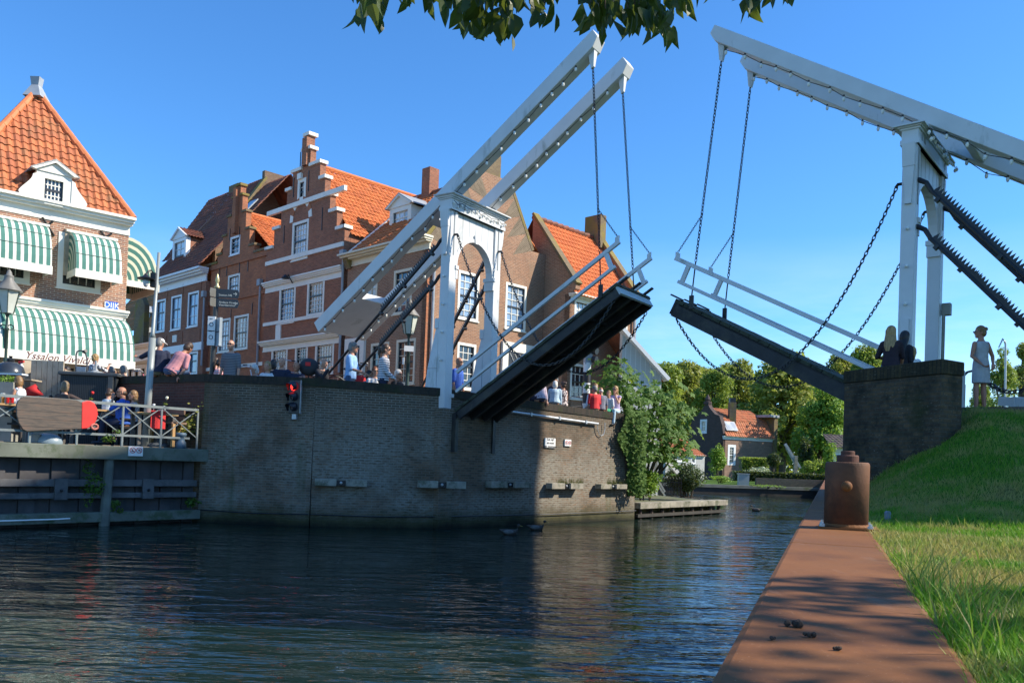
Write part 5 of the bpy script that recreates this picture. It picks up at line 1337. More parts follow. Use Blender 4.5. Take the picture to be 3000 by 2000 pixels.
LF3 = leafmat('tree_leaf_bright', (.14, .28, .035), (.24, .39, .06), .45, .5); LFD = leafmat('tree_leaf_dark', (.018, .038, .014), (.035, .065, .02), .25, .5)
LFIG = leafmat('fig_leaf', (.045, .12, .016), (.115, .22, .032), .4, 2.5, .62); LIVY = leafmat('ivy_leaf', (.035, .095, .015), (.11, .20, .03), .35, 3, .75)
fartrees = [  # px centre, py top, half width px, Y, material
    (1935, 1082, 75, 112, LF2), (2010, 1070, 70, 118, LF1), (2085, 1092, 62, 108, LF2), (2160, 1078, 62, 114, LF1), (2290, 1055, 110, 100, LF1), (2405, 1125, 72, 82, LF3), (2455, 1052, 62, 110, LF1), (2530, 1030, 66, 106, LF2), (2932, 1040, 46, 74, LF2), (2992, 1018, 44, 82, LF1), (2868, 1140, 40, 92, LF2)]
labs = ['leftmost round green tree behind the white shed', 'second olive tree from the left behind the shuttered garden house', 'bushy green tree straight behind the ridge finial of the far house', 'olive tree behind the chimney of the far house', 'widest tree with open branches right of the far house', 'bright light green tree beside the abutment wall', 'olive tree seen under the raised right leaf', 'green tree behind the girls on the right', 'small green tree below the lamp arm right of the woman', 'olive tree cut by the right edge of the picture', 'low green tree just right of the woman in the dress']
TR = []
for i, ((px, py, hwp, Y, m), lb) in enumerate(zip(fartrees, labs)):
    b = at(px, 1372, Y); b.z = .6; tp = at(px, py-18, Y).z; rd = hwp*Y/FPX
    TR.append(tree('broadleaf_tree', lb, b, tp-b.z, rd*1.22, m, 40+i, 12000 if i == 4 else 15000, rd*.070, .02 if i not in (4,) else .2, 'trees beyond the canal', clumps=60 if i == 4 else 52))
for i, (px, Y, src, s, lb) in enumerate(((1965, 135, 0, 1.0, 'back tree between the two leftmost crowns'), (2045, 138, 1, .98, 'back tree behind the second and third crowns'), (2125, 134, 3, 1.0, 'back tree left of the far house chimney'), (2215, 140, 2, 1.1, 'back tree between chimney and the widest tree'), (2355, 136, 0, 1.12, 'back tree right of the widest tree'), (2500, 135, 6, 1.05, 'back tree left of the long-haired girl'), (2575, 132, 7, 1.0, 'back tree right behind the girls at the parapet'))):
    b = at(px, 1372, Y); b.z = .6; dup(TR[src], b, 1.3+i, lb, 'trees beyond the canal', s*1.12)
# far bank: quay edge, hedge, low wall, box, bushes
fb = thing('far_quay_edge', 'dark timber edged bank across the end of the canal', 'quay edge', FBL)
dd_ = (FBR-FBL).normalized(); nb_ = V((dd_.y, -dd_.x, 0)); ln = 60
MB().obox(FBL-dd_*8-nb_*-.05-Z*.5, dd_*ln, nb_*-.35, Z*.95).build('planking', plain('wet_planks', (.035, .032, .025), .7, .4, 2), fb)
MB().obox(FBL-dd_*8+nb_*.12+Z*.45, dd_*ln, nb_*-.6, Z*.2).build('cap_beam', plain('bank_beam', (.17, .18, .15), .9, .3, 1.5, dirt=((.08, .12, .03), 1, .5)), fb)
def hedge(name, label, px0, px1, pyt, pyb, Y, dep, m, n=900, size=.10, cat='hedge', group=None):
    a, b = at(px0, pyb, Y), at(px1, pyb, Y); zt_ = at((px0+px1)/2, pyt, Y).z; zb = at((px0+px1)/2, pyb, Y).z-.25
    rnd = random.Random(px0); r = thing(name, label, cat, V((a.x, a.y, zb)), 0, group); mb = MB(); ax = V((b.x-a.x, b.y-a.y, 0)); L_ = ax.length; ax.normalize(); ay = V((-ax.y, ax.x, 0))
    for _ in range(n):
        u, v, z = rnd.uniform(0, L_), rnd.uniform(0, dep), rnd.uniform(0, 1); f_ = rnd.random()
        if f_ < .5: v = rnd.uniform(-.06, .05)
        elif f_ < .9: z = rnd.uniform(.93, 1.03)
        q = V((a.x, a.y, zb))+ax*u+ay*v+Z*(z*(zt_-zb)); nr = V((rnd.uniform(-1, 1), rnd.uniform(-1, 1), rnd.uniform(-.3, 1))); x, y, _q = basis(nr); s = size*rnd.uniform(.6, 1.3); mb.quad(q-x*s, q-y*s*.6, q+x*s, q+y*s*.6)
    mb.build('foliage', m, r, uv=False)
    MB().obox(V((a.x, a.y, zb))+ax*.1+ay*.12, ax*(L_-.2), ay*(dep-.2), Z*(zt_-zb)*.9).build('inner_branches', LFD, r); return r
hedge('clipped_hedge', 'long dark clipped hedge along the far bank', 2150, 2450, 1385, 1402, 60.5, 1.0, LFD, 2600, .09)
hedge('leafy_hedge', 'broad green hedge against the far house wall', 2172, 2252, 1341, 1385, 70, 1.2, LF2, 1500, .10)
a, b = at(2215, 1425, 59), at(2460, 1440, 59)
gw = thing('garden_wall', 'low grey brick garden wall below the clipped hedge', 'wall', a)
MB().obox(V((a.x, a.y, .5)), V((b.x-a.x, b.y-a.y, 0)), V((0, .3, 0)), Z*(at(2300, 1402, 59).z-.5)).build('wall_face', brick('garden_brick', (.20, .16, .12), (.13, .11, .09), (.16, .14, .11)), gw)
o = at(2177, 1424, 58.2)
ub = thing('utility_cabinet', 'light grey utility cabinet on the far bank left of the garden wall', 'cabinet', o); zt_ = at(2177, 1388, 58.2).z
MB().box((o.x, o.y, (zt_+.5)/2), (.72, .4, zt_-.5)).build('cabinet', plain('cabinet_grey', (.30, .34, .36), .5, .06), ub); MB().box((o.x, o.y, zt_+.02), (.8, .48, .05)).build('lid', GREY, ub)
def bush(name, label, px, py, rx, rz_, Y, m, n=1400, size=.07, cat='bush', clumps=14, ground=None, stem=None, group=None):
    c = at(px, py, Y); k = Y/FPX; rnd = random.Random(int(px)+7); rx_, rzz = rx*k, rz_*k
    r = thing(name, label, cat, V((c.x, c.y, c.z-rzz)), 0, group); mb = MB()
    if clumps == 1: clump_leaves(mb, c, V((rx_, rx_, rzz))*.95, n, size, rnd)
    else:
        for _ in range(clumps):
            d = V((rnd.gauss(0, 1), rnd.gauss(0, 1), rnd.gauss(0, 1))).normalized()*rnd.uniform(.2, .72)
            cc = c+V((d.x*rx_, d.y*rx_, d.z*rzz)); s = rnd.uniform(.35, .55); clump_leaves(mb, cc, V((rx_*s, rx_*s, rzz*s)), n//clumps, size, rnd)
    mb.build('foliage', m, r, uv=False); mb = MB()
    for _ in range(5): q = V((c.x+rnd.uniform(-.3, .3)*rx_, c.y+rnd.uniform(-.3, .3)*rx_, c.z-rzz*1.05)); mb.tube([q, q+V((rnd.uniform(-.2, .2)*rx_, rnd.uniform(-.2, .2)*rx_, rzz*1.1))], [rx_*.05, rx_*.02], 5)
    if stem: mb.tube([V((c.x, c.y, c.z-rzz-stem)), c], rx_*.12, 6)
    mb.build('stems', MC['bark'], r); return r
bush('ball_topiary', 'dark green ball clipped bay tree on a stem', 2267, 1346, 22, 22, 66, LFD, 1300, .07, 'topiary', 1, stem=1.0)
bush('cypress', 'slim grey-green conifer right of the topiary ball', 2362, 1325, 26, 66, 72, LFD, 1800, .10, 'conifer', 16)
bush('white_hydrangea', 'white flowering hydrangea under the green hedge', 2222, 1378, 42, 14, 62.5, leafmat('hydrangea_flower', (.35, .42, .22), (.60, .62, .45), .2), 900, .07, 'flower bush', 12)
bush('wall_climber', 'light green climber covering the corner of the white lean-to', 2100, 1345, 34, 46, 68, LF3, 1700, .11, 'climber', 15)
bush('garden_shrub', 'round green shrub below the conifer on the far bank', 2375, 1362, 38, 24, 64, LF2, 1000, .09, 'bush', 10)
bush('garden_shrub', 'yellow-green shrub close to the abutment wall on the far bank', 2436, 1335, 24, 58, 66, LF3, 900, .11, 'bush', 12)
bush('bank_weeds', 'low light green weeds on the far bank left of the grey cabinet', 2110, 1402, 40, 12, 57.5, LF3, 700, .06, 'weeds', 10)
bush('bank_weeds', 'thin grass weeds on the bank before the garden wall', 2260, 1424, 60, 5, 57, LF3, 400, .05, 'weeds', 10)
# far house
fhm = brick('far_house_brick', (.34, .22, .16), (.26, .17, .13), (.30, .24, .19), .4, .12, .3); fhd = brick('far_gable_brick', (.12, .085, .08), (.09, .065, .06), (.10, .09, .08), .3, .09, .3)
o = at(2118, 1300, 80); o.z = 0; us = V((.86, .51, 0)).normalized(); ug = V((us.y, -us.x, 0))
fh = thing('far_house', 'small brick house with bell gable and orange roof across the canal', 'house', V((o.x, o.y, .6)))
f = Facade(fh, o, us, fhm); uRr = f.uv(2263, 1300)[0]; ze = f.uv(2180, 1280)[1]
wd_ = f.rect(2132, 2155, 1302, 1362)
f.wall([(0, .3), (uRr, .3), (uRr, ze), (0, ze)], [wd_]); f.win(wd_, 2, 3, 2, G_DARK, WHITE, WHITE, fw=.25, sill=False)
f.cornice(0, uRr, ze-.3, ze, WHITE, .2, 'gutter')
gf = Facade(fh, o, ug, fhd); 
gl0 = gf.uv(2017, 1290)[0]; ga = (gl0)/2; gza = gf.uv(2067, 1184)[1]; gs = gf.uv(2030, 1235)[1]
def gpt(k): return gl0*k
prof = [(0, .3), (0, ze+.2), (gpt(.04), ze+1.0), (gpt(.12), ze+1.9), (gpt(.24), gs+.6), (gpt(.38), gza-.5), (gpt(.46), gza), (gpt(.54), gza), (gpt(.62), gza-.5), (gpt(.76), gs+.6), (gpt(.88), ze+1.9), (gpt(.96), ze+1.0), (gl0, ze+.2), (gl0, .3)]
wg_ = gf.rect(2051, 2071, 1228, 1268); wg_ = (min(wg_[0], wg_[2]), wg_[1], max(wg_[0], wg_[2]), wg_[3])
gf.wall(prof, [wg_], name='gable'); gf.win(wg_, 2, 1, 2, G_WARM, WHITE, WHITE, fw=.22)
mb = MB()
for (a, b), (c, d) in zip(prof[1:6], prof[2:7]): mb.bar(gf.P(a, b, -.15), gf.P(c, d, -.15), .45, .14, gf.n.cross(V((0, 0, 1))) if abs(b-d) < .1 else gf.u)
mb.lathe([(.4, 0), (.4, .25), (.2, .3), (.3, .5), (.02, 1.0)], gf.P(gl0/2, gza, -.15), 8); mb.build('gable_coping', fhd, fh)
zk = ze+ (gza-ze)*.52; mid = gl0*.30
pantile('roof', T_E, fh, f.P(.15, ze, .25), us, f.P(0, zk, -abs(mid)*.55)-f.P(0, ze, .25), [(0, 0), (uRr-.1, 0), (uRr-.1, (f.P(0, zk, -abs(mid)*.55)-f.P(0, ze, .25)).length), (0, (f.P(0, zk, -abs(mid)*.55)-f.P(0, ze, .25)).length)], tw=.3, th=.45)
W_ = f.P(0, gza-.3, -abs(gl0)/2)-f.P(0, zk, -abs(mid)*.55)
pantile('upper_roof', T_E, fh, f.P(.15, zk, -abs(mid)*.55), us, W_, [(0, 0), (uRr-.1, 0), (uRr-1.0, W_.length), (0, W_.length)], tw=.3, th=.45)
c0 = f.P(f.uv(2163, 1260)[0], 0, -.9); chimney(fh, c0, .65, .65, ze+.3, f.uv(2163, 1180, -.9)[1], 0, B_OLD, False); MB().box((c0.x, c0.y, f.uv(2163, 1178, -.9)[1]), (.55, .55, .7)).build('chimney_pot', BLACK, fh)
f.box(MB(), uRr, .3, uRr+.5, f.uv(2255, 1222)[1], -3.6, .15).build('end_parapet', B_OLD, fh); f.box(MB(), uRr-.7, f.uv(2255, 1222)[1]+.003, uRr+.6, f.uv(2255, 1222)[1]+.25, -3.6, .25).build('parapet_coping', LEAD, fh)
sk0 = f.rect(2122, 2150, 1230, 1258, -.75); WW = f.P(0, zk, -abs(mid)*.55)-f.P(0, ze, .25); nr_ = us.cross(WW).normalized(); b0 = f.P(.35, ze, .25)+WW*.28+nr_*.12
sk = MB().obox(b0, us*1.5, WW*.55, nr_*.08).build('skylight', LEAD, fh); MB().obox(b0+us*.12+WW*.04+nr_*.082, us*1.26, WW*.47, nr_*.02).build('pane', G_NET, sk)
# lean-to
lf_ = Facade(fh, o+f.n*3.2+us*-.5, us, WHITE)
l0, l1 = lf_.uv(1950, 1360)[0], lf_.uv(2064, 1360)[0]; lz = lf_.uv(2000, 1333)[1]
lt = thing('white_lean_to', 'white boarded lean-to with low orange roof left of the far house', 'lean-to', lf_.P(l0, .6)); lf_.root = lt; lf_.m = plain('boarding_grey', (.42, .43, .42), .6, .06)
wl_ = [lf_.rect(1984, 2005, 1338, 1352), lf_.rect(2024, 2038, 1340, 1358)]
lf_.wall([(l0, .3), (l1, .3), (l1, lz), (l0, lz)], wl_)
for h in wl_: lf_.win(h, 2, 0, 1, G_DARK, WHITE, WHITE, fw=.1)
lf_.cornice(l0, l1, lz-.12, lz+.08, WHITE, .15, 'gutter')
W_ = V((0, 0, 1.6))-lf_.n*3.2; pantile('roof', T_E, lt, lf_.P(l0, lz, .2), us, W_, [(0, 0), (l1-l0, 0), (l1-l0, W_.length), (.6, W_.length)], tw=.3, th=.45)
# roofs peeping out by the abutment
o = at(2445, 1330, 70); o.z = 0
bg_ = thing('bungalow', 'low house with dark tiled roof half hidden behind the abutment wall', 'house', V((o.x, o.y, .6)))
f = Facade(bg_, o, V((1, .1, 0)), CREAM); ul_ = f.uv(2438, 1330)[0]; zz_ = f.uv(2440, 1310)[1]
f.wall([(ul_, .3), (6, .3), (6, zz_), (ul_, zz_)], [(ul_+.2, 1.6, ul_+.9, zz_-.5)]); f.win((ul_+.2, 1.6, ul_+.9, zz_-.5), 2, 0, 1, G_DARK, WHITE)
W_ = V((0, 0, 1.2))-f.n*3; pantile('roof', tiles('grey_tiles', (.12, .09, .075), (.07, .06, .055)), bg_, f.P(ul_-.4, zz_, .4), f.u, W_, [(0, 0), (7.5, 0), (7.5, W_.length), (.8, W_.length)], tw=.35, th=.5)
# timber mast behind
o = at(2330, 1385, 68); mj = thing('timber_jib', 'grey leaning timber jib standing between the trees', 'jib', o)
mb = MB().bar(at(2345, 1372, 68), at(2300, 1300, 68), .2, .2); mb.bar(at(2337, 1374, 68), at(2303, 1312, 68), .1, .1); mb.build('boom', plain('jib_grey', (.40, .40, .38), .7), mj); MB().bar(o-Z*.6, o+Z*1.4, .25, .25, (0, 1, 0)).build('post', WOOD, mj)
# bent lamp arm over the trees at the right
o = at(2944, 1240, 60); dl_ = thing('crane_lamp', 'thin grey pole with bent arm above the trees at the right', 'lamp post', o)
MB().tube([o, at(2946, 1008, 60), at(2944, 1000, 60)], .07, 6).build('pole', GREY, dl_); MB().tube([at(2945, 1004, 60), at(2938, 992, 60), at(2926, 1018, 60)], [.07, .06, .04], 6).build('arm', GREY, dl_)
# jetty, white shed, fence, fig tree, ivy
jd = (JET1-JET0).normalized(); jn = V((jd.y, -jd.x, 0)); jt = thing('timber_jetty', 'weathered timber jetty edge beside the garden right of the quay wall', 'jetty', JET0)
L_ = (JET1-JET0).length+.3
MB().obox(JET0+jn*.3+Z*.34, jd*L_, jn*-.45, Z*.20).build('edge_beam', FEND, jt, bevel=.01); MB().obox(JET0-jn*.05-Z*.4, jd*L_, jn*-.1, Z*.55).build('planking', plain('wet_planks', (.03, .03, .03)), jt)
MB().obox(JET0+jn*.22+Z*.06, jd*L_, jn*-.2, Z*.1).build('waling', plain('wet_planks', (.03, .03, .03)), jt)
for k in range(9): MB().tube([JET0+jd*(.3+k*.75)+jn*.1-Z*.8, JET0+jd*(.3+k*.75)+jn*.1+Z*.335], .07, 7).build('pile', WOODD, jt)
ws = thing('white_shed', 'white weatherboarded shed gable behind the brick wing', 'shed', at(1900, 1180, 37))
BRD = stripes('white_boards', (.74, .75, .72), (.52, .53, .5), 4.2, 'U', .92, .6)
f = Facade(ws, at(1867, 1180, 37), V((.97, .24, 0)), BRD); a0 = f.uv(1867, 1030)[1]; u1, z1_ = f.uv(1938, 1102)
hh_ = f.rect(1880, 1897, 1124, 1154); f.wall([(-.8, .4), (u1, .4), (u1, z1_), (0, a0), (-.8, a0+.8)], [hh_]); f.win(hh_, 2, 0, 2, G_DARK, WHITE, DARK, fw=.05)
mb = MB().bar(f.P(-.9, a0+.95, .05), f.P(u1+.25, z1_-.15, .05), .5, .16, f.n.cross(Z)); mb.build('barge_board', WHITE, ws)
mb = MB().prism([f.P(-.9, a0+1.05, 0), f.P(u1+.25, z1_-.05, 0), f.P(u1+.25, z1_-.2, 0), f.P(-.9, a0+.9, 0)], f.n*-4); mb.build('roof', T_DK, ws)
st = thing('white_stair_post', 'white timber stair rail rising behind the fig tree', 'stair rail', at(1915, 1430, 31))
mb = MB().bar(at(1920, 1420, 31), at(1922, 1300, 31), .12, .12, (0, 1, 0)); mb.bar(at(1885, 1260, 31), at(1985, 1385, 31.4), .1, .14); mb.bar(at(1922, 1395, 31), at(1948, 1440, 31), .06, .06); mb.bar(at(1922, 1410, 31), at(1948, 1452, 31), .06, .06); mb.build('rail', WHITE, st)
fe = thing('iron_fence', 'black iron bar fence with hooped tops under the fig tree', 'fence', at(1965, 1450, 31.5))
mb = MB()
for i in range(15): px = 1932+i*4.6; mb.tube([at(px, 1452, 31.5), at(px, 1402, 31.5)], .014, 5)
mb.bar(at(1930, 1412, 31.5), at(1998, 1412, 31.5), .03, .03); mb.bar(at(1930, 1448, 31.5), at(1998, 1448, 31.5), .03, .03)
for i in range(0, 14, 2): mb.tube([at(1932+i*4.6, 1402, 31.5), at(1934.3+i*4.6, 1397, 31.5), at(1936.6+i*4.6, 1402, 31.5)], .012, 4)
mb.build('bars', BLACK, fe)
bush('spreading_yew', 'wide grey-green yew bush hanging over the jetty end', 2008, 1402, 66, 52, 32.5, leafmat('yew_leaf', (.035, .065, .028), (.07, .11, .045), .2, 2), 6500, .05, 'bush', 34)
bush('garden_undergrowth', 'bright green undergrowth at the foot of the ivy beside the jetty', 1893, 1415, 48, 48, 29.3, LF3, 5000, .05, 'bush', 26)
def lobed(mb, c, s, nrm, rnd):
    x, y, z = basis(nrm); a = rnd.uniform(0, 2*pi); x, y = x*cos(a)+y*sin(a), y*cos(a)-x*sin(a); pts = []
    for i in range(10): t_ = 2*pi*i/10; r_ = s*(1 if i % 2 == 0 else .55)*(.55 if i == 5 else 1); pts.append(c+x*(cos(t_)*r_)+y*(sin(t_)*r_)-z*(.18*s*(i % 2 == 0)))
    n_ = len(mb.v); mb.v += [c]+pts
    for i in range(10): mb.f.append((n_, n_+1+i, n_+1+(i+1) % 10))
fg = thing('fig_tree', 'fig tree with large lobed glossy leaves leaning over the quay wall end', 'tree', at(1885, 1440, 29.6))
rnd = random.Random(77); mt = MB(); mb = MB()
base = at(1885, 1440, 29.6)
arms = [(1800, 1095, 28.6), (1780, 1150, 28.2), (1835, 1120, 29), (1850, 1190, 28.6), (1905, 1160, 29.3), (1940, 1170, 29.6), (1975, 1205, 29.8), (1990, 1260, 30), (1960, 1290, 29.4), (1920, 1240, 29), (1880, 1250, 28.8), (1900, 1310, 28.9), (1990, 1310, 30), (1830, 1165, 28.4), (1870, 1330, 28.9), (1810, 1130, 28.8), (1945, 1225, 29.9), (1955, 1330, 29.5)]
for px, py, Y in arms:
    c = at(px, py, Y); mt.tube([base, base.lerp(c, .5)+V((rnd.uniform(-.2, .2), 0, .1)), c], [.06, .035, .012], 6)
    for _ in range(56):
        d = V((rnd.gauss(0, .36), rnd.gauss(0, .36), rnd.gauss(0, .28))); lobed(mb, c+d, rnd.uniform(.10, .2), V((d.x*.8+rnd.uniform(-.5, .5), d.y*.8-.5+rnd.uniform(-.5, .5), .7)), rnd)
mt.build('trunk', MC['bark'], fg); mb.build('crown', LFIG, fg, uv=False)
iv = thing('ivy', 'ivy curtain hanging over the right end of the quay wall', 'ivy', onq(F3, 1840, 1400))
mb = MB(); rnd = random.Random(5)
for _ in range(5200):
    v = rnd.random(); py = 1205+250*v; lft = 1840-34*math.exp(-((v-.33)/.2)**2)+14*v; px = lft+(1880-lft)*rnd.random()**.8
    q = onq(F3, px, py, rnd.uniform(0, .28)) if px < 1852 else at(px, py, 27.4+rnd.uniform(0, .8))
    nr = V((rnd.uniform(-.2, 1), -1, rnd.uniform(-.2, .8))); x, y, _q = basis(nr); s = rnd.uniform(.035, .075); mb.quad(q-x*s, q-y*s*.8, q+x*s, q+y*s*.8)
for _ in range(1400):
    q = at(rnd.uniform(1838, 1892), rnd.uniform(1212, 1450), rnd.uniform(26.2, 26.75)); x, y, _q = basis(V((rnd.uniform(-.2, 1), -1, rnd.uniform(-.2, .8)))); s = rnd.uniform(.035, .075); mb.quad(q-x*s, q-y*s*.8, q+x*s, q+y*s*.8)
mb.build('foliage', LIVY, iv, uv=False)
mt = MB()
for _ in range(8): px = rnd.uniform(1835, 1860); mt.tube([onq(F3, px, 1455, .02), onq(F3, px+rnd.uniform(-15, 5), 1340, .04), onq(F3, px+rnd.uniform(-25, 5), 1225, .03)], [.02, .015, .008], 5)
mt.build('stems', MC['bark'], iv)
wm = leafmat('weed_leaf', (.10, .12, .035), (.20, .18, .06), .4, 3)
for i, (px0, px1, py) in enumerate(((1632, 1708, 1409), (1778, 1836, 1410))):
    r = thing('wall_weeds', ['dry weeds growing on the fender left of the ivy end one', 'dry weeds growing on the fender nearest the ivy'][i], 'weeds', onq(F3, (px0+px1)/2, py, .2)); mb = MB()
    for _ in range(130): q = onq(F3, rnd.uniform(px0, px1), py+8, rnd.uniform(.05, .25)); mb.quad(q, q+V((.012, 0, 0)), q+V((rnd.uniform(-.06, .06), rnd.uniform(-.05, .05), rnd.uniform(.08, .24))))
    mb.build('stalks', wm, r, uv=False)
# overhanging tree above the camera
ot = thing('overhanging_tree', 'leafy branches of a tree hanging into the top of the picture', 'tree', (6.5, -1.5, 1.3))
mt = MB().tube([V((6.5, -1.5, 1.2)), V((6.4, -1.4, 3)), V((6.0, -.6, 5.0)), V((5.6, .2, 7.5))], [.32, .27, .22, .12], 10)
mt.tube([V((6.1, -.9, 4.6)), V((4.4, 1.4, 5.2)), V((2.6, 3.4, 5.0)), V((1.0, 4.1, 4.75)), V((-.9, 4.2, 4.5))], [.14, .10, .06, .04, .02], 8)
OLF = leafmat('overhang_leaf', (.016, .036, .008), (.040, .075, .014), .30, 3, .4); mb = MB(); rnd = random.Random(21)
def bigleaf(mb, base, d, L_, wd, side, rnd):
    d = d.normalized(); x = d.cross(side).normalized(); n_ = x.cross(d); cu = rnd.uniform(-.1, .5); P = lambda t_, w_, l=0: base+d*(L_*t_)+x*(w_*wd)-n_*(cu*L_*t_*t_)+n_*(abs(w_)*wd*.35)
    b = len(mb.v); mb.v += [P(0, 0), P(.25, -.8), P(.3, 0), P(.25, .8), P(.55, -1), P(.6, 0), P(.55, 1), P(.82, -.5), P(.85, 0), P(.82, .5), P(1.05, 0)]
    mb.f += [(b+a, b+c, b+e, b+g) for a, c, e, g in ((1, 4, 5, 2), (2, 5, 6, 3), (4, 7, 8, 5), (5, 8, 9, 6))]+[(b, b+1, b+2), (b, b+2, b+3), (b+7, b+10, b+8), (b+8, b+10, b+9)]
def spray(x0, x1, ymax, n):
    for _ in range(n):
        px = rnd.uniform(x0, x1); py = rnd.uniform(-90, ymax-45); Y = rnd.uniform(3.7, 4.5); q = at(px, py, Y)
        d = V((rnd.uniform(-.5, .5), rnd.uniform(-.4, .4), -1)); sd_ = V((rnd.uniform(-1, 1), rnd.uniform(-1, .2), .1)); L_ = rnd.uniform(.065, .12); bigleaf(mb, q, d, L_, L_*rnd.uniform(.26, .42), sd_, rnd)
    for _ in range(max(2, n//10)):
        px = rnd.uniform(x0, x1); Y = rnd.uniform(3.8, 4.4); mt.tube([at(px+rnd.uniform(-60, 60), -330, Y), at(px+rnd.uniform(-15, 15), -120, Y), at(px, ymax*.5-40, Y)], [.010, .006, .003], 4)
for a in ((1040, 1125, 95, 24), (1060, 1120, 40, 14), (1165, 1205, 42, 9), (1260, 1340, 55, 26), (1330, 1420, 105, 44), (1400, 1500, 100, 46), (1425, 1510, 150, 26), (1500, 1560, 40, 16), (1560, 1640, 95, 28), (1705, 1765, 98, 28), (1755, 1850, 132, 46), (1840, 1930, 110, 44), (1890, 1992, 122, 40), (2003, 2040, 36, 10), (2070, 2090, 12, 4), (2190, 2255, 56, 22), (2240, 2315, 30, 16)): spray(*a)
mt.build('trunk', MC['bark'], ot)
for _ in range(60):
    c = V((rnd.uniform(4.2, 9.5), rnd.uniform(-2, 3.5), rnd.uniform(4.4, 8.2))); clump_leaves(mb, c, V((.7, .24, .4)), 50, .09, rnd)
for _ in range(26):
    c = V((rnd.uniform(-.6, 3.8), rnd.uniform(3.6, 5.0), rnd.uniform(5.2, 6.4))); clump_leaves(mb, c, V((.5, .5, .4)), 50, .06, rnd)
mb.build('crown', OLF, ot, uv=False)
# ---------------------------------------------------------------- café terrace on the timber quay
T0, T1 = on_z(-60, 1545, 0), on_z(600, 1522, 0); td = (T1-T0).normalized(); tn_ = V((td.y, -td.x, 0)); TZ = 1.78
T1 = Q0+V((-.15, -.05, 0)); T0 = T1-td*11
def tp(s, w=0, z=0): return T1-td*s+tn_*w+Z*z        # s to the left along the quay edge, w towards the water
def tpx(px, py, w=0): return on_plane(px, py, T1+tn_*w, tn_)
def ts_(px, w=0, py=1250): q = tpx(px, py, w); return (T1-q).dot(td)
dk = thing('timber_quay', 'old timber sheet pile quay carrying the café terrace, dark boards above the water', 'quay', tp(4))
MOLD = plain('quay_beam', (.13, .145, .115), .9, .3, 1.5, bump=.3, dirt=((.05, .075, .03), 2.2, .5)); PILEW = plain('pile_boards', (.060, .056, .058), .85, .35, 2, dirt=((.04, .045, .05), 3, .5, (1, 1, .3)))
mb = MB(); k = 0.
while k < 11: wdt = R.uniform(.26, .34); mb.obox(tp(k+wdt-.012, -.1-.05*(R.random() < .5), -.8), td*(wdt-.012), tn_*.08, Z*2.3); k += wdt
mb.build('sheet_boards', PILEW, dk)
MB().obox(tp(11, -.10, TZ-.32), td*11.2, tn_*.38, Z*.30).build('edge_beam', MOLD, dk, bevel=.015)
for z0, z1 in ((.86, 1.01), (.60, .72)): MB().obox(tp(11, -.02, z0), td*11, tn_*.17, Z*(z1-z0)).build('waling', plain('waling_wood', (.10, .10, .10), .85, .3, 2, dirt=((.05, .05, .055), 3, .5)), dk, bevel=.01)
MB().obox(tp(11, -.02, .08), td*11.05, tn_*.3, Z*.22).build('waterline_beam', MOLD, dk, bevel=.02)
for px in (176, 430): s = ts_(px); MB().obox(tp(s+.13, .151, .58), td*.26, tn_*.05, Z*.45).build('waling_plate', MC['waling_wood'], dk); MB().ball(tp(s, .22, .78), .035, 8, 5).build('bolt', BLACK, dk)
MB().tube([tpx(303, 1560, .25), tpx(322, 1322, .12)], [.11, .10], 10).build('leaning_pile', plain('pile_grey', (.12, .13, .11), .9, .3, 3), dk)
MB().tube([tp(11, .33, .17), tpx(170, 1520, .33), tpx(205, 1518, .33)], .016, 6).build('white_rope', SIGN, dk)
flat('terrace_deck', [tp(11, -.102)[:2], tp(-.1, -.102)[:2], (Q0.x+.05, Q0.y+.1), (A1.x, A1.y-.02), (A0.x, A0.y), (-21, 24)], TZ-.003, plain('deck_boards', (.16, .13, .10), .85, .3, 2), .12)
# sign with two prohibition rings on the edge beam
c = tpx(398, 1321, .30); r = thing('prohibition_sign', 'white sign with two red prohibition rings on the timber quay beam', 'sign', c)
MB().obox(c-td*.165-Z*.11-tn_*.02, td*.33, tn_*.02, Z*.22).build('panel', SIGN, r)
for k in (0, 1): prohib(r, c+tn_*.004+td*(-.075+.15*k)+Z*.02, td, tn_, .062, k)
# railing
GALV = plain('galvanised_rail', (.19, .22, .22), .45, .12, 5, metal=.25)
rl = thing('terrace_railing', 'grey steel railing with crossed diagonals along the terrace edge', 'railing', tp(4, .1, TZ))
s0 = ts_(578, .08, 1250); ss_ = [ts_(px, .08, 1250) for px in (578, 472, 359, 226, 88, -60)]
zt, zb = tpx(300, 1180, .08).z, tpx(300, 1272, .08).z
MB().bar(tp(10, .08, zt), tp(s0, .08, zt), .06, .06).build('top_rail', GALV, rl); MB().bar(tp(10, .08, zb), tp(s0+.2, .08, zb), .05, .05).build('bottom_rail', GALV, rl)
for i, s in enumerate(ss_): MB().bar(tp(s, .08, TZ-.02), tp(s, .08, zt-.031), .04, .04, td).build('railing_post', GALV, rl)
for a, b in zip(ss_, ss_[1:]):
    for z0, z1, o in ((zb, zt, .005), (zt, zb, -.02)): MB().bar(tp(a+.03, .08+o, z0+(.03 if z0 < z1 else -.03)), tp(b-.03, .08+o, z1-(.03 if z0 < z1 else -.03)), .022, .022, tn_).build('diagonal', GALV, rl)
MB().bar(tp(s0, .08, zt), tp(s0-.02, -.9, zt), .05, .05).build('return_rail', GALV, rl)
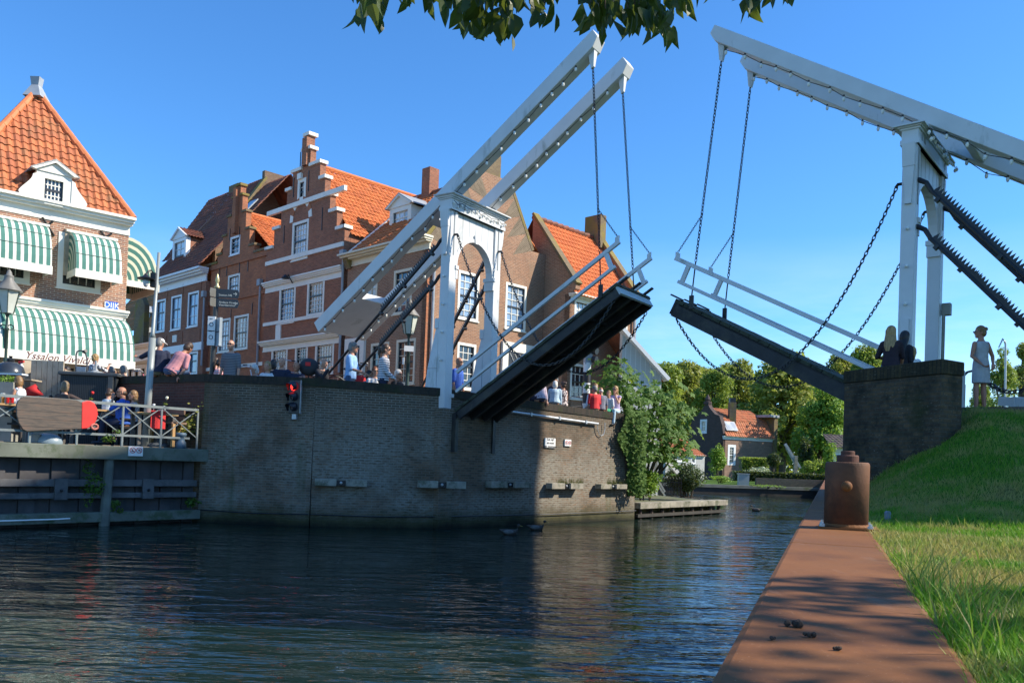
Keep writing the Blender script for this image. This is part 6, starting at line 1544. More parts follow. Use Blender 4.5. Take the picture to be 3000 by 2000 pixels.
# leeboard hung on the railing
lb = thing('leeboard', 'big oval dark plank leeboard with red end hung on the terrace railing', 'leeboard', tpx(165, 1215, .2))
outl = [(170, 845), (185, 800), (230, 760), (255, 752), (600, 768), (830, 790), (885, 815), (880, 1104), (700, 1112), (285, 1132), (240, 1110), (195, 1040), (172, 950)]
red = [(885, 815), (930, 800), (975, 798), (1020, 820), (1052, 880), (1060, 945), (1040, 1020), (1000, 1070), (940, 1100), (880, 1104)]
LBW = NT('leeboard_wood'); p = LBW.coord('UV'); s_ = LBW.sep(p); f_ = LBW.math('FRACT', LBW.math('MULTIPLY', s_[1], 6.2)); n = LBW.noise(p, 3.5, 5, .65, (1, 6, 1))
cc = LBW.ramp(n, (.3, (.05, .045, .04)), (.55, (.105, .08, .062)), (.75, (.15, .085, .055))); cc = LBW.mix(LBW.math('LESS_THAN', f_, .05), cc, (.012, .01, .01)); LBW.set(Base_Color=cc, Roughness=.75)
for nm, poly, m, o in (('plank_board', outl, LBW.m, .16), ('red_end', red, plain('red_paint', (.58, .025, .02), .5, .1, 6), .163)):
    pts = [tpx(x/3.734, 960+y/3.734, o) for x, y in poly]
    MB().prism(pts, tn_*.055).build(nm, m, lb, bevel=.012)
MB().tube([tpx(950/3.734, 960+1105/3.734, .19), tpx(1055/3.734, 960+1080/3.734, .19)], .03, 7).build('iron_rod', BLACK, lb)
mb = MB(); cc_ = tpx(1035/3.734, 960+1080/3.734, .22); mb.tube([cc_+td*(cos(a)*.07)+Z*(sin(a)*.055) for a in [2*pi*i/12 for i in range(13)]], .022, 6, False); mb.build('ring', plain('ring_pink', (.50, .16, .12), .6), lb)
# furniture
def lo(px, py, Y, z=TZ): o = at(px, py, Y); return V((o.x, o.y, z))
YF = 21.2
wp = lo(136, 1160, 22.6); sc_w = thing('wooden_screen', 'tall grey weathered plank crate standing behind the terrace pillow', 'crate', wp, 0)
zt_ = at(136, 1056, 22.6).z
mb = MB(); w_ = 96*22.6/FPX
for i in range(6): MB_x = -w_/2+w_*i/6; mb.box((wp.x+MB_x+w_/12, wp.y, (zt_+TZ)/2), (w_/6-.012, .05, zt_-TZ))
mb.build('front_planks', plain('crate_wood', (.36, .31, .24), .8, .25, 2.5, bump=.2, dirt=((.18, .14, .10), 5, .55)), sc_w)
MB().obox((wp.x-w_/2-.26, wp.y+.03, TZ), (.25, .3, 0), (.02, .02, 0), (0, 0, zt_-TZ)).build('side_planks', WOOD, sc_w); MB().box((wp.x+.0, wp.y+.4, zt_-.25), (w_, .7, .05)).build('shelf', WOOD, sc_w)
cp_ = lo(276, 1164, 22.4); zt_ = at(276, 1095, 22.4).z; CHM = stripes('chest_ribs', (.050, .058, .065), (.02, .024, .028), 22, 'U', .72, .5)
ch = thing('storage_chest', 'dark ribbed garden storage chest with overhanging lid behind the terrace tables', 'chest', cp_)
w_ = 150*22.4/FPX; MB().box((cp_.x, cp_.y, (TZ+zt_-.1)/2), (w_, .85, zt_-.1-TZ), .12).build('body', CHM, ch); MB().box((cp_.x, cp_.y, zt_-.045), (w_+.14, .98, .10), .12).build('lid', plain('chest_lid', (.045, .052, .058), .5), ch, bevel=.03)
for q in (-1, 1): MB().box((cp_.x+q*(w_/2-.06), cp_.y-.42, (TZ+zt_-.1)/2), (.12, .06, zt_-.1-TZ), .12).build('corner_post', MC['chest_lid'], ch)
o = at(280, 1090, 22.3); pb = thing('parasol_base', 'grey parasol foot with short pole lying on top of the chest lid', 'parasol foot', V((o.x, o.y, zt_))); MB().lathe([(.2, .0), (.2, .04), (.05, .07), (.03, .08), (.03, .34)], (o.x, o.y, zt_+.005), 14).build('foot', plain('foot_grey', (.30, .32, .33), .6), pb, smooth=False)
mf = thing('metal_rack', 'black metal hoop rack with clamp lamp behind the chest', 'rack', lo(240, 1090, 23.2, SZ)); mb = MB(); P3 = lambda x, y: at(x/3.734, 960+y/3.734, 23.2)
mb.tube([P3(830, 560), P3(832, 300), P3(845, 258), P3(880, 250), P3(915, 255)], .02, 6); mb.tube([P3(955, 520), P3(950, 330), P3(935, 285), P3(915, 265)], .02, 6); mb.build('frame', plain('rack_grey', (.07, .07, .075), .5), mf); MB().box(P3(892, 470), (.26, .06, .22)).build('slats', plain('slat_blue', (.30, .36, .40), .6), mf); MB().lathe([(.02, -.06), (.05, 0), (.045, .09)], P3(920, 262), 8, (1, -.6, .3)).build('clamp_lamp', BLACK, mf)
kz = lo(28, 1120, 21.8); kb = thing('kettle_grill', 'dark round kettle grill with chimney cap at the left edge of the terrace', 'grill', kz); cz = at(25, 1092, 21.8).z
MB().lathe([(.02, -.42), (.30, -.25), (.36, 0), (.345, .04), (.30, .18), (.16, .28), (.03, .30)], (kz.x, kz.y, cz), 18).build('bowl', plain('grill_enamel', (.03, .035, .04), .25, .2, coat=.5), kb, smooth=True); MB().lathe([(.08, .28), (.10, .33), (.10, .37), (.03, .40), (.05, .44)], (kz.x, kz.y, cz), 10).build('chimney_cap', BLACK, kb); MB().box((kz.x+.1, kz.y-.3, cz-.06), (1.0, .25, .04), -.1).build('side_shelf', plain('shelf_steel', (.55, .6, .65), .3), kb)
mb = MB()
for a in range(3): mb.tube([V((kz.x, kz.y, cz-.35)), V((kz.x+.35*cos(a*2.1), kz.y+.35*sin(a*2.1), TZ))], .02, 6)
mb.build('legs', BLACK, kb)
o = lo(18, 1180, 20.9); plz = at(18, 1120, 20.9).z; pt_ = thing('herb_planter', 'grey planter box with bright green herbs beside the seated woman at the left', 'planter', o); MB().box((o.x, o.y, (TZ+plz)/2), (.55, .4, plz-TZ)).build('box', plain('planter_grey', (.25, .25, .22), .7), pt_); mb = MB(); clump_leaves(mb, V((o.x, o.y, plz+.06)), V((.3, .2, .12)), 260, .03, random.Random(3)); mb.build('herbs', LF3, pt_, uv=False)
sp = thing('spray_bottle', 'white spray bottle with red trigger standing by the plank crate', 'bottle', at(62, 1080, 22.2)); o = at(62, 1080, 22.2); MB().lathe([(.055, -.12), (.06, -.1), (.06, .06), (.025, .12), (.02, .15)], o, 12).build('body', plain('bottle_white', (.75, .76, .78), .35), sp, smooth=True); MB().obox(o+V((-.07, -.03, .15)), (.14, 0, .02), (0, .05, 0), (0, 0, .05)).build('trigger', RED, sp); MB().box(o+V((-.02, 0, -.3)), (.9, .5, .04)).build('bottle_tray', WOOD, sp)
pl_ = thing('red_pillow', 'bright red square pillow leaning on the bench in front of the plank crate', 'pillow', lo(100, 1165, 21.9)); pts = [at(x/3.734, 960+y/3.734, 21.9) for x, y in ((262, 670), (388, 612), (478, 735), (300, 756))]; cn = sum(pts, V())/4; mb = MB(); nn_ = V((0, -1, .1))
G_ = 6
for sgn in (-1, 1):
    b = len(mb.v)
    for i in range(G_+1):
        for j in range(G_+1):
            u, v = i/G_, j/G_; q = pts[0].lerp(pts[1], u).lerp(pts[3].lerp(pts[2], u), v); mb.v.append(q+nn_*sgn*-.10*(sin(pi*u)*sin(pi*v))**.6)
    for i in range(G_):
        for j in range(G_): a = b+i*(G_+1)+j; mb.f.append((a, a+1, a+G_+2, a+G_+1)[::sgn])
mb.build('cushion', RED, pl_, smooth=True)
TW = plain('table_wood', (.45, .27, .11), .5, .18, 3)
def table(name, label, c, w, d, h, rz, runner=False):
    r = thing(name, label, 'table', c, rz, 'wooden café tables on the terrace')
    L = lambda x, y, z: V((x, y, z)); OFF[r.name] = V((0, 0, 0))
    mb = MB()
    for i in range(4): mb.box((0, -d/2+d*(i+.5)/4, h-.025), (w, d/4-.008, .045))
    mb.build('tabletop', TW, r)
    for x in (-1, 1):
        for y in (-1, 1): MB().box((x*(w/2-.08), y*(d/2-.08), h/2-.025), (.07, .07, h-.05)).build('leg', plain('table_leg', (.10, .09, .08), .6), r)
    if runner: MB().box((0, -d/2-.004, h-.16), (.34, .006, .42)).build('table_runner', RED, r); MB().box((0, 0, h+.002), (.34, d+.01, .006)).build('table_runner_top', RED, r)
    return r
th_ = at(20, 1183, 20.4).z-TZ
t1 = table('cafe_table', 'wooden café table with drinks in front of the woman at the left edge', lo(12, 1185, 20.3), 1.05, .8, th_, rzE)
t2 = table('cafe_table', 'wooden café table end seen behind the red end of the leeboard', lo(268, 1200, 20.9), 1.2, .8, at(290, 1199, 20.9).z-TZ, rzE)
t3 = table('cafe_table', 'wooden café table with red runner in front of the empty bench', lo(450, 1208, 19.95), .95, .62, at(460, 1210, 19.95).z-TZ, rzE, True)
bn = lo(492, 1215, 20.42); bh = thing('garden_bench', 'brown wooden garden bench with slatted back right of the lamp post', 'bench', bn); w_ = 118*20.4/FPX
rzq = math.atan2((Q0-A1).y, (Q0-A1).x)
zq = lambda y: at(500, y, 20.42).z
MB().box((bn.x+.05, bn.y+.12, (zq(1193)+zq(1215))/2), (w_, .04, zq(1193)-zq(1215)), rzq).build('back_slat', WOODB if 'WOODB' in globals() else plain('bench_wood', (.17, .10, .065), .65, .25, 3), bh); MB().box((bn.x+.05, bn.y+.1, (zq(1220)+zq(1236))/2), (w_, .04, zq(1220)-zq(1236)), rzq).build('back_slat', MC['bench_wood'], bh)
MB().box((bn.x+.03, bn.y-.12, zq(1240)), (w_, .42, .05), rzq).build('seat', MC['bench_wood'], bh)
for q in (-1, 1):
    for yy in (-.28, .1): MB().box((bn.x+q*(w_/2-.08)*cos(rzq), bn.y+yy+q*(w_/2-.08)*sin(rzq), (TZ+zq(1241))/2), (.07, .07, zq(1241)-TZ-.03), rzq).build('leg', WOODY, bh)
def wicker(label, c, rz):
    r = thing('wicker_chair', label, 'chair', c, rz, 'black wicker chairs at the terrace tables'); OFF[r.name] = V((0, 0, 0)); WK = stripes('wicker', (.03, .03, .034), (.012, .012, .014), 40, 'V', .6, .6)
    MB().box((0, 0, .44), (.46, .44, .05)).build('seat', WK, r); MB().box((0, -.21, .72), (.46, .04, .50)).build('backrest', WK, r)
    for x in (-1, 1):
        for y in (-1, 1): MB().box((x*.2, y*.19, .21), (.045, .045, .42)).build('leg', WK, r)
        MB().box((x*.25, -.02, .64), (.05, .42, .04)).build('armrest', WK, r)
    return r
wicker('black wicker chair under the man in the blue polo', lo(352, 1230, 20.3), rzE+1.9); wicker('black wicker chair under the woman with glasses', lo(392, 1230, 20.9), rzE+2.3)
wicker('black wicker chair of the woman resting her arm on the railing', lo(188, 1230, 20.25), 0); wicker('black wicker chair of the boy in the striped shirt', lo(318, 1230, 21.2), 2.6); wicker('black wicker chair of the woman at the left edge', lo(58, 1230, 20.9), 1.4)
def glass(label, px, py, Y, h, rad, m, stem=False):
    o = at(px, py, Y); r = thing('drinking_glass', label, 'glass', o, 0, 'glasses on the terrace tables')
    if stem: MB().lathe([(.035, 0), (.035, .006), (.006, .012), (.006, h*.45), (rad*.8, h*.55), (rad, h*.8), (rad*.8, h)], o, 12).build('bowl', m, r, smooth=True)
    else: MB().lathe([(rad*.75, 0), (rad, h*.82)], o, 12).build('drink', m, r); MB().lathe([(rad, h*.82), (rad*1.03, h)], o, 12).build('rim', plain('glass_rim', (.62, .62, .58), .15), r)
GA = plain('amber_drink', (.55, .20, .03), .15, .1); GR = plain('red_drink', (.45, .015, .015), .15, .1); GC = plain('clear_glass', (.50, .53, .55), .1, .1)
zt1 = at(20, 1183, 20.3)
glass('tall amber beer glass furthest left on the left table', 8, 1180, 20.0, .24, .045, GA); glass('red drink glass next to the beer glass on the left table', 22, 1180, 20.0, .17, .045, GR); glass('red drink glass furthest right on the left table', 35, 1180, 20.05, .17, .05, GR)
glass('stemmed wine glass on the red table runner', 450, 1207, 19.95, .2, .04, GC, True); glass('clear tumbler beside the rose on the right table', 470, 1206, 19.95, .11, .04, GC)
def rose(label, px, py, Y, m):
    o = at(px, py, Y); r = thing('rose_vase', label, 'vase', o, 0, 'single roses in vases on the tables'); MB().lathe([(.035, 0), (.04, .08), (.02, .12), (.025, .14)], o, 10).build('vase', GC, r, smooth=True)
    h = o+V((.06, 0, .32)); MB().tube([o+Z*.1, h], .006, 5).build('stem', LFD, r); MB().lathe([(.01, -.03), (.035, 0), (.04, .03), (.02, .05)], h, 8).build('flower', m, r, smooth=True); mb = MB(); clump_leaves(mb, o+V((.03, 0, .18)), V((.05, .03, .06)), 12, .025, random.Random(1)); mb.build('leaves', LF2, r, uv=False)
rose('white rose in a vase on the left table', 41, 1180, 20.1, SIGN); rose('red rose in a vase near the boy in the striped shirt', 262, 1190, 20.5, RED); rose('pale rose in a vase on the right table', 480, 1206, 19.95, plain('pale_rose', (.7, .68, .5), .7))
# odds and ends on the deck edge
o = tp(ts_(155), -.25, TZ); tb = thing('upturned_tub', 'pale blue upturned plastic tub lying on the deck edge under the leeboard', 'tub', o); MB().ball(o+Z*.02, (.32, .25, .19), 14, 8).build('shell', plain('tub_blue', (.22, .28, .32), .4, .06), tb, smooth=True)
o = tp(ts_(118), -.25, TZ); MB().lathe([(.09, 0), (.13, .17), (.12, .18)], o, 12).build('pot', plain('pot_grey', (.22, .24, .25), .6), thing('flower_pot', 'small grey pot left of the upturned tub', 'pot', o))
o = tp(ts_(117), -.45, TZ); ln_ = thing('lantern_candle', 'clear candle lantern with red top under the leeboard', 'lantern', o); MB().lathe([(.05, 0), (.05, .3)], o, 8).build('glass', GC, ln_); MB().lathe([(.055, .3), (.05, .33), (.01, .42)], o, 8).build('top', RED, ln_)
o = tp(ts_(490), -.4, TZ); pb = thing('parasol_base', 'round dark parasol foot with pole stub on the deck below the bench', 'parasol foot', o); MB().lathe([(.27, 0), (.27, .05), (.2, .09), (.04, .11), (.035, .12), (.035, .42)], o, 18).build('foot', plain('foot_dark', (.06, .07, .08), .6), pb)
o = tp(ts_(529), .02, TZ); qb = thing('mooring_post', 'short blue-grey iron mooring post at the right end of the deck edge', 'mooring post', o); MB().lathe([(.14, -.02), (.13, .12), (.10, .16), (.10, .26), (.13, .28), (.14, .33), (.11, .36)], o, 14).build('post', plain('mooring_blue', (.08, .13, .18), .5), qb, smooth=True)
o = tp(ts_(555), -.35, TZ); ys = thing('yellow_shrub', 'sparse yellow-green shrub growing at the right end of the terrace railing', 'shrub', o); rnd = random.Random(9); mt, mb = MB(), MB(); YL = leafmat('yellow_leaf', (.16, .19, .025), (.33, .30, .05), .45, 4)
for px, py in ((605, 1145), (560, 1195), (575, 1180), (600, 1190), (545, 1230), (570, 1235), (530, 1250), (590, 1215), (615, 1200), (540, 1265), (620, 1215)):
    e = tpx(px, py, rnd.uniform(-.4, .15)); mt.tube([o, o.lerp(e, .5)+V((0, 0, .05)), e], [.012, .008, .003], 4)
    for _ in range(26):
        q = o.lerp(e, rnd.uniform(.45, 1.02))+V((rnd.gauss(0, .06), rnd.gauss(0, .06), rnd.gauss(0, .05))); x, y, _q = basis(V((rnd.uniform(-1, 1), -1, rnd.uniform(0, 1)))); s = rnd.uniform(.03, .05); mb.quad(q-x*s, q-y*s*.6, q+x*s, q+y*s*.6)
mt.build('stems', MC['bark'], ys); mb.build('foliage', YL, ys, uv=False)
def wplant(label, pos, rx, rz_, m, seed, n=160, size=.04):
    r = thing('wall_plant', label, 'plant', pos); mb = MB(); rnd = random.Random(seed)
    for _ in range(5): clump_leaves(mb, V(pos)+V((rnd.uniform(-rx, rx)*.6, rnd.uniform(-.05, .05), rnd.uniform(-.1, 1)*rz_)), V((rx*.5, .08, rz_*.35)), n//5, size, rnd)
    mb.build('foliage', m, r, uv=False)
wplant('green creeper growing beside the leaning pile above the waling', tpx(272, 1450, .2), .28, .75, LIVY, 1, 300); wplant('small green tuft right of the leaning pile at the waterline beam', tpx(335, 1492, .25), .18, .2, LIVY, 2); wplant('grassy tuft in the corner of quay and brick pier', tpx(565, 1480, .3), .22, .16, LIVY, 3); wplant('little fern on the deck edge under the man in blue', tpx(325, 1290, .12), .2, .2, LIVY, 4, 120, .03); wplant('dark leafy plant under the yellow shrub on the deck corner', tpx(585, 1290, -.1), .3, .25, LFD, 5, 240)
# steel lamp post
b_, t_ = tpx(424, 1290, -.5), at(466, 740, 20.6); b_ = tp(ts_(425, -.45, 1290), -.45, TZ); m_ = on_plane(447, 985, b_, tn_); t_ = on_plane(466, 740, b_, tn_)
lp = thing('steel_lamp_post', 'tall pale steel pole leaning slightly, with small black bell lamp on its arm', 'lamp post', b_)
m1 = on_plane(447, 990, b_, tn_); MB().tube([b_-Z*.1, m1], [.082, .078], 12).build('lower_pole', plain('pole_steel', (.27, .30, .29), .45, .08, metal=.2), lp, smooth=True); MB().tube([m1, m1.lerp(m1+Z*.12, 1), t_], [.078, .042, .036], 12).build('upper_pole', MC['pole_steel'], lp, smooth=True)
bx = on_plane(456, 822, b_, tn_); MB().box(bx-td*.05, (.12, .12, .34)).build('switch_box', BLACK, lp); ar = [on_plane(x, y, b_, tn_) for x, y in ((452, 815), (450, 800), (443, 792), (434, 795), (428, 806))]
MB().tube(ar, .022, 6).build('arm', BLACK, lp); e = ar[-1]; lh = MB().lathe([(.03, .04), (.05, .0), (.09, -.04), (.20, -.08), (.19, -.10), (.07, -.11)], e, 16).build('lamp_hood', BLACK, lp); MB().lathe([(.06, -.11), (.07, -.16), (.05, -.25), (.02, -.28)], e, 10).build('lamp_glass', GC, lh, smooth=True)
# old lanterns
def lantern(label, base, zl, s=1.0, panel=None):
    r = thing('street_lantern', label, 'street lantern', base, 0, 'old street lanterns with glass heads'); IR = plain('lantern_green', (.03, .055, .045), .45, .2); c = V((base.x, base.y, zl))
    MB().lathe([(.16, 0), (.16, .5), (.10, .6), (.07, .8), (.055, 1.2), (.05, zl-base.z-.5), (.075, zl-base.z-.48), (.04, zl-base.z-.4), (.03, zl-base.z-.12), (.06, zl-base.z-.04), (.11, zl-base.z)], base, 12).build('post', IR, r, smooth=True)
    lg = MB().lathe([(.13*s, 0), (.235*s, .48*s)], c, 6).build('lamp_glass', plain('lantern_glass', (.50, .52, .46), .12, .1), r)
    mb = MB()
    for k in range(6): a = 2*pi*k/6; mb.bar(c+V((cos(a)*.132*s, sin(a)*.132*s, 0)), c+V((cos(a)*.238*s, sin(a)*.238*s, .48*s)), .02, .02)
    mb.build('glass_bars', IR, lg); MB().lathe([(.28*s, .48*s), (.27*s, .51*s), (.10*s, .72*s), (.09*s, .80*s), (.10*s, .82*s), (.06*s, .84*s), (.05*s, .90*s), (.015, .96*s)], c, 12).build('lamp_roof', plain('lantern_roof', (.16, .155, .14), .5, .2), r, smooth=True)
    return r
o = at(1192, 1130, 24.0); o.z = SZ; zl = at(1192, 978, 24).z; ld = lantern('green street lantern with white plate in front of the corner house', o, zl, 1.05)
q = at(1198, 1021, 23.9); MB().box(q, (.27, .03, .16), .25).build('white_plate', SIGN, ld); q = at(1188, 1057, 23.9); MB().box(q-V((.06, 0, 0)), (.05, .05, .2)).build('bracket', SIGN, ld)
o = at(12, 1130, 24.6); o.z = SZ; ll_ = lantern('dark street lantern at the left edge in front of the lower awning', o, at(10, 917, 24.6).z, 1.35); mb = MB()
for q in (-1, 1): c = V((o.x, o.y, at(10, 955, 24.6).z)); mb.tube([c, c+V((q*.12, 0, .05)), c+V((q*.2, 0, .0)), c+V((q*.2, 0, -.07)), c+V((q*.14, 0, -.06))], .018, 6)
mb.build('scroll_arms', BLACK, ll_)
# finger post with direction boards
o = at(616, 1130, 23.2); o.z = SZ; fp = thing('finger_post', 'black finger post with two right-pointing boards and white info panels', 'signpost', o); tz = at(636, 845, 23.2); btm = at(620, 1100, 23.2)
ax = (tz-btm).normalized(); base = btm-ax*((btm.z-SZ)/ax.z); MB().tube([base, tz], .065, 10).build('post', plain('post_black', (.022, .024, .026), .4), fp)
MB().lathe([(.07, 0), (.08, .05), (.04, .08), (.035, .16), (.06, .22), (.045, .32), (.02, .38), (.012, .42)], tz, 10).build('finial', plain('finial_gold', (.50, .42, .22), .35, .1, metal=.4), fp, smooth=True)
FB = plain('finger_black', (.025, .03, .038), .4, .1); WT = plain('finger_text', (.62, .62, .55), .5)
uxx = V((1, .12, 0)).normalized(); nf = V((uxx.y, -uxx.x, 0))
for (x0, x1, y0, y1, tl_) in ((636, 700, 846, 871, ('Station NS',)), (636, 699, 874, 899, ('Andere Havens', 'Veerdiensten'))):
    a = at(x0, (y0+y1)/2, 23.15); w_ = (x1-x0)*23.15/FPX; h_ = (y1-y0)*23.15/FPX
    pts = [(0, -h_/2), (w_*.93, -h_/2), (w_, 0), (w_*.93, h_/2), (0, h_/2)]
    fbo = MB().prism([a+uxx*x+Z*y+nf*.015 for x, y in pts], nf*-.03).build('finger_board', FB, fp)
    for k, s in enumerate(tl_): text(s, 'lettering', WT, fbo, a+uxx*(.05)+Z*(-.02-(.03 if len(tl_) == 1 else -.035+.075*k))+nf*.018, uxx, Z, .082, 0, .002, 'LEFT')
    q = a+uxx*w_*.83+nf*.018; mb = MB(); mb.bar(q-uxx*.06, q+uxx*.03, .012, .004, nf); mb.bar(q+uxx*.035, q+Z*.045-uxx*.01, .012, .004, nf); mb.bar(q+uxx*.035, q-Z*.045-uxx*.01, .012, .004, nf); mb.build('arrow', WT, fbo)
    a2 = a-uxx*.04; fb2 = MB().prism([a2-V((.3, .55, 0))*x*.55+Z*y for x, y in pts], V((.012, -.012, 0))).build('finger_board', plain('finger_back', (.10, .10, .09), .5), fp)
for (x0, x1, y0, y1, an) in ((609, 630, 927, 1012, .1), (631, 650, 931, 1014, -.8)):
    c = at((x0+x1)/2, (y0+y1)/2, 23.1); w_, h_ = (x1-x0)*23.1/FPX/cos(an), (y1-y0)*23.1/FPX; ip = MB().box(c, (w_, .08, h_), an).build('info_panel', plain('panel_white', (.68, .70, .70), .4, .04) if an > 0 else plain('panel_grey', (.30, .35, .38), .4), fp)
    ux_ = V((cos(an), sin(an), 0)); ny = V((sin(an), -cos(an), 0))
    mb = MB(); mb.obox(c-ux_*w_*.48+ny*.041+Z*-.012, ux_*w_*.96, ny*.004, Z*.024)
    if an > 0:
        for q in (.22, -.22): mb.tube([c+ny*.043+Z*(q*h_+.0+.055*sin(t))+ux_*.05*cos(t) for t in [2*pi*i/12 for i in range(13)]], .008, 4, False); mb.bar(c+ny*.043+Z*(q*h_+.16)-ux_*.05, c+ny*.043+Z*(q*h_+.16)+ux_*.03, .014, .004, ny)
    mb.build('pictogram', SBLK, ip)
# traffic signal pole on the sunlit quay
o = at(1716, 1195, 29.5); o.z = SZ-.3; sp_ = thing('signal_pole', 'black and white banded signal pole with grey light housing by the ground window', 'traffic light', o); zt_ = at(1721, 1062, 29.5).z; n_ = 8
for i in range(n_): z0, z1 = o.z+(zt_-o.z)*i/n_, o.z+(zt_-o.z)*(i+1)/n_; MB().lathe([(.13, 0), (.13, z1-z0-.002)], (o.x, o.y, z0), 14).build('white_band' if i % 2 else 'black_band', SIGN if i % 2 else SBLK, sp_)
zc_ = at(1728, 1028, 29.5).z; MB().box((o.x+.02, o.y, zc_), (.26, .2, .95), .3).build('housing', plain('housing_grey', (.34, .37, .38), .5, .05), sp_)
for k in range(3):
    q = V((o.x+.18, o.y-.08, zc_+.3-.3*k)); MB().lathe([(.12, 0), (.125, .16)], q, 12, V((.8, -.6, -.12))).build('visor', BLACK, sp_)
# ---------------------------------------------------------------- people
SKIN = plain('skin', (.50, .26, .17), .55, .08, 8); SKIN2 = plain('skin_tan', (.40, .19, .115), .55, .08, 8); SKIN3 = plain('skin_pale', (.56, .32, .23), .55, .08, 8)
HAIR = {'blond': (.34, .21, .08), 'grey': (.17, .165, .155), 'white': (.62, .60, .55), 'brown': (.055, .03, .017), 'dark': (.02, .016, .015), 'auburn': (.18, .06, .025), 'ash': (.17, .12, .065), 'sandy': (.22, .125, .05)}
SKIN4 = plain('skin_warm', (.42, .19, .12), .55, .08, 8)
def hairm(k): 
    n = 'hair_'+k
    if n in MC: return MC[n]
    t = NT(n); p = t.coord(); f_ = t.noise(p, 40, 3, .6, (1, 1, .15)); c = HAIR[k]; t.set(Base_Color=t.ramp(f_, (.3, tuple(x*.6 for x in c)), (.7, tuple(min(1, x*1.35) for x in c))), Roughness=.5); t.bump(f_, .4, .01); MC[n] = t.m; return t.m
def cloth(n, c): return plain('cloth_'+n, c, .85, .12, 14, bump=.25)
def ell(mb, secs, n=12):      # loft of (centre, rx, ry, x axis, y axis)
    b = len(mb.v)
    for c, rx, ry, x, y in secs:
        for k in range(n): a = 2*pi*k/n; mb.v.append(c+x*(rx*cos(a))+y*(ry*sin(a)))
    for i in range(len(secs)-1):
        for k in range(n): k2 = (k+1) % n; mb.f.append((b+i*n+k, b+i*n+k2, b+(i+1)*n+k2, b+(i+1)*n+k))
    mb.f.append(tuple(b+k for k in range(n))[::-1]); mb.f.append(tuple(b+(len(secs)-1)*n+k for k in range(n)))
def limb(mb, pts, rs): 
    mb.tube(pts, rs, 9)
    for p, r in zip(pts, rs): mb.ball(p, r*.98, 9, 6)
HANG = ((.16, .06, -1), (.06, .25, -1))
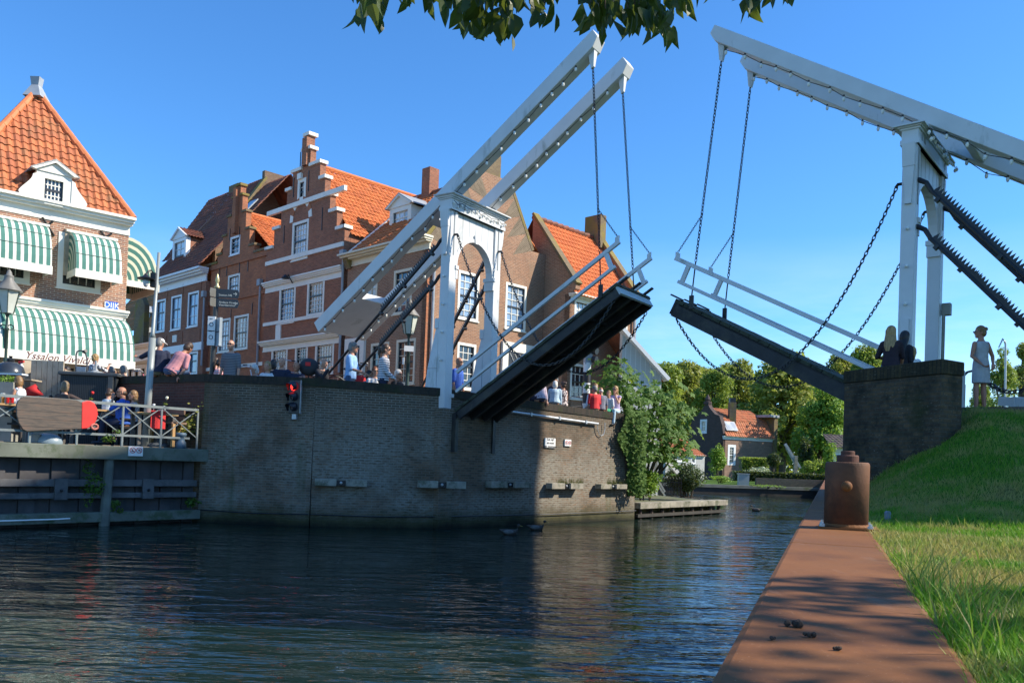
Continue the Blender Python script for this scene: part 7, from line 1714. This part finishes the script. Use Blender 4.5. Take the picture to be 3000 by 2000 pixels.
def person(label, pos, yaw, pose='stand', h=1.72, lean=.03, head=(0, 0), arms=(HANG, HANG), top=None, sleeve=.55, bottom=None, legs='trousers', hair=('short', 'brown'), glasses=None, skin=None, build=1.0, group=None, hat=None, hold=None, fem=False, hem=.90, side=0, vox=.0105):
    s = h/1.72; skin = skin or SKIN; r = thing('person', label, 'person', pos, yaw, group); OFF[r.name] = V((0, 0, 0))
    pz = .93*s if pose == 'stand' else .10*s
    pel = V((0, 0, pz)); Rm = Matrix.Rotation(-lean, 3, 'X') @ Matrix.Rotation(side, 3, 'Y')
    up = lambda x, y, z: pel+Rm @ (V((x, y, (z-.93)))*s)
    ax, ay = Rm @ V((1, 0, 0)), Rm @ V((0, 1, 0)); B = build
    sh = .185*(.92 if fem else 1)
    tor = [(.86, .155, .112), (.95, .168 if fem else .160, .118), (1.08, .140 if fem else .150, .105), (1.20, .138 if fem else .155, .108), (1.32, .155 if fem else .172, .118), (1.41, .150 if fem else .172, .098), (1.455, .085, .07), (1.50, .056, .058), (1.56, .053, .056)]
    bod = MB(); ell(bod, [(up(0, 0, z), rx*s*(B if z < 1.45 else 1), ry*s*(B if z < 1.45 else 1), ax, ay) for z, rx, ry in tor])
    # head
    hc_ = up(0, .028, 1.645); hy, hp = head; Hm = Rm @ Matrix.Rotation(hy, 3, 'Z') @ Matrix.Rotation(-hp, 3, 'X'); hs_ = s*1.1 if h > 1.5 else s*(1.1+(1.5-h)*.35)
    hd = lambda x, y, z: hc_+Hm @ (V((x, y, z))*hs_)
    hx, hyv = Hm @ V((1, 0, 0)), Hm @ V((0, 1, 0))
    ell(bod, [(hd(0, .018, -.112), .022*hs_, .028*hs_, hx, hyv), (hd(0, .016, -.098), .040*hs_, .050*hs_, hx, hyv), (hd(0, .006, -.06), .058*hs_, .076*hs_, hx, hyv), (hd(0, 0, -.01), .069*hs_, .088*hs_, hx, hyv), (hd(0, -.004, .04), .070*hs_, .090*hs_, hx, hyv), (hd(0, -.006, .082), .056*hs_, .074*hs_, hx, hyv), (hd(0, -.006, .108), .024*hs_, .034*hs_, hx, hyv)], 14)
    bod.tube([up(0, 0, 1.48), hd(0, -.01, -.06)], [.054*s, .052*s], 9)
    bod.tube([hd(0, .078, .012), hd(0, .100, -.024), hd(0, .082, -.036)], [.009*hs_, .0145*hs_, .011*hs_], 6)
    for q in (-1, 1): bod.ball(hd(q*.071, -.004, -.012), (.012*hs_, .017*hs_, .028*hs_), 6, 5); bod.ball(hd(q*.028, .072, .022), .016*hs_, 6, 5)
    bod.ball(hd(0, .072, -.086), .022*hs_, 7, 5); bod.ball(hd(0, .080, -.058), (.024*hs_, .010*hs_, .010*hs_), 7, 5)
    tp_ = MB(); lw = MB(); shoe = MB()
    if top and legs != 'dress': ell(tp_, [(up(0, 0, z), (rx+.016)*s*B, (ry+.018)*s*B, ax, ay) for z, rx, ry in [(hem, .168, .124)]+[t_ for t_ in tor if hem+.03 < t_[0] < 1.43]+[(1.45, .105, .082)]])
    for q, (u_, f_) in zip((-1, 1), arms):
        u_ = V((u_[0]*q, u_[1], u_[2])).normalized(); f_ = V((f_[0]*q, f_[1], f_[2])).normalized()
        S0 = up(q*sh*B*.93, 0, 1.40); E_ = S0+Rm @ (u_*.285*s); Wr = E_+Rm @ (f_*.25*s)
        limb(bod, [S0, S0.lerp(E_, .5), E_, E_.lerp(Wr, .4), Wr], [.050*s*B, .046*s, .038*s, .037*s, .025*s])
        d = (Wr-E_).normalized(); x, y, _q = basis(d); pal = Wr+d*.045*s
        ell(bod, [(Wr-d*.01*s, .021*s, .018*s, x, y), (pal-d*.01*s, .036*s, .017*s, x, y), (pal+d*.04*s, .038*s, .014*s, x, y)], 9)
        for i, ln in enumerate((.062, .075, .070, .055)):
            o = pal+d*.035*s+x*((i-1.5)*.019*s); cu = -y*q*(.012+.006*i); bod.tube([o, o+d*ln*.5*s+cu*s, o+d*ln*.95*s+cu*2.8*s], [.0098*s, .0092*s, .0075*s], 6)
        o = pal-x*.030*s-d*.01*s; bod.tube([o, o+(d*.5-x*.6-y*.2*q).normalized()*.035*s, o+(d*.8-x*.5-y*.3*q).normalized()*.065*s], [.012*s, .0105*s, .008*s], 6)
        if top and sleeve > 0 :
            L_ = sleeve*2; p2 = [S0-Rm @ V((q*.03*s, 0, -.005)), S0+u_*.01*s, S0.lerp(E_, min(1, L_)*.5), S0.lerp(E_, min(1, L_))]; rs = [.066*s*B, .067*s*B, .063*s, .058*s]
            if L_ > 1: p2 += [E_.lerp(Wr, (L_-1)*.5), E_.lerp(Wr, L_-1)]; rs = [.066*s*B, .067*s*B, .058*s, .052*s, .049*s, .040*s]
            limb(tp_, p2, rs)
    for q in (-1, 1):
        hp_ = pel+V((q*.088*s, 0, -.03*s))
        if pose == 'stand': kn, an = V((q*.092*s, .018*s, .49*s)), V((q*.098*s, -.01*s, .085*s))
        else: kn = pel+V((q*.12*s, .42*s, .0)); an = kn+V((0, .03*s, -.42*s))
        limb(bod, [hp_, hp_.lerp(kn, .5), kn, kn.lerp(an, .35), an], [.088*s*B, .074*s*B, .054*s, .055*s, .036*s])
        ft = an+V((0, .09*s, -.05*s)); bod.tube([an+V((0, -.035*s, -.045*s)), an+V((0, .03*s, -.04*s)), ft, ft+V((0, .07*s, -.008*s))], [.032*s, .038*s, .036*s, .022*s], 8, True, .8)
        if legs != 'bare' and skin is not SKIN4: limb(shoe, [an+V((0, -.04*s, -.045*s)), an+V((0, .05*s, -.045*s)), ft+V((0, .07*s, -.008*s))], [.040*s, .043*s, .034*s])
        if bottom and legs in ('trousers', 'shorts'):
            e_ = an if legs == 'trousers' else kn.lerp(hp_, .15)
            p2 = [hp_+V((0, 0, .03*s)), hp_.lerp(kn, .5), kn, an+V((0, 0, .02))] if legs == 'trousers' else [hp_+V((0, 0, .03*s)), hp_.lerp(kn, .5), kn.lerp(hp_, .12)]
            limb(lw, p2, [.100*s*B, .090*s*B, .070*s, .055*s] if legs == 'trousers' else [.102*s*B, .095*s*B, .085*s])
    if bottom and legs in ('trousers', 'shorts'): ell(lw, [(pel+V((0, 0, z*s)), rx*s*B, ry*s*B, V((1, 0, 0)), V((0, 1, 0))) for z, rx, ry in ((-.09, .12, .10), (-.02, .178, .130), (.07, .166, .124))])
    if bottom and legs == 'skirt':
        if pose == 'stand': ell(lw, [(V((0, 0, z*s)), rx*s*B, ry*s*B, V((1, 0, 0)), V((0, 1, 0))) for z, rx, ry in ((.48, .20, .16), (.70, .195, .155), (.92, .178, .132), (1.03, .155, .118))])
        else:
            for q in (-1, 1): hp_ = pel+V((q*.088*s, 0, -.03*s)); limb(lw, [hp_, hp_+V((0, .38*s, .02*s))], [.115*s, .10*s])
            ell(lw, [(pel+V((0, 0, z*s)), .175*s, .13*s, V((1, 0, 0)), V((0, 1, 0))) for z in (-.08, .06)])
    if legs == 'dress':
        ell(tp_, [(V((0, -.005, z*s)), rx*s, ry*s, V((1, 0, 0)), V((0, 1, 0))) for z, rx, ry in ((.56, .190, .150), (.72, .192, .148), (.88, .190, .142))]+[(up(0, 0, z), (rx+.014)*s, (ry+.016)*s, ax, ay) for z, rx, ry in ((.97, .166, .120), (1.08, .142, .107), (1.20, .140, .110), (1.32, .157, .118), (1.40, .150, .098), (1.445, .10, .078))])
    bd = bod.build('body', skin, r, remesh=vox)
    if tp_.v: tp_.build('dress' if legs == 'dress' else 'shirt', top, r, remesh=.013)
    if lw.v: lw.build({'trousers': 'trousers', 'shorts': 'shorts'}.get(legs, 'skirt'), bottom, r, remesh=.014)
    if shoe.v: shoe.build('shoes', DARK, r, remesh=.014)
    hb = MB(); st, hc2 = hair; hm = hairm(hc2) if hc2 else None
    eb = lambda c, rx, ry, rz_: ell(hb, [(hd(c[0], c[1], c[2]+rz_*cos(pi*(1-i/8))), rx*sin(max(.12, min(pi-.12, pi*i/8)))*hs_, ry*sin(max(.12, min(pi-.12, pi*i/8)))*hs_, hx, hyv) for i in range(9)], 14)
    if st == 'bald': eb((0, -.030, -.015), .078, .082, .062)
    elif st != 'none' : eb((0, -.018, .040), .086, .097, .094); eb((0, -.042, -.012), .084, .080, .092)
    if st == 'bob': eb((0, -.035, -.045), .090, .080, .105)
    if st in ('long', 'longfull'):
        w_ = .085 if st == 'long' else .105
        d0 = hd(0, -.03, -.05); ell(hb, [(d0+Rm @ V((0, -.01, .10))*s, w_*s, .085*s, ax, ay), (d0, w_*1.02*s, .085*s, ax, ay), (d0+Rm @ V((0, -.05, -.14))*s, w_*1.18*s, .07*s, ax, ay), (d0+Rm @ V((0, -.085, -.27))*s, w_*1.15*s, .05*s, ax, ay), (d0+Rm @ V((0, -.085, -.38))*s, w_*.75*s, .035*s, ax, ay)])
    if st == 'pony': hb.tube([hd(0, -.10, .03), hd(0, -.15, .0), hd(0, -.15, -.10), hd(0, -.12, -.2)], [.03*s, .042*s, .035*s, .01*s], 8)
    if st == 'bun': hb.ball(hd(.0, -.115, .055), .042*s, 10, 7); hb.ball(hd(.02, -.12, .078), .026*s, 8, 6)
    if st == 'curly':
        rn = random.Random(4)
        for _ in range(40): d = V((rn.gauss(0, 1), rn.gauss(-.3, 1), rn.gauss(.4, .8))).normalized(); hb.ball(hd(d.x*.085, -.02+d.y*.09, .03+d.z*.095), .024*s, 6, 4)
    if hb.v: hb.build('hair', hm, r, remesh=.010)
    if hat:
        m = MB(); b0 = len(hb.v); mm = MB()
        hb2 = hb; hb = mm; eb((0, -.008, .055), .086, .100, .072); hb = hb2
        mm.hexa([hd(-.06, .06, .045), hd(.06, .06, .045), hd(.05, .165, .028), hd(-.05, .165, .028)], [hd(-.06, .06, .055), hd(.06, .06, .055), hd(.05, .165, .036), hd(-.05, .165, .036)]); mm.build('cap', hat, r, smooth=False)
    fc = MB()
    for q in (-1, 1): fc.ball(hd(q*.028, .083, .012), (.0105*hs_, .007*hs_, .0065*hs_), 6, 4)
    fc.build('eyes', SBLK, bd); m = MB(); m.ball(hd(0, .0905, -.058), (.021*hs_, .005*hs_, .005*hs_), 7, 4); m.build('mouth', plain('lips', (.30, .07, .06), .5), bd)
    if glasses:
        m = MB()
        for q in (-1, 1): m.ball(hd(q*.032, .093, .012), (.027*hs_, .009*hs_, .020*hs_), 8, 5); m.tube([hd(q*.056, .085, .016), hd(q*.074, 0, .014)], .004*hs_, 4)
        m.tube([hd(-.012, .098, .016), hd(.012, .098, .016)], .005*hs_, 4); m.build('sunglasses', SBLK if glasses == 'dark' else plain('clear_frames', (.30, .22, .16), .3), r)
    return r
def headpos(px, py, Y): return at(px, py, Y)
def stand(label, px, py, Y, yaw, zf=SZ, **k):
    t_ = at(px, py, Y); k.setdefault('h', max(1.05, min(1.9, (t_.z-zf)/1.012+.0))); return person(label, (t_.x, t_.y, zf), radians(yaw), 'stand', **k)
def sit(label, px, py, Y, yaw, seat=None, h=None, **k):
    t_ = at(px, py, Y); h = h or ((t_.z-seat)/.93*1.72*1.0 if seat else 1.70); h = max(1.1, min(1.95, h)); sc_h = h/1.72
    le = k.get('lean', .03); top_ = (.10+.825*cos(le))*sc_h; zz_ = t_.z-top_ if seat is None else seat
    fx = .82*sin(le)*sc_h; ya = radians(yaw); return person(label, (t_.x+sin(ya)*fx, t_.y-cos(ya)*fx, zz_), ya, 'sit', h=h, **k)
C_NAVY = cloth('navy', (.012, .018, .045)); C_BLK = cloth('black', (.018, .018, .024)); C_WHT = cloth('white', (.66, .67, .70)); C_JEAN = cloth('jeans', (.05, .085, .16)); C_BLUE = cloth('polo_blue', (.03, .10, .42)); C_LBL = cloth('light_blue', (.42, .56, .66)); C_PINK = cloth('pink', (.50, .22, .24)); C_RED = cloth('red', (.62, .03, .035)); C_KHK = cloth('khaki', (.26, .22, .15)); C_GRY = cloth('grey', (.22, .23, .25)); C_LIL = cloth('lilac', (.42, .34, .52)); C_TEAL = cloth('teal', (.03, .09, .11)); C_OLV = cloth('olive', (.10, .11, .06)); C_BRN = cloth('brown', (.07, .045, .035)); C_SKY = cloth('sky_shirt', (.26, .44, .72)); C_GRN = cloth('green', (.03, .28, .14))
S_GRY = stripes('grey_stripes', (.24, .25, .27), (.10, .105, .12), 24, 'Z', .6); S_RED = stripes('red_stripes', (.60, .10, .12), (.68, .66, .64), 22, 'Z', .5); S_NAV = stripes('navy_white_stripes', (.015, .02, .05), (.66, .66, .68), 17, 'Z', .68); S_BOY = stripes('pale_blue_stripes', (.35, .50, .58), (.62, .68, .70), 13, 'Z', .7); S_CHK = stripes('thin_grey_stripes', (.30, .31, .36), (.10, .10, .14), 40, 'X', .55)
def printm(n, a, b, sc_=30, th=.5):
    t = NT(n); p = t.coord(); t.set(Base_Color=t.ramp(t.noise(p, sc_, 2), (th-.02, a), (th+.02, b)), Roughness=.85); return t.m
P_FLW = printm('black_white_print', (.05, .05, .06), (.62, .62, .64), 22); P_ZEB = printm('zebra_print', (.05, .03, .04), (.60, .52, .50), 16); P_TOP = printm('pale_print', (.42, .30, .24), (.62, .58, .55), 26); P_PLD = printm('blue_plaid', (.03, .10, .22), (.10, .22, .36), 30)
GT, GW, GR_, GB, GS = 'people at the terrace tables', 'people behind the pier wall', 'people on the sunlit quay wall', 'people beside the right drawbridge', 'people at the street café'
RST = ((.1, .35, -1), (-.35, 1, .1)); UPH = ((.15, .9, -.45), (-.35, .25, 1))
# terrace
sit('blond woman in white tank top sitting at the left edge, chin on her hand', 55, 1104, 20.85, 82, h=1.66, lean=.12, arms=(RST, ((.1, .9, -.5), (-.3, .2, 1))), top=C_WHT, sleeve=0, bottom=C_TEAL, hair=('bob', 'sandy'), group=GT, fem=True)
sit('woman in black t-shirt seen from behind, arm stretched along the railing', 191, 1119, 20.2, 6, h=1.68, arms=(HANG, ((1, -.05, -.42), (1, -.1, .05))), top=C_BRN, sleeve=.45, bottom=C_BLK, hair=('bob', 'ash'), group=GT, fem=True)
sit('brown-haired boy in pale blue striped shirt sitting with his back to the water', 321, 1140, 21.2, -28, h=1.5, lean=.1, arms=(RST, RST), top=S_BOY, sleeve=.5, bottom=C_JEAN, hair=('short', 'brown'), group=GT)
sit('man in blue polo shirt and sunglasses holding a hand to his face', 360, 1135, 20.35, 112, h=1.80, lean=.05, head=(.2, 0), arms=(((.25, .8, -.55), (-.15, -.1, 1)), RST), top=C_BLUE, sleeve=.5, bottom=C_NAVY, hair=('bald', 'brown'), glasses='dark', skin=SKIN2, build=1.32, group=GT)
sit('woman with glasses and long light brown hair next to the man in blue polo', 393, 1146, 20.85, 128, h=1.64, arms=(RST, RST), top=P_TOP, sleeve=.3, bottom=C_BLK, legs='skirt', hair=('long', 'sandy'), glasses='clear', group=GT, fem=True)
# street café
sit('man in sunglasses and navy shirt between plank crate and storage chest', 197, 1076, 23.0, 172, h=1.78, top=C_NAVY, hair=('short', 'dark'), glasses='dark', skin=SKIN2, bottom=C_BLK, group=GS)
stand('curly blond woman in black and white print blouse behind the chest', 277, 1040, 22.9, -22, h=1.48, top=P_FLW, sleeve=.6, bottom=C_JEAN, hair=('curly', 'blond'), group=GS, fem=True, arms=(HANG, ((.3, .7, -.4), (-.2, .6, .9))))
sit('grey-haired person in profile behind the right end of the chest lid', 326, 1076, 23.5, 95, h=1.7, top=C_GRY, hair=('short', 'grey'), bottom=C_BLK, group=GS); sit('grey-haired person with head bent at the street table left of the lamp post', 361, 1072, 23.5, 70, h=1.7, lean=.15, head=(0, -.3), top=C_WHT, hair=('short', 'grey'), bottom=C_BLK, group=GS); sit('brown-haired person half hidden behind the chest lid', 309, 1083, 23.9, 185, h=1.66, top=C_BRN, hair=('bob', 'auburn'), bottom=C_BLK, group=GS, fem=True)
# on the pier wall
wtop = 3.61
sit('man in white cap and dark t-shirt sitting on the red brick wall', 469, 1006, 21.55, 8, seat=wtop-.02, h=1.82, lean=.14, head=(-.5, .1), arms=(((.9, .45, -.35), (.7, .9, .2)), ((.2, .3, -1), (0, .5, -1))), top=C_NAVY, sleeve=.5, bottom=C_OLV, legs='shorts', hair=('short', 'grey'), hat=plain('cap_white', (.76, .76, .76), .7, .04), skin=SKIN2, build=1.12, group=GW)
sit('man in pink t-shirt and jeans bent forward on the red brick wall', 541, 1022, 21.5, -22, seat=wtop-.02, h=1.84, lean=.52, side=.22, arms=(((.25, .75, -.9), (.0, .5, -1)), ((.25, .35, -1), (.05, -.1, -1))), top=C_PINK, sleeve=.5, bottom=C_JEAN, legs='shorts', hair=('short', 'brown'), skin=SKIN2, build=1.08, group=GW)
stand('bald man in sunglasses and grey striped t-shirt standing by the finger post', 680, 1000, 21.7, 168, top=S_GRY, sleeve=.5, bottom=C_KHK, legs='shorts', hair=('none', None), glasses='dark', build=1.05, group=GW, head=(.15, -.1))
sit('woman in red and white striped shirt just left of the bald man', 646, 1052, 23.2, -62, h=1.68, lean=.1, top=S_RED, bottom=C_JEAN, hair=('pony', 'brown'), group=GW, fem=True); sit('brown-haired head half hidden behind the finger post', 632, 1049, 24.0, 110, h=1.68, top=C_PINK, bottom=C_BLK, hair=('short', 'brown'), group=GW)
sit('white-haired woman looking up behind the wall beside the bicycle', 748, 1070, 22.5, 140, h=1.62, head=(0, .25), top=C_LBL, bottom=C_BLK, hair=('bob', 'white'), group=GW, fem=True); sit('smiling blond woman behind the wall left of the man in navy t-shirt', 785, 1061, 22.2, 178, h=1.66, top=C_WHT, bottom=C_BLK, hair=('bob', 'blond'), group=GW, fem=True)
sit('dark-haired person turned away behind the blond woman', 801, 1056, 23.3, 10, h=1.7, top=C_BLK, bottom=C_BLK, hair=('bob', 'dark'), group=GW); sit('crew-cut man in navy t-shirt facing us above the traffic light', 827, 1048, 22.2, 180, h=1.78, top=C_NAVY, bottom=C_BLK, hair=('bald', 'grey'), group=GW)
sit('older balding man in navy shirt right of the crew-cut man', 869, 1061, 22.2, 188, h=1.72, top=C_NAVY, bottom=C_BLK, hair=('bald', 'grey'), group=GW, skin=SKIN2); sit('balding man in dark jacket leaning right of the grey child seat', 950, 1051, 22.3, -118, h=1.74, lean=.2, top=C_BLK, sleeve=.98, bottom=C_BLK, hair=('bald', 'white'), arms=(RST, UPH), group=GW)
stand('grey-haired man in pale blue shirt with plaid side standing at the wall, hands held forward', 1031, 988, 21.7, -96, top=C_SKY, sleeve=.5, bottom=C_JEAN, hair=('short', 'grey'), skin=SKIN2, arms=(((.12, .35, -1), (-.1, 1, -.35)), ((.12, .25, -1), (-.1, 1, -.3))), group=GW)
sit('auburn-haired person in red jacket half hidden behind the man in pale blue shirt', 1049, 1068, 23.0, -150, h=1.68, top=C_RED, sleeve=.98, bottom=C_BLK, hair=('short', 'auburn'), group=GW); sit('dark-haired person with glasses low behind the wall', 1081, 1087, 22.7, -118, h=1.68, top=C_GRY, bottom=C_BLK, hair=('short', 'dark'), glasses='clear', group=GW)
sit('short-haired woman in pale top and sunglasses behind the wall', 1099, 1076, 22.6, -152, h=1.68, top=C_WHT, bottom=C_BLK, hair=('short', 'auburn'), glasses='dark', group=GW, fem=True)
stand('ponytailed woman in navy and white striped sweater standing with clasped hands', 1126, 1012, 21.9, -92, top=S_NAV, sleeve=.98, bottom=C_NAVY, hair=('pony', 'brown'), glasses='dark', fem=True, arms=(((.05, .25, -1), (-.3, .75, -.6)), ((.05, .25, -1), (-.3, .75, -.6))), group=GW, skin=SKIN)
sit('white-haired man in dark jacket and sunglasses beside the lantern post', 1166, 1085, 22.3, -122, h=1.74, top=C_BRN, sleeve=.98, bottom=C_BLK, hair=('short', 'white'), glasses='dark', group=GW)
stand('man in bright blue polo and sunglasses standing inside the left bridge portal', 1341, 1050, 23.3, -118, zf=2.72, top=C_BLUE, sleeve=.5, bottom=C_KHK, legs='shorts', hair=('none', None), glasses='dark', skin=SKIN2, group=GW)
# on the sunlit wall
def wz(px): return 3.50+(px-1500)/330*-.14
def wY(px): 
    p = onq(F3, px, 1200, -.2); return p.y
def wsit(label, px, py, yaw, **k):
    k.setdefault('lean', .1); return sit(label, px, py, wY(px)+.02, yaw, seat=wz(px)-.03, group=GR_, **k)
wsit('person in pale pink shirt sitting half hidden under the bridge leaf', 1572, 1121, 35, h=1.72, lean=.25, top=cloth('pale_pink', (.58, .48, .54)), sleeve=.9, bottom=C_NAVY, hair=('short', 'sandy'), arms=(((.2, .5, -1), (-.1, .6, -.7)), ((.2, .1, -1), (.0, -.1, -1))))
wsit('white-haired person in light blue cardigan sitting with back to the water', 1627, 1117, -6, lean=.16, top=C_LBL, sleeve=.98, bottom=C_GRY, hair=('bob', 'white'), fem=True, build=1.2, arms=(((.25, .4, -1), (-.1, .7, -.5)), HANG))
wsit('woman in zebra print dress with bare shoulders and pinned brown hair', 1651, 1119, 42, lean=.05, top=P_ZEB, sleeve=0, bottom=P_ZEB, legs='skirt', hair=('bun', 'brown'), fem=True, skin=SKIN2, hem=.88)
stand('man in dark cap standing behind the white-haired person', 1628, 1104, 25.6, 150, zf=2.6, top=C_NAVY, bottom=C_BLK, hair=('short', 'grey'), hat=plain('cap_navy', (.02, .03, .06), .7), group=GR_); stand('sandy-haired man in pale t-shirt standing by the banded signal pole', 1744, 1109, 27.9, 188, zf=2.45, top=C_LBL, sleeve=.5, bottom=C_GRY, hair=('short', 'sandy'), group=GR_, arms=(((.2, .3, -1), (-.6, .9, .2)), HANG))
wsit('grey-haired man in red t-shirt and sunglasses sitting on the quay wall', 1742, 1131, 28, lean=.06, head=(.7, 0), top=C_RED, sleeve=.5, bottom=C_KHK, legs='shorts', hair=('short', 'grey'), glasses='dark', skin=SKIN2, build=1.15)
wsit('white-haired man in grey striped shirt right behind the man in red', 1761, 1135, 8, lean=.14, top=S_CHK, sleeve=.5, bottom=C_BRN, hair=('bald', 'white'), skin=SKIN2)
wsit('child in white t-shirt and green shorts on the wall next to the blond woman', 1784, 1157, 140, lean=.05, h=1.28, head=(.3, 0), top=C_WHT, sleeve=.5, bottom=C_GRN, legs='shorts', hair=('short', 'sandy')); stand('curly sandy head just behind the child on the wall', 1790, 1148, 28.2, 170, zf=2.4, top=C_GRY, hair=('curly', 'sandy'), bottom=C_BLK, group=GR_)
wsit('blond woman in lilac top, jeans and sunglasses at the ivy end of the wall', 1803, 1153, 152, lean=.05, h=1.62, top=C_LIL, sleeve=.05, bottom=C_LBL, hair=('long', 'blond'), glasses='dark', fem=True, arms=(((.1, .7, -.7), (-.4, .2, 1)), ((.25, 0, -1), (.05, .1, -1))))
# beside the right drawbridge
stand('girl with very long ash hair and dark t-shirt leaning on the dark parapet', 2612, 957, 14.65, -28, zf=2.86, lean=.12, head=(-.5, 0), top=cloth('dark_plum', (.022, .012, .018)), sleeve=.5, bottom=cloth('pale_jeans', (.16, .24, .34)), hair=('longfull', 'blond'), fem=True, arms=(((.4, .3, -1), (-.7, .8, -.1)), ((.22, .45, -1), (-.1, .75, -.6))), group=GB, skin=SKIN2)
stand('dark-haired girl in black close behind the long-haired girl', 2644, 973, 14.95, -62, zf=2.86, lean=.1, top=C_BLK, sleeve=.6, bottom=C_BLK, hair=('longfull', 'dark'), fem=True, group=GB, skin=SKIN2); stand('small blond child with pink hair tie looking over the parapet', 2674, 1021, 14.9, -5, zf=2.86, top=C_WHT, bottom=C_JEAN, hair=('pony', 'blond'), group=GB)
wd = at(2870, 1218, 15.3); gzz = gz(wd.x, wd.y); tpz = at(2843, 957, 15.3).z
person('barefoot blond woman in sleeveless pale grey dress standing with hands behind her back', (wd.x, wd.y, gzz), radians(14), 'stand', h=(tpz-gzz)/1.02, lean=-.02, side=-.05, head=(1.25, .05), arms=(((.36, -.10, -1), (-.42, -.62, -.72)), ((.40, -.12, -1), (-.50, -.58, -.72))), top=cloth('dress_grey', (.42, .43, .45)), sleeve=0, legs='dress', hair=('bun', 'sandy'), glasses='clear', skin=SKIN4, group=GB, fem=True, vox=.0075)
# ---------------------------------------------------------------- bicycles, child seat, ducks
def bicycle(label, pos, rz, m):
    r = thing('bicycle', label, 'bicycle', pos, rz, 'bicycles parked behind the walls'); OFF[r.name] = V((0, 0, 0))
    for x in (-.54, .54):
        wl_ = MB().lathe([(.03, -.03), (.03, .03)], (x, 0, .345), 10, (0, 1, 0)).build('wheel', GREY, r); mb = MB().tube([V((x+.33*cos(a), 0, .345+.33*sin(a))) for a in [2*pi*i/24 for i in range(25)]], .018, 6, False); mb.build('tyre', BLACK, wl_)
        mb = MB()
        for i in range(14): a = 2*pi*i/14; mb.tube([V((x, 0, .345)), V((x+.32*cos(a), 0, .345+.32*sin(a)))], .0025, 3)
        mb.build('spokes', GREY, wl_)
    mb = MB(); A = lambda x, z, y=0: V((x, y, z))
    for a, b in ((A(-.54, .345), A(-.08, .30)), (A(-.08, .30), A(-.18, .82)), (A(-.54, .345), A(-.17, .74)), (A(-.17, .72), A(.40, .80)), (A(-.08, .30), A(.42, .72)), (A(.54, .345), A(.38, 1.0))): mb.tube([a, b], .017, 6)
    mb.tube([A(-.75, .70), A(-.25, .72)], .012, 5); mb.build('frame', m, r); MB().ball(A(-.2, .90), (.13, .08, .045), 10, 6).build('saddle', BLACK, r)
    hb = MB().tube([A(.15, 1.08, -.28), A(.30, 1.10, -.20), A(.38, 1.05, 0), A(.30, 1.10, .20), A(.15, 1.08, .28)], .013, 6).build('handlebar', GREY, r)
    for y in (-.28, .28): MB().tube([A(.05, 1.07, y), A(.17, 1.085, y)], .018, 6).build('grip', BLACK, hb)
    return r
o = at(716, 1068, 22.6); bicycle('bicycle with white frame, handlebars showing above the wall right of the bald man', (o.x-.2, o.y, o.z-1.1), radians(40), WHITE)
o = at(884, 1052, 22.7); bicycle('bicycle with silver handlebar beside the dark child seat', (o.x-.3, o.y, o.z-1.1), radians(160), GREY); o = at(1700, 1165, 27.2); bicycle('black bicycle on the street between print dress and banded pole', (o.x-.3, o.y, o.z-1.06), radians(25), BLACK)
o = at(1040, 1062, 23.4); bicycle('dark bicycle behind the man in pale blue shirt', (o.x, o.y, o.z-1.1), radians(30), BLACK); o = at(375, 1090, 22.9); bicycle('bicycle with pink frame low behind the wall left of the white cap man', (o.x, o.y, o.z-1.02), radians(20), plain('bike_pink', (.55, .12, .16), .4))
o = at(905, 1075, 22.4); cs = thing('child_seat', 'round dark mesh pushchair hood with red badge above the wall', 'pushchair', (o.x, o.y, SZ)); MB().ball(o, (.27, .2, .24), 14, 9).build('hood', plain('mesh_black', (.035, .037, .042), .8), cs, smooth=True); MB().box(o+V((.02, -.2, .06)), (.13, .02, .1)).build('badge', RED, cs); MB().tube([V((o.x, o.y, SZ)), o], .02, 6).build('stem', BLACK, cs); MB().tube([o+V((.1, 0, .1)), o+V((.42, .05, .12)), o+V((.55, .05, .17))], .025, 6).build('push_handle', BLACK, cs)
def duck(label, px, py, rz):
    o = on_z(px, py, 0); r = thing('duck', label, 'duck', o, rz, 'ducks on the canal'); OFF[r.name] = V((0, 0, 0)); mb = MB(); ell(mb, [(V((x, 0, z)), a, b, V((0, 1, 0)), V((0, 0, 1))) for x, z, a, b in ((-.27, .12, .012, .01), (-.20, .085, .06, .05), (-.08, .05, .10, .085), (.06, .05, .10, .085), (.14, .07, .06, .065), (.17, .13, .032, .035), (.175, .19, .026, .028), (.185, .225, .035, .036), (.20, .245, .022, .016))]); mb.ball(V((.195, 0, .225)), (.045, .034, .036), 8, 6)
    mb.build('body', plain('duck_brown', (.06, .045, .035), .7, .4, 18), r, remesh=.008); MB().prism([V((.23, -.016, .212)), V((.23, .016, .212)), V((.285, .014, .204)), V((.285, -.014, .204))], V((0, 0, .012))).build('bill', plain('bill_yellow', (.35, .26, .06), .5), r); mb = MB()
    for q in (-1, 1): mb.ball(V((-.06, q*.085, .075)), (.13, .025, .055), 8, 5)
    mb.build('wings', plain('duck_grey', (.13, .12, .11), .7, .3, 14), r, smooth=True); return r
duck('duck swimming in the shadow in front of the brick pier', 1495, 1566, .2); duck('duck swimming at the edge of light on the water, nearest the sunlit wall', 1573, 1552, .1); duck('tiny duck far off on the canal near the jetty', 2214, 1497, 2.6)
